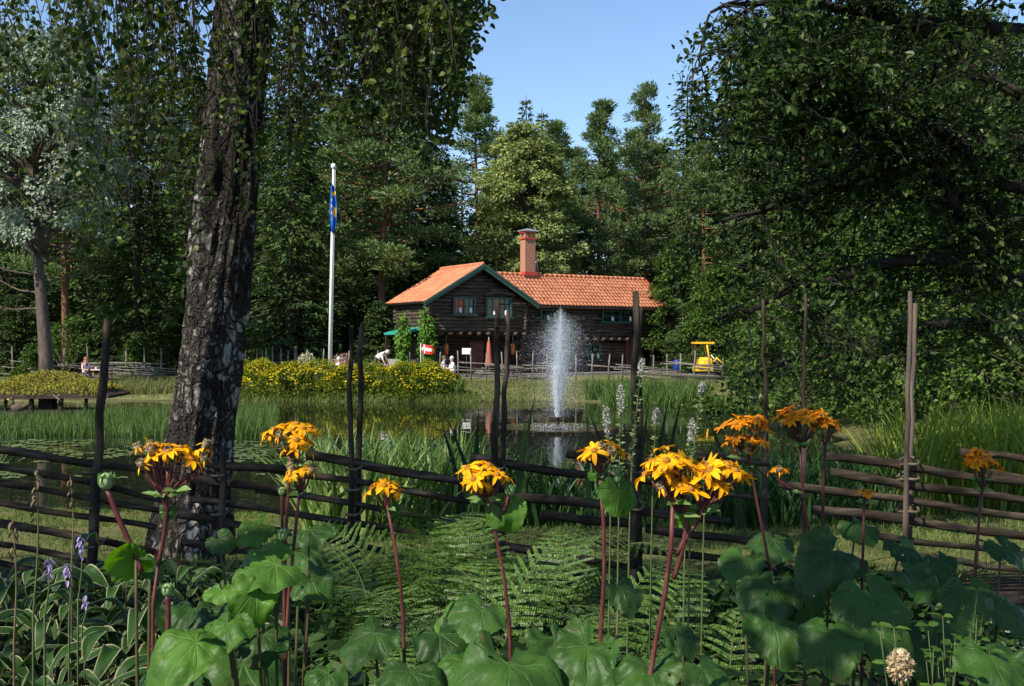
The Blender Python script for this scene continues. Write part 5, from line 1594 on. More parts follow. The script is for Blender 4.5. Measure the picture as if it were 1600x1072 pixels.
# ---------------------------------------------------------------- small digger, barrel, table, people
M_yelp = plain_mat('yellow_machine_paint', (.72, .42, .02), .4); M_blk = plain_mat('black_rubber', (.02, .02, .02), .7); M_steel = plain_mat('steel', (.35, .36, .38), .4, metal=.7)
ex = at(1098, 590, 58.5); ex[2] = gz(ex[0], 58.5)
o = wthing('digger', ex, 'small yellow digger with an open canopy behind the far fence', 'digger')
for s in (-.4, .4):
    tr = MB(); a = np.linspace(0, 2 * pi, 25)[:-1]
    prof = np.stack([np.clip(np.cos(a) * 1.6, -1, 1) * .62 + np.cos(a) * .05, .2 + .19 * np.sin(a)], 1)
    V = np.array([[ex[0] + x, ex[1] + s + w_, ex[2] + z] for w_ in (-.14, .14) for x, z in prof]); k = 24
    tr.add(V, [[i, (i + 1) % k, k + (i + 1) % k, k + i] for i in range(k)])
    tr.add(np.vstack([V[:k], V[:k].mean(0), V[k:], V[k:].mean(0)]), None, [[(i + 1) % k, i, k] for i in range(k)] + [[k + 1 + i, k + 1 + (i + 1) % k, 2 * k + 1] for i in range(k)])
    tr.build('track', M_blk, o)
bd = MB(); bd.box(ex + [0, 0, .62], (.95, .95, .3)); bd.box(ex + [.12, 0, .95], (.6, .8, .42)); bd.lathe([(0, .9), (.3, .88), (.42, .75), (.45, .5), (0, .5)], ex + [.1, -.1, .32], 10)
bd.build('body', M_yelp, o, smooth=False)
MB().box(ex + [-.05, -.05, .98], (.4, .45, .12)).box(ex + [.16, -.05, 1.2], (.1, .45, .42)).build('seat', M_blk, o, smooth=False)
MB().box(ex + [.0, 0, 1.98], (1.08, .95, .1)).build('canopy_roof', M_yelp, o, smooth=False)
for p0, p1, mt in (((-.45, -.38, .7), (-.47, -.4, 1.95), M_logd), ((-.45, .38, .7), (-.47, .4, 1.95), M_logd), ((.34, -.38, .8), (.14, -.4, 1.95), M_yelp), ((.34, .38, .8), (.14, .4, 1.95), M_yelp)):
    MB().tube([ex + p0, ex + p1], .045, 8).build('canopy_post', mt, o)
bo = MB(); bo.tube([ex + [.35, -.1, .75], ex + [.72, -.15, 1.15], ex + [1.05, -.2, .85]], [.08, .08, .06], 8); bo.build('boom', M_yelp, o)
MB().tube([ex + [.4, -.25, 1.35], ex + [.95, -.28, .62]], .04, 8).build('ram', M_steel, o)
bk = MB(); bk.lathe([(.02, 0), (.2, .02), (.24, .25), (.22, .3)], ex + [1.05, -.2, .45], 10); bk.build('bucket', M_steel, o)
bl = at(1058, 592, 60); bl[2] = gz(bl[0], 60)
o = wthing('barrel', bl, 'blue plastic barrel in the shade left of the yellow digger', 'barrel')
MB().lathe([(0, 0), (.18, 0), (.2, .04), (.215, .2), (.215, .35), (.2, .56), (.18, .6), (.05, .6), (0, .6)], bl + [0, 0, .45], 18).build('body', plain_mat('blue_plastic', (.008, .03, .2), .4), o)
MB().box(bl + [0, 0, .22], (.7, .7, .46)).build('stand', M_logd, o, smooth=False)

M_skin = plain_mat('skin', (.5, .28, .2), .55)


def person(loc, label, pose, shirt, trousers, hair, face=0.0, hairlen=.12, group=None):
    """one continuous skinned body; pose: sit, bend or stand. face: direction the person looks (radians, 0 = +x)"""
    c, s = math.cos(face), math.sin(face)
    R = lambda v: np.array([v[0] * c - v[1] * s, v[0] * s + v[1] * c, v[2]])
    if pose == 'sit':
        J = dict(pel=(0, 0, .52), chest=(.03, 0, .93), neck=(.05, 0, 1.1), head=(.09, 0, 1.25), top=(.08, 0, 1.36))
        leg = lambda y: [(.0, y, .5), (.42, y * 1.1, .5), (.45, y * 1.1, .1), (.58, y * 1.1, .05)]
        arm = lambda y: [(.04, y, 1.03), (.12, y * 1.25, .78), (.36, y * .9, .76), (.44, y * .8, .77)]
    elif pose == 'bend':
        J = dict(pel=(0, 0, .86), chest=(.32, 0, 1.12), neck=(.46, 0, 1.2), head=(.58, 0, 1.2), top=(.68, 0, 1.22))
        leg = lambda y: [(0, y, .84), (.05, y * 1.1, .46), (-.03, y * 1.1, .08), (.1, y * 1.1, .04)]
        arm = lambda y: [(.38, y, 1.1), (.44, y * 1.1, .84), (.55, y, .62), (.6, y, .55)]
    else:
        J = dict(pel=(0, 0, .95), chest=(0, 0, 1.32), neck=(0, 0, 1.5), head=(.02, 0, 1.62), top=(.01, 0, 1.74))
        leg = lambda y: [(0, y, .9), (.02, y, .5), (-.02, y, .08), (.1, y, .04)]
        arm = lambda y: [(0, y, 1.42), (.0, y * 1.25, 1.15), (.12, y * 1.2, .93), (.16, y * 1.2, .87)]
    V = [J['pel'], J['chest'], J['neck'], J['head'], J['top']]; E = [(0, 1), (1, 2), (2, 3), (3, 4)]
    rad = [.15, .155, .055, .1, .075]
    for y in (-.1, .1):
        k = len(V); L = leg(y); V += L; E += [(0, k), (k, k + 1), (k + 1, k + 2), (k + 2, k + 3)]; rad += [.09, .065, .045, .04]
    for y in (-.2, .2):
        k = len(V); A = arm(y); V += A; E += [(1, k), (k, k + 1), (k + 1, k + 2), (k + 2, k + 3)]; rad += [.055, .045, .034, .03]
    loc = np.array(loc, float)
    me = bpy.data.meshes.new('person'); me.from_pydata([list(R(v)) for v in V], E, [])
    tmp = bpy.data.objects.new('tmp', me); COL.objects.link(tmp)
    md = tmp.modifiers.new('skin', 'SKIN')
    for i, sv in enumerate(me.skin_vertices[0].data):
        sv.radius = (rad[i], rad[i]); sv.use_root = (i == 0)
    sb = tmp.modifiers.new('sub', 'SUBSURF'); sb.levels = 2; sb.render_levels = 2
    dg = bpy.context.evaluated_depsgraph_get()
    body = bpy.data.meshes.new_from_object(tmp.evaluated_get(dg)); body.name = 'person'
    bpy.data.objects.remove(tmp)
    body.materials.clear()
    for mt in (M_skin, shirt, trousers): body.materials.append(mt)
    VR = np.array([R(v) for v in V]); segs = [(VR[a], VR[b_], (a, b_)) for a, b_ in E]
    for p in body.polygons:
        q = np.array(p.center); best = min(segs, key=lambda s_: np.linalg.norm(q - s_[0] - (s_[1] - s_[0]) * np.clip(((q - s_[0]) @ (s_[1] - s_[0])) / ((s_[1] - s_[0]) @ (s_[1] - s_[0]) + 1e-9), 0, 1)))
        a, b_ = best[2]
        if b_ in (3, 4) or (a, b_) == (1, 2) and q[2] > (VR[1][2] + 2 * VR[2][2]) / 3: mi = 0
        elif b_ <= 1 or 13 <= b_ <= 14 or 17 <= b_ <= 18: mi = 1
        elif b_ >= 15: mi = 0
        else: mi = 2
        p.material_index = mi; p.use_smooth = True
    o = link('person', body, None, loc); tag(o, label, 'person', group)
    hb = MB(); h = R(J['head']); tp = R(J['top']); ax = norm(tp - h)
    hb.ball(h + ax * .045 - R((.025, 0, 0)), (.112, .112, .115), n=12, k=8)
    if hairlen > .15: hb.tube([h + R((-.06, 0, .04)), h + R((-.1, 0, -.1)), h + R((-.1, 0, -.1 - hairlen))], [.08, .09, .05], 8)
    hb.build('hair', hair, o)
    fb2 = MB(); fr = R((1, 0, 0)) if pose != 'bend' else norm(R((.5, 0, -.8))); sd = R((0, 1, 0))
    fb2.ball(h + fr * .1 - ax * .01, (.02, .02, .022), n=6, k=5)
    fb2.build('nose', M_skin, o)
    eb = MB()
    for s_ in (-.035, .035): eb.ball(h + fr * .092 + sd * s_ + ax * .025, (.012, .012, .01), n=6, k=5)
    eb.ball(h + fr * .09 - ax * .045, (.014, .014, .008), n=6, k=5)
    eb.build('eyes', M_blk, o)
    return o


M_wshirt = plain_mat('white_shirt', (.75, .72, .7), .8); M_pink = plain_mat('pink_top', (.7, .48, .5), .8); M_blue2 = plain_mat('blue_cloth_trousers', (.1, .14, .28), .8)
M_khaki = plain_mat('dark_trousers', (.05, .05, .06), .8); M_ghair = plain_mat('grey_hair', (.5, .48, .45), .7); M_rhair = plain_mat('auburn_hair', (.3, .12, .05), .6); M_bhair = plain_mat('brown_hair', (.12, .07, .04), .6)
M_wood = rough_mat('table_wood', [(.2, .15, .1), (.38, .3, .22)], 5, (1, 6, 6), bump=.2)


def bench(loc, label, rz=0.0, L=1.5):
    o = thing('bench', loc, label, 'bench', None, rz)
    MB().box((0, 0, .44), (.38, L, .05)).build('seat', M_wood, o, smooth=False)
    for y in (-L / 2 + .15, L / 2 - .15):
        MB().box((-.12, y, .205), (.06, .06, .41)).box((.12, y, .205), (.06, .06, .41)).box((0, y, .3), (.18, .05, .05)).build('leg', M_wood, o, smooth=False)
    return o


def table(loc, label, rz=0.0, cloth=None):
    o = thing('cafe_table', loc, label, 'table', None, rz)
    MB().box((0, 0, .73), (.8, 1.1, .045)).build('table_top', cloth or M_wood, o, smooth=False)
    for x in (-.3, .3):
        for y in (-.42, .42): MB().box((x, y, .353), (.06, .06, .705)).build('leg', M_wood, o, smooth=False)
    return o


def gp(px, Y):
    x = (px - 800) / F * Y; return np.array([x, Y, gz(x, Y)])


p = gp(133, 54.2); bench(p, 'wooden bench under the auburn-haired person'); person(p + [0, 0, -.04], 'auburn-haired person in a pale pink top at a table, before the far left fence', 'sit', M_pink, M_khaki, M_rhair, face=-.5, hairlen=.3)
table(p + [.95, -.2, 0], 'cafe table before the auburn-haired person', 0, M_pink)
for k, (dx, dy) in enumerate(((.75, -.35), (.98, .1), (1.15, -.45))):
    c = p + [dx, -.2 + dy, .757]; o = wthing('cup', c, ('white cup nearest the auburn-haired person', 'white cup in the middle of the left cafe table', 'white cup at the far edge of the left cafe table')[k], 'cup', 'white cups on the left cafe table')
    MB().lathe([(0, 0), (.035, 0), (.055, .09), (.05, .09), (.03, .01), (0, .01)], c, 10).build('bowl', M_white, o)
p = gp(588, 53.4); person(p + [0, 0, .35], 'person in a white shirt bending over behind the yellow bushes', 'bend', M_wshirt, M_khaki, M_ghair, face=-.3)
tg = p + [0, 0, 0]
st_ = wthing('timber_deck', p, 'low timber deck under the bending person behind the yellow bushes', 'deck'); MB().box(p + [.1, .2, .12], (2.2, 1.6, .46)).build('decking', M_wood, st_, smooth=False)
p = gp(531, 53.6); bench(p, 'wooden bench under the crouched white figure right of the flagpole'); person(p + [0, 0, -.04], 'person in white sitting low just right of the flagpole', 'sit', M_wshirt, M_khaki, M_ghair, face=2.6)
p = gp(692, 54.6); bench(p, 'wooden bench before the porch, under the left one of two visitors'); person(p + [0, 0, -.04], 'person in a white shirt sitting before the porch, beside the one in blue trousers', 'sit', M_wshirt, M_khaki, M_bhair, face=-.2)
p = gp(708, 54.2); bench(p, 'wooden bench before the porch, under the right one of two visitors'); person(p + [0, 0, -.04], 'person in a pale shirt and blue trousers sitting before the porch', 'sit', M_wshirt, M_blue2, M_ghair, face=3.5)
p = gp(800, 57.2); table(p, 'cafe table behind the far fence left of the fountain jet', .5, M_wood)
p = gp(620, 53.8); table(p, 'cafe table with a pale top behind the yellow bushes', .3, M_wshirt)
# flowering shrubs by the fence
M_cream = leaf_mat('cream_leaves', [(.22, .26, .12), (.42, .4, .25), (.6, .52, .4)], .2, .6, .2); M_pinkl = leaf_mat('pink_leaves', [(.2, .22, .12), (.45, .28, .24), (.5, .36, .3)], .2, .6, .2)
for px, h, R, mt, lab in ((480, 1.5, .75, M_cream, 'cream-leaved shrub left of the flagpole'), (535, 1.45, .8, M_pinkl, 'pinkish shrub right of the flagpole')):
    c = gp(px, 55.2); o = wthing('shrub', c, lab, 'shrub'); n = 1500; q = rand_dirs(n); q[:, 2] = np.abs(q[:, 2])
    V, Q = cards(c + q * rng.uniform(.3, 1, n)[:, None] ** .5 * [R, R * .8, h], q + rng.normal(0, .5, (n, 3)), q + [0, 0, .5], rng.uniform(.1, .2, n), .06)
    MB().add(V, Q).build('foliage', mt, o, smooth=False)
    sb = MB()
    for _ in range(8): sb.tube([c, c + [rng.normal(0, R * .3), rng.normal(0, R * .3), h * .7]], [.02, .008], 4)
    sb.build('stem', M_bark_dark, o)
# ---------------------------------------------------------------- foreground plants
def veined_leaf(name, c_dark, c_light, c_vein, nv=9.0, trans=.28, rough=.52):
    """broad leaf: u runs round the stalk, v from stalk to margin"""
    m, nt, out = new_mat(name)
    uv = nd(nt, 'ShaderNodeTexCoord'); sp_ = nd(nt, 'ShaderNodeSeparateXYZ'); nt.links.new(uv.outputs['UV'], sp_.inputs[0])
    ob = nd(nt, 'ShaderNodeObjectInfo')
    nz = nd(nt, 'ShaderNodeTexNoise', i_Scale=16, i_Detail=6); nt.links.new(uv.outputs['Object'], nz.inputs['Vector'])
    a = nd(nt, 'ShaderNodeMath', operation='MULTIPLY'); a.inputs[1].default_value = nv; nt.links.new(sp_.outputs['X'], a.inputs[0])
    ns = nd(nt, 'ShaderNodeMath', operation='MULTIPLY_ADD'); ns.inputs[1].default_value = .55; nt.links.new(nz.outputs[0], ns.inputs[0]); nt.links.new(a.outputs[0], ns.inputs[2])
    pp = nd(nt, 'ShaderNodeMath', operation='PINGPONG'); pp.inputs[1].default_value = .5; nt.links.new(ns.outputs[0], pp.inputs[0])
    # vein width in real size: narrow at the margin
    dv = nd(nt, 'ShaderNodeMath', operation='MULTIPLY'); nt.links.new(pp.outputs[0], dv.inputs[0]); nt.links.new(sp_.outputs['Y'], dv.inputs[1])
    mr = nd(nt, 'ShaderNodeMapRange'); mr.inputs['From Min'].default_value = .006; mr.inputs['From Max'].default_value = .045; mr.inputs['To Min'].default_value = 1; mr.inputs['To Max'].default_value = 0
    nt.links.new(dv.outputs[0], mr.inputs['Value'])
    base = ramp(nt, [(.3, c_dark), (.7, c_light)])
    ad = nd(nt, 'ShaderNodeMath', operation='MULTIPLY_ADD'); ad.inputs[1].default_value = .4; nt.links.new(ob.outputs['Random'], ad.inputs[0])
    sb = nd(nt, 'ShaderNodeMath', operation='SUBTRACT'); sb.inputs[1].default_value = .2; nt.links.new(nz.outputs[0], sb.inputs[0]); nt.links.new(sb.outputs[0], ad.inputs[2])
    nt.links.new(ad.outputs[0], base.inputs[0])
    mx = nd(nt, 'ShaderNodeMix', data_type='RGBA'); mx.inputs[7].default_value = (*c_vein, 1)
    mv = nd(nt, 'ShaderNodeMath', operation='MULTIPLY'); mv.inputs[1].default_value = .3; nt.links.new(mr.outputs[0], mv.inputs[0])
    nt.links.new(mv.outputs[0], mx.inputs[0]); nt.links.new(base.outputs[0], mx.inputs[6])
    # fine network of veins, browned spots and margin
    ve = nd(nt, 'ShaderNodeTexVoronoi', i_Scale=110.0, feature='DISTANCE_TO_EDGE'); nt.links.new(uv.outputs['Object'], ve.inputs['Vector'])
    vm = nd(nt, 'ShaderNodeMapRange'); vm.inputs['From Max'].default_value = .12; vm.inputs['To Min'].default_value = .22; vm.inputs['To Max'].default_value = 0; nt.links.new(ve.outputs['Distance'], vm.inputs['Value'])
    m2 = nd(nt, 'ShaderNodeMix', data_type='RGBA'); m2.inputs[7].default_value = (*c_vein, 1); nt.links.new(vm.outputs[0], m2.inputs[0]); nt.links.new(mx.outputs[2], m2.inputs[6])
    nb_ = nd(nt, 'ShaderNodeTexNoise', i_Scale=34, i_Detail=3); nt.links.new(uv.outputs['Object'], nb_.inputs['Vector'])
    em = nd(nt, 'ShaderNodeMath', operation='MULTIPLY_ADD'); em.inputs[1].default_value = .16; nt.links.new(sp_.outputs['Y'], em.inputs[0]); nt.links.new(nb_.outputs[0], em.inputs[2])
    er = nd(nt, 'ShaderNodeMapRange'); er.inputs['From Min'].default_value = .79; er.inputs['From Max'].default_value = .86; er.inputs['To Max'].default_value = .8; nt.links.new(em.outputs[0], er.inputs['Value'])
    mx = nd(nt, 'ShaderNodeMix', data_type='RGBA'); mx.inputs[7].default_value = (.12, .07, .025, 1); nt.links.new(er.outputs[0], mx.inputs[0]); nt.links.new(m2.outputs[2], mx.inputs[6])
    b = princ(nt, rough - .04, .26); nt.links.new(mx.outputs[2], b.inputs['Base Color'])
    # quilted surface between the veins
    n2 = nd(nt, 'ShaderNodeTexVoronoi', i_Scale=75.0); nt.links.new(uv.outputs['Object'], n2.inputs['Vector'])
    hs = nd(nt, 'ShaderNodeMath', operation='MULTIPLY_ADD'); hs.inputs[1].default_value = -.8; nt.links.new(mr.outputs[0], hs.inputs[0]); 
    n2m = nd(nt, 'ShaderNodeMath', operation='MULTIPLY'); n2m.inputs[1].default_value = -.35; nt.links.new(n2.outputs['Distance'], n2m.inputs[0]); nt.links.new(n2m.outputs[0], hs.inputs[2])
    bp = nd(nt, 'ShaderNodeBump'); bp.inputs['Strength'].default_value = .55; bp.inputs['Distance'].default_value = .004; nt.links.new(hs.outputs[0], bp.inputs['Height']); nt.links.new(bp.outputs[0], b.inputs['Normal'])
    t = nd(nt, 'ShaderNodeBsdfTranslucent'); h2 = nd(nt, 'ShaderNodeHueSaturation'); h2.inputs['Value'].default_value = 1.4; h2.inputs['Saturation'].default_value = 1.15
    nt.links.new(mx.outputs[2], h2.inputs['Color']); nt.links.new(h2.outputs[0], t.inputs['Color'])
    ms = nd(nt, 'ShaderNodeMixShader'); ms.inputs[0].default_value = trans; nt.links.new(b.outputs[0], ms.inputs[1]); nt.links.new(t.outputs[0], ms.inputs[2]); nt.links.new(ms.outputs[0], out.inputs['Surface'])
    return m


M_lig = veined_leaf('ligularia_leaf', (.014, .044, .006), (.04, .1, .013), (.08, .15, .035))  # darker copy: shade put into the leaf colour
M_ligb = veined_leaf('ligularia_leaf_sunlit', (.04, .11, .01), (.095, .21, .022), (.16, .28, .065), trans=.4)  # lighter copy: sunlight put into the leaf colour
M_stem = rough_mat('red_stem', [(.03, .008, .008), (.085, .02, .018), (.15, .055, .04)], 30, (1, 1, .3), rough=.5, spec=.3, bump=.4, bdist=.003)
M_stemd = rough_mat('dark_red_stem', [(.05, .015, .015), (.11, .03, .028)], 14, (1, 1, .3), rough=.5, bump=.15)
M_pet = rough_mat('petiole', [(.045, .07, .02), (.09, .05, .03)], 10, rough=.5, bump=.1)
M_bract = leaf_mat('bract', [(.12, .22, .05), (.2, .3, .1)], .3)
M_budg = plain_mat('green_bud', (.2, .28, .12), .6, var=.3)
M_ray = leaf_mat('yellow_rays', [(.78, .3, .004), (.86, .42, .007), (.9, .5, .014)], .25, .5, .25)
M_ray2 = leaf_mat('orange_rays', [(.68, .2, .004), (.78, .27, .006), (.84, .36, .01)], .25, .5, .25)
M_disc = rough_mat('flower_disc', [(.2, .07, .01), (.42, .2, .02)], 160, bump=.6, bdist=.003)
M_oldflow = rough_mat('faded_disc', [(.14, .1, .05), (.34, .27, .15)], 90, bump=.6, bdist=.003)


def basis(n, d):
    n = norm(n); d = np.asarray(d, float); d = norm(d - n * (d @ n)); s = np.cross(d, n)
    return s, d, n


def lig_leaf(c, n, d, R, base, mat, parent, wav=1.0, seed=0, petiole=True, droop=.3):
    """kidney shaped toothed leaf of radius R whose stalk joint is at c"""
    r_ = np.random.default_rng(seed)
    nr, na = 11, 81
    th = np.linspace(-2.78, 2.78, na)
    rad = .8 + .2 * np.cos(th) + .035 * np.exp(-(th / .2) ** 2) + .02 * np.cos(3 * th + r_.uniform(0, 1))
    rad = rad * (1 + .05 * np.sin(th * 2 + r_.uniform(0, 6)) + .03 * np.sin(th * 5 + r_.uniform(0, 6))) + .03 * ((np.arange(na) % 4) / 3 - .5)
    rr = np.linspace(0.0, 1, nr) ** .85
    TH, K = np.meshgrid(th, rr)
    rho = K * rad[None]
    x = rho * np.sin(TH); y = rho * np.cos(TH)
    ph = r_.uniform(0, 6.3, 3)
    o_ = r_.uniform(0, 50); q2 = np.stack([x.ravel(), y.ravel(), 0 * x.ravel()], 1)
    nz1 = vnoise(q2 * 2.1 + o_, 1).reshape(x.shape) - .5; nz2 = vnoise(q2 * 5.5 + o_, 2).reshape(x.shape) - .5
    z = .1 * np.abs(x) ** 1.2 * (1 - .6 * K) - droop * (rho ** 2.2) * (.6 + .4 * np.cos(TH)) + wav * K * (.42 * nz1 + .17 * nz2) + wav * .028 * K ** 2 * np.sin(7 * TH + ph[0])
    # grooves along the main veins
    vv = np.abs(((TH / (2 * pi) + .5) * 9 + .5) % 1 - .5); z = z - .013 * np.exp(-(vv * K / .02) ** 2) * (K > .02)
    z = z + .06 * r_.normal() * x + .12 * K ** 2 * np.sin(2 * TH + ph[2]) * wav * .6
    s, d, n = basis(n, d)
    P = np.asarray(c) + R * (x.ravel()[:, None] * s + y.ravel()[:, None] * d + z.ravel()[:, None] * n)
    i = np.arange(nr - 1)[:, None] * na; j = np.arange(na - 1)[None]
    Q = np.stack([i + j, i + j + 1, i + na + j + 1, i + na + j], 2).reshape(-1, 4)
    # a few insect holes and a bitten margin
    for _ in range(int(r_.integers(0, 4))):
        h0 = int(r_.integers(2, nr - 1)); h1 = int(r_.integers(3, na - 5)); kill = {(h0, h1), (h0, h1 + 1)} | ({(h0 - 1, h1)} if r_.random() < .4 else set())
        Q = Q[[tuple(v) not in kill for v in np.stack([np.arange(len(Q)) // (na - 1), np.arange(len(Q)) % (na - 1)], 1)]]
    b = MB().add(P, Q, m=0, uv=np.stack([(TH / (2 * pi) + .5).ravel(), K.ravel()], 1))
    if petiole:
        c = np.asarray(c, float); g = np.asarray(base, float); t = np.linspace(0, 1, 9)[:, None]
        q = (1 - t) ** 2 * g + 2 * t * (1 - t) * (g * .35 + c * .65 - n * R * .8 * np.array([1, 1, .2]) * .5 + np.array([0, 0, .12])) + t * t * c
        b.tube(q - n * .004, np.linspace(.0055, .0032, 9), 7, m=1)
    return b.build('leaf', [mat, M_pet], parent)


def facing(tilt, az):
    """normal: tilt degrees away from straight up, towards azimuth az (0 = towards the camera, 90 = right)"""
    t, a = math.radians(tilt), math.radians(az)
    return np.array([math.sin(t) * math.sin(a), -math.sin(t) * math.cos(a), math.cos(t)])


# flower heads: shared meshes
FLOW = {}


def flower_mesh(kind, v):
    key = (kind, v)
    if key in FLOW: return FLOW[key]
    r_ = np.random.default_rng(100 + v + (50 if kind == 'o' else 0))
    b = MB(); npet = int(r_.integers(9, 12)); dr = [.45, .8, 1.1, 1.4, .95][v % 5]
    for k in range(npet):
        a = k * 2 * pi / npet + r_.normal(0, .12); L = .043 * r_.uniform(.6, 1.18); W = .0145 * r_.uniform(.85, 1.2); bend = dr + r_.normal(0, .4)
        t = np.linspace(0, 1, 6); ang = .25 - bend * t * 1.5; st = L / 5
        rr = .007 + np.concatenate([[0], np.cumsum(np.cos(ang[:-1]) * st)]); zz = np.concatenate([[0], np.cumsum(np.sin(ang[:-1]) * st)])
        w_ = W * np.array([.45, .85, 1, .95, .75, .18]) * .5; tw = r_.normal(0, .3)
        ca, sa = math.cos(a), math.sin(a)
        C = np.stack([rr * ca, rr * sa, zz], 1); S = np.stack([-sa * np.ones(6), ca * np.ones(6), tw * t], 1); U = np.array([0, 0, 1])
        V = np.stack([C - S * w_[:, None] + U * .0022, C - U * .0, C + S * w_[:, None] + U * .0022], 1).reshape(-1, 3)
        b.add(V, [[i * 3 + j, i * 3 + j + 1, i * 3 + j + 4, i * 3 + j + 3] for i in range(5) for j in (0, 1)], m=0)
    b.lathe([(0, -.006), (.009, -.005), (.0115, .001), (.0105, .006), (.006, .0095), (.0005, .011)], n=14, m=1)
    b.lathe([(.0, -.02), (.006, -.018), (.008, -.01), (.0095, -.002)], n=10, m=2)
    FLOW[key] = b.mesh('flower', [M_ray if kind == 'y' else M_ray2, M_disc, M_bract]); return FLOW[key]


def old_mesh(v):
    key = ('old', v)
    if key in FLOW: return FLOW[key]
    r_ = np.random.default_rng(300 + v); b = MB()
    b.lathe([(0, -.02), (.006, -.018), (.0105, -.008), (.011, .004), (.012, .01), (.0, .008)], n=10, m=0)
    for k in range(26):
        a = r_.uniform(0, 6.3); q = np.array([.008 * math.cos(a), .008 * math.sin(a), .008]); b.tube([q, q * 1.3 + [0, 0, .008]], .0012, 4, m=0)
    for k in range(5):
        a = r_.uniform(0, 6.3); V, Q = cards([[.009 * math.cos(a), .009 * math.sin(a), .005]], [[math.cos(a), math.sin(a), -.8]], [[0, 0, 1]], .028, .006); b.add(V, Q, m=1)
    FLOW[key] = b.mesh('flower', [M_oldflow, M_ray]); return FLOW[key]


def bezier(P, n=14):
    P = np.asarray(P, float); u = np.concatenate([[0], np.cumsum(np.linalg.norm(np.diff(P, axis=0), axis=1))]); u /= u[-1]
    t = np.linspace(0, 1, n); q = np.stack([np.interp(t, u, P[:, k]) for k in range(3)], 1)
    for _ in range(3): q[1:-1] = (q[:-2] + 2 * q[1:-1] + q[2:]) / 4
    return q


LIGS = 'orange-yellow daisy-flowered perennials of the bed'


def ligularia(label, base_px, D, stems, clusters, leaves, kind='y', stemr=.0056, seed=0, group=LIGS, bright=0):
    """stems: pixel polylines (top to bottom); clusters: (px, py, wpx, hpx, n, old fraction, stem point px, py); leaves: (px, py, width px, tilt, az, roll, D, bright)"""
    r_ = np.random.default_rng(seed + 900)
    bx = (base_px - 800) / F * D; base = np.array([bx, D, gz(bx, D) - .03])
    o = wthing('ligularia', base, label, 'flowering plant', group)
    sm = M_stem if kind == 'y' else M_stemd
    S = MB(); dd = {}
    for pts in stems:
        P = [at(x, y, D + (pts[0][2] if len(pts[0]) > 2 else 0)) for x, y, *_ in pts]
        b0 = base + (np.array([P[-1][0], P[-1][1], 0]) - base) * np.array([.5, .5, 0])
        q = bezier(P + [b0] if pts[-1][1] > 935 or len(stems) == 1 else P)
        k = len(q); S.tube(q, stemr * (np.linspace(.7, 1.15, k) if pts[-1][1] > 935 or len(stems) == 1 else np.linspace(.75, .8, k)) * (1 + .06 * r_.normal(size=k)), 9)
    for (px, py, wp, hp, n, oldf, sx, sy, *ex) in clusters:
        c = at(px, py, D); w_ = wp / F * D / 2; h_ = hp / F * D / 2; root = at(sx, sy, D)
        for k in range(n):
            f = (k + .5) / n; a = k * 2.399 + r_.uniform(-.3, .3); rr = math.sqrt(f)
            dome = math.sqrt(max(0, 1 - rr * rr * .9))
            p = c + np.array([w_ * rr * math.cos(a), w_ * .85 * rr * math.sin(a), h_ * (dome * 1.6 - .8) + r_.normal(0, .005)])
            nrm = norm(np.array([math.cos(a) * rr * .9, math.sin(a) * rr * .9, 1.0]) + r_.normal(0, .16, 3) + np.array([0, -.06, 0]))
            old = r_.random() < oldf
            me = old_mesh(int(r_.integers(0, 3))) if old else flower_mesh(kind, int(r_.integers(0, 5)))
            fo_ = link('flower', me, o, p - base)
            fo_.rotation_euler = (Matrix.Rotation(0, 4, 'X') @ Vector(nrm).to_track_quat('Z', 'Y').to_matrix().to_4x4()).to_euler()
            sc = r_.uniform(.85, 1.15) * (1.0 if not old else 1.1); sc *= .68; fo_.scale = (sc, sc, sc)
            stp = p - nrm * .018; mid = (root + stp) / 2 + np.array([(stp - root)[0] * .25, (stp - root)[1] * .25, -.012])
            t = np.linspace(0, 1, 6)[:, None]; S.tube((1 - t) ** 2 * root + 2 * t * (1 - t) * mid + t * t * stp, np.linspace(stemr * .5, stemr * .28, 6), 6)
        # bracts under the head
        nb = 3; a = r_.uniform(0, 6.3, nb); P0 = np.repeat(root[None], nb, 0) - np.array([0, 0, .01])
        V, Q = cards(P0, np.stack([np.cos(a), np.sin(a) - .3, .2 * np.ones(nb)], 1), np.stack([-np.cos(a), -np.sin(a) - .6, np.ones(nb)], 1), r_.uniform(.03, .05, nb), r_.uniform(.014, .024, nb), .25, 'leaf')
        S.add(V, Q, m=1)
    S.build('stem', [sm, M_bract], o)
    for k, (px, py, wpx, tilt, az, roll, Dl, br) in enumerate(leaves):
        c = at(px, py, Dl); n_ = facing(tilt * .6 if tilt < 55 else tilt, az); ra = math.radians(roll)
        d_ = np.array([math.sin(ra), -math.cos(ra), -.25])
        R = wpx / F * Dl / 2 / .92
        s_, dv, nn = basis(n_, d_)
        c = c - dv * R * .32
        g = base + np.array([(c[0] - bx) * .25, (c[1] - D) * .25, 0])
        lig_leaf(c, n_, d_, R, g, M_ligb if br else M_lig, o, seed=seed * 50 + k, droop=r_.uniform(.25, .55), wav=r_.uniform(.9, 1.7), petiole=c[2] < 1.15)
    return o


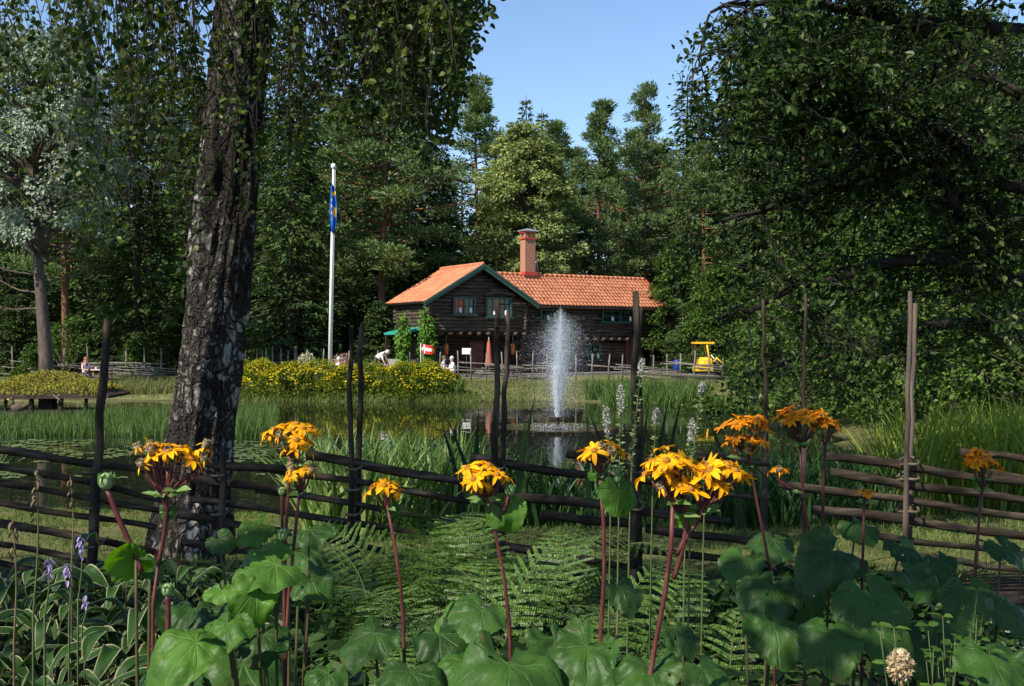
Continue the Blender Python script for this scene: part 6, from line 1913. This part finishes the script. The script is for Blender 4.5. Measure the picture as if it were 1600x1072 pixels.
def bud(o, px, py, D, r, stem=None):
    base = np.array(o.location); c = at(px, py, D); b = MB()
    b.ball(c, (r, r, r * 1.1), n=12, k=8)
    n = 9; a = np.arange(n) * .7; P = c + np.stack([np.cos(a) * r * .55, np.sin(a) * r * .55, -r * .8 * np.ones(n)], 1)
    V, Q = cards(P, np.stack([np.cos(a) * .35, np.sin(a) * .35, np.ones(n)], 1), np.stack([np.cos(a), np.sin(a), 0 * a], 1), r * 2, r * 1.1, .15, 'leaf'); b.add(V, Q, m=1)
    b.build('bud', [M_budg, M_bract], o)
    if stem: MB().tube(bezier([at(x, y, D) for x, y in stem]), .006, 8).build('stem', M_stem, o)


# left
A = ligularia('flower with one wide yellow daisy and faded brown heads, on red stems at the left', 235, 2.35, [[(262, 735), (262, 770), (258, 830), (247, 882)], [(240, 720), (252, 760), (260, 800)], [(247, 882), (225, 920), (222, 960), (236, 1010), (250, 1072)]],
              [(272, 715, 70, 34, 7, 0, 262, 768), (238, 716, 62, 40, 9, .65, 252, 768), (318, 712, 16, 40, 3, .5, 275, 760)],
              [(200, 874, 78, 62, 180, -70, 2.35, 1), (237, 888, 60, 50, 60, 30, 2.4, 0), (283, 1010, 140, 38, 20, -60, 2.25, 1), (300, 962, 120, 34, -30, 10, 2.5, 0), (262, 800, 30, 60, 20, 10, 2.35, 0)], seed=1)
bud(A, 166, 752, 2.35, .017, [(168, 766), (185, 810), (205, 852), (222, 895)]); bud(A, 262, 922, 2.35, .013, [(262, 930), (263, 970), (262, 1008)])
B = ligularia('double-tiered yellow-orange flower head left of the split fence poles', 440, 2.7, [[(455, 700), (452, 760), (448, 800), (440, 860), (445, 940)], [(470, 740), (468, 800), (456, 880), (446, 936)], [(441, 768), (441, 836), (443, 900)]],
              [(455, 680, 84, 36, 11, .05, 453, 712), (470, 700, 42, 30, 6, .1, 460, 722), (474, 740, 52, 26, 8, .35, 470, 768)],
              [(410, 888, 124, 44, 10, -60, 2.45, 1), (392, 935, 92, 58, 15, -10, 2.4, 1), (490, 830, 74, 40, -40, 50, 2.9, 0), (398, 826, 64, 52, 30, -40, 2.7, 1), (345, 930, 60, 48, 10, 10, 2.6, 1), (412, 1002, 96, 40, -10, 10, 2.5, 0), (492, 912, 80, 48, 10, 40, 2.7, 0), (445, 915, 70, 50, -20, -20, 2.8, 0), (470, 870, 80, 30, 0, 20, 3.0, 0), (350, 985, 90, 45, 0, -10, 2.35, 1), (345, 848, 50, 55, -20, 30, 2.7, 0)], seed=2)
bud(B, 442, 836, 2.65, .014); bud(B, 441, 768, 2.7, .01)
C = ligularia('small single yellow flower head between the split poles and the ferns', 635, 2.6, [[(605, 790), (613, 812), (628, 880), (633, 950), (632, 1012)]], [(600, 765, 42, 18, 6, 0, 606, 790)],
              [(612, 800, 34, 66, 10, 10, 2.6, 0), (570, 1000, 112, 40, -15, -40, 2.45, 0), (690, 1003, 104, 42, 20, 20, 2.6, 0), (640, 1062, 120, 26, 0, 0, 2.3, 0), (505, 1062, 80, 40, 10, -30, 2.3, 0)], seed=3)
Dp = ligularia('drooping yellow flower head in the middle, before the second pole pair', 800, 2.45, [[(757, 765), (768, 795), (785, 850), (796, 920), (800, 1005)]], [(755, 742, 72, 26, 9, 0, 760, 775), (745, 762, 40, 28, 4, 0, 760, 782)],
               [(795, 802, 72, 62, 10, 50, 2.45, 1), (745, 962, 100, 46, 25, -20, 2.6, 0), (800, 1056, 190, 26, 5, 10, 2.2, 0), (720, 1046, 105, 30, -20, -30, 2.35, 1), (880, 1012, 120, 44, 20, 40, 2.4, 0), (708, 965, 80, 40, -25, -40, 2.7, 1)], seed=4)
bud(Dp, 797, 766, 2.45, .012, [(796, 776), (788, 795), (776, 815)])
E = ligularia('yellow flower head on a long straight red stem carrying one kidney-shaped leaf', 930, 2.35, [[(937, 740), (945, 770), (952, 800), (950, 880), (942, 960), (928, 1072)], [(955, 738), (945, 762)]], [(936, 707, 56, 26, 9, .1, 938, 738)],
              [(968, 776, 72, 58, 25, 20, 2.3, 1), (927, 742, 26, 75, -40, -20, 2.35, 1), (905, 1022, 130, 42, -10, -40, 2.3, 0), (975, 925, 70, 30, 20, 30, 2.9, 0)], seed=5)
bud(E, 962, 735, 2.35, .012); bud(E, 966, 748, 2.35, .009)
Fp = ligularia('largest yellow flower cluster, on forked red stems right of the thick pole', 1005, 2.25, [[(1052, 775), (1058, 820), (1060, 870), (1048, 930), (1024, 990), (1004, 1026)], [(1070, 760), (1074, 820), (1064, 870), (1052, 905)], [(1108, 770), (1092, 812), (1070, 842), (1058, 866)]],
               [(1050, 722, 68, 34, 10, 0, 1060, 775), (1030, 745, 50, 44, 6, 0, 1052, 780), (1058, 765, 60, 40, 7, .15, 1064, 800), (1128, 738, 70, 36, 9, 0, 1100, 790), (1100, 752, 60, 36, 6, 0, 1096, 795)],
               [(1074, 812, 44, 72, 0, 5, 2.25, 1), (1010, 1056, 120, 30, 10, -20, 2.25, 0), (1108, 1056, 90, 38, 20, 30, 2.4, 0), (1060, 990, 80, 30, 10, 10, 2.9, 0)], seed=6, stemr=.0066)
# right
ligularia('deep orange flower heads left of the thin dark pole pair', 1180, 3.4, [[(1168, 700), (1175, 760), (1200, 860), (1215, 960)]], [(1150, 665, 44, 22, 6, 0, 1160, 705), (1182, 664, 40, 24, 6, 0, 1172, 705), (1170, 690, 50, 16, 6, 0, 1170, 712), (1140, 690, 16, 12, 2, 0, 1160, 712), (1165, 706, 44, 12, 4, .3, 1170, 725)],
          [(1166, 735, 36, 72, 0, 10, 3.4, 0), (1195, 925, 120, 44, -15, -40, 3.2, 0), (1155, 880, 90, 40, -30, -30, 3.4, 0), (1205, 850, 86, 38, 10, -20, 3.6, 0), (1215, 985, 120, 38, 0, 10, 3.0, 0)], 'o', seed=7)
ligularia('wide orange flower heads above the big shaded leaves', 1270, 3.3, [[(1250, 690), (1245, 760), (1270, 860), (1290, 950)], [(1290, 690), (1285, 780), (1288, 860)]], [(1235, 650, 46, 24, 8, 0, 1248, 690), (1262, 655, 60, 28, 9, 0, 1252, 692), (1292, 666, 34, 22, 6, 0, 1288, 695), (1216, 735, 22, 10, 3, .3, 1240, 765)],
          [(1240, 672, 34, 75, 0, 5, 3.3, 0), (1290, 868, 116, 46, 10, -50, 3.1, 0), (1370, 945, 140, 42, -5, 10, 2.9, 0), (1440, 910, 100, 44, 20, 40, 3.0, 0), (1345, 828, 70, 40, 0, 20, 3.4, 0), (1300, 1000, 120, 40, -10, -10, 2.8, 0), (1255, 930, 90, 40, 20, -20, 3.2, 0), (1420, 860, 80, 36, 20, 30, 3.5, 0), (1390, 1010, 100, 40, 10, 10, 2.8, 0)], 'o', seed=8)
ligularia('single half-open orange flower among the shaded leaves on the right', 1352, 3.3, [[(1350, 780), (1352, 830), (1345, 900)]], [(1351, 769, 18, 10, 3, .2, 1351, 782)], [(1330, 880, 70, 40, 0, 0, 3.3, 0)], 'o', seed=9)
ligularia('yellow-orange flower head at the far right before the pale rails', 1530, 3.0, [[(1535, 760), (1530, 810), (1522, 880), (1520, 960)]], [(1534, 727, 50, 30, 9, 0, 1535, 762), (1528, 714, 20, 16, 3, 0, 1534, 745)],
          [(1532, 757, 30, 72, 0, 0, 3.0, 1), (1575, 860, 70, 40, 10, 30, 3.1, 0), (1510, 930, 100, 40, -10, -20, 2.9, 0), (1575, 955, 96, 42, 10, 30, 2.9, 0), (1490, 985, 96, 38, 0, 0, 2.8, 0), (1560, 1040, 130, 36, 0, 10, 2.5, 0), (1470, 880, 60, 40, -10, 0, 3.2, 0)], 'o', seed=10)
# leafy rosettes that close the bed under and behind the flowers
r_ = np.random.default_rng(77)
for k, (px, D, lab) in enumerate(((560, 3.1, 'leafy rosette without flowers left of the middle ferns'), (880, 2.9, 'leafy rosette without flowers in the middle of the bed'), (1110, 3.0, 'leafy rosette in the shade below the largest yellow cluster'),
                                  (1460, 3.6, 'leafy rosette in the shade on the right side of the bed'), (330, 3.2, 'leafy rosette behind the left flower stems'))):
    bx = (px - 800) / F * D; base = np.array([bx, D, -.03]); o = wthing('ligularia', base, lab, 'leafy plant', 'rosettes without flowers')
    for q in range(9):
        a = q * 2.4; rr = r_.uniform(.12, .5); c = base + np.array([math.cos(a) * rr, math.sin(a) * rr, r_.uniform(.42, .72)])
        lig_leaf(c, np.array([math.cos(a) * .5, math.sin(a) * .5 - .25, 1]), np.array([math.cos(a), math.sin(a), -.3]), r_.uniform(.09, .15), base, M_lig, o, seed=600 + k * 20 + q)

# ---------------------------------------------------------------- ferns
M_fern = leaf_mat('fern_fronds', [(.024, .058, .008), (.05, .1, .015), (.105, .165, .036)], .12, .4, .5)
M_rach = rough_mat('fern_rachis', [(.05, .07, .02), (.1, .11, .035)], 10, bump=.1)


def frond(v):
    r_ = np.random.default_rng(v + 40); b = MB(); L = 1.0
    t = np.linspace(0, 1, 30); c = np.stack([(.03 + .02 * v) * np.sin(t * 3 + v), L * (t * .62 + .22 * t ** 3), .78 * np.sin(t * 1.65) - (.1 + .05 * v) * t ** 4], 1)
    b.tube(c, np.linspace(.005, .0012, 30), 5, m=1)
    tg = norm(np.gradient(c, axis=0))
    P, D, N, LL, W = [], [], [], [], []
    for i in range(2, 24):
        f = i / 24; p = np.array([np.interp(f, t, c[:, k]) for k in range(3)]); d = norm(np.array([np.interp(f, t, tg[:, k]) for k in range(3)]))
        pl = .27 * math.sin(pi * min(1, (f - .04) * 1.02) ** .75) * (1 - .25 * f) * r_.uniform(.9, 1.08) + .012
        for s in (-1, 1):
            sd = np.array([s, 0, 0]); up = np.cross(sd, d) * s; pd = norm(sd + d * (.25 + .5 * f) - np.array([0, 0, .18]) + r_.normal(0, .05, 3))
            n = max(4, int(pl / .012)); q = np.arange(n) + .5
            for e in (-1, 1):
                u = q / n; pp = p + pd * (u * pl)[:, None] + np.array([0, 0, -.1]) * pl * (u ** 2)[:, None]
                lw = np.cross(pd, up if up[2] > 0 else -up); LD = lw * e + pd * .55
                P.append(pp); D.append(np.repeat(LD[None], n, 0)); N.append(np.repeat((up if up[2] > 0 else -up)[None], n, 0) + r_.normal(0, .1, (n, 3)))
                LL.append((.012 * (1 - u * .6) + .003) * (.6 + 1.8 * pl)); W.append(np.full(n, .0155))
    V, Q = cards(np.vstack(P), np.vstack(D), np.vstack(N), np.concatenate(LL), np.concatenate(W), .05)
    b.add(V, Q, m=0)
    return b.mesh('frond', [M_fern, M_rach], smooth=False)


FR = [frond(v) for v in range(5)]
for k, (px, D, H, lab) in enumerate(((570, 4.3, .95, 'fern at the left end of the fern bank, under the split poles'), (660, 4.0, 1.05, 'fern left of the middle of the fern bank'), (745, 4.3, 1.15, 'tall fern behind the drooping yellow flower'),
                                     (830, 3.9, 1.0, 'fern right of the drooping yellow flower'), (610, 3.3, .85, 'low fern behind the small single yellow flower'), (700, 3.2, .9, 'low fern in front of the tall middle one'),
                                     (540, 3.4, .85, 'low fern beside the broad leaves on the left'), (900, 4.2, .9, 'fern at the right end of the fern bank'), (880, 3.2, .8, 'low fern right of the middle stems'), (1010, 4.4, .85, 'fern in the shade behind the largest yellow cluster'),
                                     (480, 3.1, .75, 'small fern beneath the double-tiered flower'), (1180, 2.7, .62, 'fern with yellowing fronds at the lower right'), (790, 3.0, .85, 'fern crossed by the middle red stem'), (960, 3.3, .75, 'low fern left of the fork-stemmed cluster'), (1120, 3.9, .8, 'dim fern under the orange flower heads'), (590, 5.2, 1.05, 'farthest fern on the left, touching the split poles'), (690, 5.4, 1.1, 'farthest fern in the middle, against the lowest rails'), (790, 5.2, 1.1, 'farthest fern below the second pole pair'), (880, 5.5, 1.0, 'farthest fern on the right, left of the thick pole'))):
    x = (px - 800) / F * D; o = thing('fern', (x, D, gz(x, D) - .02), lab, 'fern', 'ferns of the bed')
    n = 7; a0 = r_.uniform(0, 6.3)
    for q in range(n):
        fr_ = link('frond', FR[q % 5], o); s = H * .86 * r_.uniform(.6, 1.12)
        fr_.scale = (s, s * .9, s * r_.uniform(.9, 1.25)); fr_.rotation_euler = (r_.uniform(-.15, .45), r_.normal(0, .2), a0 + q * 2 * pi / n + r_.normal(0, .2))

# ---------------------------------------------------------------- variegated hostas
m, nt, out = new_mat('hosta_leaf')
uv = nd(nt, 'ShaderNodeTexCoord'); sp_ = nd(nt, 'ShaderNodeSeparateXYZ'); nt.links.new(uv.outputs['UV'], sp_.inputs[0])
nz = nd(nt, 'ShaderNodeTexNoise', i_Scale=14, i_Detail=3); nt.links.new(uv.outputs['Object'], nz.inputs['Vector'])
ed = nd(nt, 'ShaderNodeMath', operation='MULTIPLY_ADD'); ed.inputs[1].default_value = .45; ed.inputs[1].default_value = .22; nt.links.new(nz.outputs[0], ed.inputs[0]); nt.links.new(sp_.outputs['X'], ed.inputs[2])
rp = ramp(nt, [(.9, (.025, .065, .01)), (.97, (.07, .12, .025)), (.998, (.32, .31, .16))]); nt.links.new(ed.outputs[0], rp.inputs[0])
b = princ(nt, .45, .2); nt.links.new(rp.outputs[0], b.inputs['Base Color'])
wv = nd(nt, 'ShaderNodeTexWave', i_Scale=16.0); nt.links.new(uv.outputs['UV'], wv.inputs['Vector'])
bp = nd(nt, 'ShaderNodeBump'); bp.inputs['Strength'].default_value = .25; bp.inputs['Distance'].default_value = .004; nt.links.new(wv.outputs[0], bp.inputs['Height']); nt.links.new(bp.outputs[0], b.inputs['Normal'])
t_ = nd(nt, 'ShaderNodeBsdfTranslucent'); nt.links.new(rp.outputs[0], t_.inputs['Color'])
ms = nd(nt, 'ShaderNodeMixShader'); ms.inputs[0].default_value = .25; nt.links.new(b.outputs[0], ms.inputs[1]); nt.links.new(t_.outputs[0], ms.inputs[2]); nt.links.new(ms.outputs[0], out.inputs['Surface'])
M_hosta = m


def hosta_leaf_mesh(v):
    r_ = np.random.default_rng(v + 500); nt_, ns = 14, 7; t = np.linspace(0, 1, nt_); s = np.linspace(-1, 1, ns)
    w_ = .042 * np.sin(pi * np.clip(t, 0.02, 1) ** .75) ** .9 * (1 - .15 * t) + .001
    y = .06 + .26 * t; z = .1 * np.sin(t * 2.0) - .2 * t ** 2.4
    T, S = np.meshgrid(t, s, indexing='ij')
    V = np.stack([S * w_[:, None] + .02 * np.sin(t * 3 + v)[:, None], np.repeat(y[:, None], ns, 1), z[:, None] + .35 * np.abs(S) * w_[:, None] + .012 * np.sin(T * 9 + v) * np.abs(S)], 2).reshape(-1, 3)
    b = MB().add(V, [[i * ns + j, i * ns + j + 1, (i + 1) * ns + j + 1, (i + 1) * ns + j] for i in range(nt_ - 1) for j in range(ns - 1)], m=0, uv=np.stack([np.abs(S).ravel(), T.ravel()], 1))
    b.tube([[0, 0, -.12], [0, .03, -.02], [0, .07, .006]], [.004, .0035, .003], 6, m=1)
    return b.mesh('leaf', [M_hosta, M_pet])


HL = [hosta_leaf_mesh(v) for v in range(5)]
M_lilac = leaf_mat('lilac_bells', [(.3, .22, .4), (.42, .34, .52)], .3); M_stalk = rough_mat('pale_stalk', [(.05, .075, .025), (.1, .125, .045)], 12, bump=.1); M_drys = rough_mat('dry_stalk', [(.09, .06, .03), (.2, .14, .08)], 12, bump=.2)


def stalk(o, top, D, bottom, hang, mat, name='flower_stalk', tip=.35, dense=16):
    """flower stalk with hanging bells or dry pods near its top"""
    base = np.array(o.location); a, e = at(*bottom, D), at(*top, D); q = bezier([a, (a + e) / 2 + [.01, 0, 0], e], 10)
    g = np.array([a[0], D, gz(a[0], D) - .02]); q = np.vstack([g, q])
    b = MB(); b.tube(q, np.linspace(.0032, .0014, len(q)), 6, m=0)
    u = r_.uniform(1 - tip, 1, dense); P = a + (e - a) * u[:, None]; an = r_.uniform(0, 6.3, dense)
    V, Q = cards(P, np.stack([np.cos(an) * .7, np.sin(an) * .7, -.8 * np.ones(dense)], 1), np.stack([np.cos(an), np.sin(an), .4 * np.ones(dense)], 1), r_.uniform(.016, .03, dense), .01, .35, 'leaf'); b.add(V, Q, m=1)
    b.build(name, [mat, hang], o)


hostas = {}
for k, (px, D, H, lab) in enumerate(((40, 2.9, .62, 'cream-edged hosta in the lower left corner'), (120, 3.2, .62, 'cream-edged hosta below the lilac flower stalks'), (205, 3.0, .62, 'cream-edged hosta left of the crooked red stem'), (70, 3.7, .55, 'cream-edged hosta behind the lower left one, near the fence'),
                                     (180, 3.9, .55, 'cream-edged hosta farther back under the leftmost rails'), (270, 3.6, .5, 'cream-edged hosta behind the bright wavy leaf'), (330, 2.55, .6, 'cream-edged hosta under the bright wavy leaf'), (150, 2.4, .66, 'cream-edged hosta at the bottom edge on the left'), (400, 2.7, .5, 'cream-edged hosta under the broad bright leaves'),
                                     (10, 2.2, .66, 'cream-edged hosta cut by the left edge of the picture'), (1270, 2.35, .62, 'cream-edged hosta at the bottom right, left of the dry flower head'), (1370, 2.3, .62, 'cream-edged hosta right beside the dry flower head'), (1210, 2.6, .5, 'cream-edged hosta under the yellowing fern'), (30, 4.6, .6, 'far cream-edged hosta at the left edge, close to the fence'), (110, 5.0, .6, 'far cream-edged hosta beside the leftmost fence pole'), (190, 4.7, .58, 'far cream-edged hosta right of the leftmost fence pole'), (270, 5.0, .58, 'far cream-edged hosta under the birch trunk'), (340, 4.5, .52, 'far cream-edged hosta behind the broad bright leaves'), (235, 4.2, .55, 'cream-edged hosta behind the crooked red stem'), (85, 4.2, .58, 'cream-edged hosta behind the lilac flower stalks'))):
    x = (px - 800) / F * D; o = wthing('hosta', (x, D, gz(x, D) - .02), lab, 'hosta', 'variegated hostas'); hostas[k] = o
    n = 30
    for q in range(n):
        lf_ = link('leaf', HL[q % 5], o); s = r_.uniform(.6, 1.0); a = q * 2.399
        rr = .03 + .1 * math.sqrt(q / n); lf_.location = (math.cos(a + pi / 2) * rr, math.sin(a + pi / 2) * rr, H * (1 - .55 * q / n) * r_.uniform(.85, 1.05)); lf_.scale = (s, s, s)
        lf_.rotation_euler = (.2 - .75 * q / n + r_.normal(0, .15), r_.normal(0, .2), a)
    MB().lathe([(.0, H * .8), (.05, H * .7), (.06, .2), (.05, 0), (0, 0)], np.array(o.location), 10).build('stem', M_pet, o)
for hk, top, D, bot, mt, hg in ((1, (105, 880), 3.2, (108, 960), M_stalk, M_lilac), (1, (126, 835), 3.3, (122, 940), M_stalk, M_lilac), (0, (75, 870), 2.9, (70, 960), M_stalk, M_lilac), (0, (58, 735), 2.9, (52, 960), M_stalk, M_drys), (4, (110, 745), 3.9, (112, 880), M_drys, M_drys), (0, (20, 812), 2.9, (22, 1000), M_drys, M_drys),
                                (4, (135, 930), 3.9, (128, 980), M_stalk, M_lilac)):
    stalk(hostas[hk], top, D, bot, hg, mt)

# ---------------------------------------------------------------- white flower spires
M_plume = leaf_mat('white_plume', [(.28, .27, .22), (.42, .41, .35), (.55, .53, .47)], .3); M_pod = leaf_mat('green_pods', [(.1, .15, .05), (.2, .25, .1)], .25)
for k, (tx, ty, bx_, by_, D, pl, lab) in enumerate(((1003, 562, 985, 735, 3.9, 26, 'white flower spire reaching up before the thick fence pole'), (970, 602, 968, 735, 3.8, 44, 'white flower spire left of the thick pole, second highest'), (946, 637, 955, 740, 3.7, 46, 'short white flower spire above the straight red-stemmed flower'),
                                                    (1082, 655, 1072, 740, 3.9, 34, 'pale flower spire above the largest yellow cluster'), (1026, 640, 1020, 740, 4.0, 20, 'greenish flower spire right of the thick pole'), (1104, 722, 1100, 790, 3.8, 26, 'low white flower spire between the two yellow parts of the big cluster'), (1098, 600, 1080, 720, 4.1, 14, 'thin green seed spire above the pale flower spire'))):
    a, e = at(bx_, by_, D), at(tx, ty, D); g = np.array([a[0] - .02, D, gz(a[0], D) - .02])
    o = wthing('flower_spire', g, lab, 'flower spire', 'white flower spires')
    q = bezier([e, a, (a * .6 + g * .4), g], 16); MB().tube(q, np.linspace(.002, .005, 16), 6).build('stem', M_stalk, o)
    L = np.linalg.norm(e - a); n = int(L / .0032); u = r_.uniform(0, 1, n); P = a + (e - a) * u[:, None]; an = r_.uniform(0, 6.3, n)
    d = np.stack([np.cos(an), np.sin(an), .25 * np.ones(n)], 1); top = pl / ((by_ - ty)); w_ = u > 1 - top
    V, Q = cards(P[~w_], d[~w_], r_.normal(0, 1, ((~w_).sum(), 3)), r_.uniform(.014, .024, (~w_).sum()), .009, .3); MB().add(V, Q).build('seed_pods', M_pod, o)
    nn = 260; u = 1 - top * r_.random(nn); P = a + (e - a) * u[:, None]; rad_ = .013 * np.sin(pi * np.clip((1 - u) / top * .85 + .12, 0, 1)) ** .6; q = rand_dirs(nn) * rad_[:, None] * r_.uniform(.2, 1, nn)[:, None]
    V, Q = cards(P + q, q + r_.normal(0, .01, (nn, 3)), r_.normal(0, 1, (nn, 3)), r_.uniform(.006, .011, nn), .006); MB().add(V, Q).build('plume', M_plume, o)

# dry flower head, small herbs, ground cover
c = at(1407, 1035, 2.35); g = np.array([c[0] + .01, 2.35, -.02]); o = wthing('dry_flower_head', g, 'dry cream-brown flower head at the bottom right', 'flower head')
M_dryh = leaf_mat('dry_florets', [(.3, .2, .1), (.5, .38, .22), (.62, .52, .34)], .2, .7, .2)
MB().tube(bezier([c, (c + g) / 2 + [.02, 0, 0], g]), .004, 6).build('stem', M_drys, o)
n = 900; q = rand_dirs(n); P = c + q * r_.uniform(.6, 1, n)[:, None] * np.array([.024, .022, .042]) * (1 - .5 * np.clip(q[:, 2:], 0, 1)); V, Q = cards(P, q + r_.normal(0, .5, (n, 3)), q, r_.uniform(.006, .012, n), .006); MB().add(V, Q).ball(c, (.014, .014, .03)).build('florets', M_dryh, o)
M_herb = leaf_mat('herb_leaves', [(.03, .075, .01), (.065, .13, .02), (.1, .18, .035)], .35, .45, .35)
for k, (px, py, D, n_, lab) in enumerate(((1470, 955, 2.6, 7, 'light green herb with small opposite leaves left of the path'), (1500, 1000, 2.45, 9, 'light green herb low in the bottom right corner'), (1560, 830, 3.3, 6, 'herb sprig right of the far right flower'), (1440, 980, 2.5, 7, 'light green herb between the dry flower head and the path'))):
    x = (px - 800) / F * D; o = wthing('herb', (x, D, -.02), lab, 'herb', 'small-leaved herbs'); st, P_, D_, N_ = MB(), [], [], []
    for q in range(n_):
        tip = at(px + r_.uniform(-70, 70), py + r_.uniform(-40, 50), D + r_.uniform(-.12, .2)); p = bezier([np.array([x + r_.normal(0, .05), D + r_.normal(0, .05), -.02]), (tip + [x, D, 0]) / 2 + [0, 0, .1], tip], 12); st.tube(p, np.linspace(.0026, .001, 12), 5)
        for s in range(5, 12):
            a = s * 1.57 + q
            for e in (0, pi): P_.append(p[s]); D_.append([math.cos(a + e), math.sin(a + e), .1]); N_.append([0, -.4, 1])
    st.build('stem', M_stalk, o); nn = len(P_); V, Q = cards(P_, D_, np.array(N_) + r_.normal(0, .25, (nn, 3)), r_.uniform(.02, .04, nn), r_.uniform(.013, .024, nn), .15, 'leaf'); MB().add(V, Q).build('foliage', M_herb, o)

# uncountable ground cover of the bed
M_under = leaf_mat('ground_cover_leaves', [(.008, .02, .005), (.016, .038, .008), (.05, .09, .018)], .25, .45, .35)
n = 16000; Y = np.sqrt(rng.uniform(1.9 ** 2, 6.7 ** 2, n)); x = rng.uniform(-.62, .62, n) * Y; ok = ~((x > 2.5) & (Y > 5.0)); x, Y = x[ok], Y[ok]; n = len(x)
hh = np.interp(Y, [1.9, 3.5, 5, 6.7], [.5, .5, .42, .2]) * (.5 + .8 * vnoise(np.stack([x * 1.6, Y * 1.6, 0 * x], 1), 17)); z = hh * rng.random(n) ** .6
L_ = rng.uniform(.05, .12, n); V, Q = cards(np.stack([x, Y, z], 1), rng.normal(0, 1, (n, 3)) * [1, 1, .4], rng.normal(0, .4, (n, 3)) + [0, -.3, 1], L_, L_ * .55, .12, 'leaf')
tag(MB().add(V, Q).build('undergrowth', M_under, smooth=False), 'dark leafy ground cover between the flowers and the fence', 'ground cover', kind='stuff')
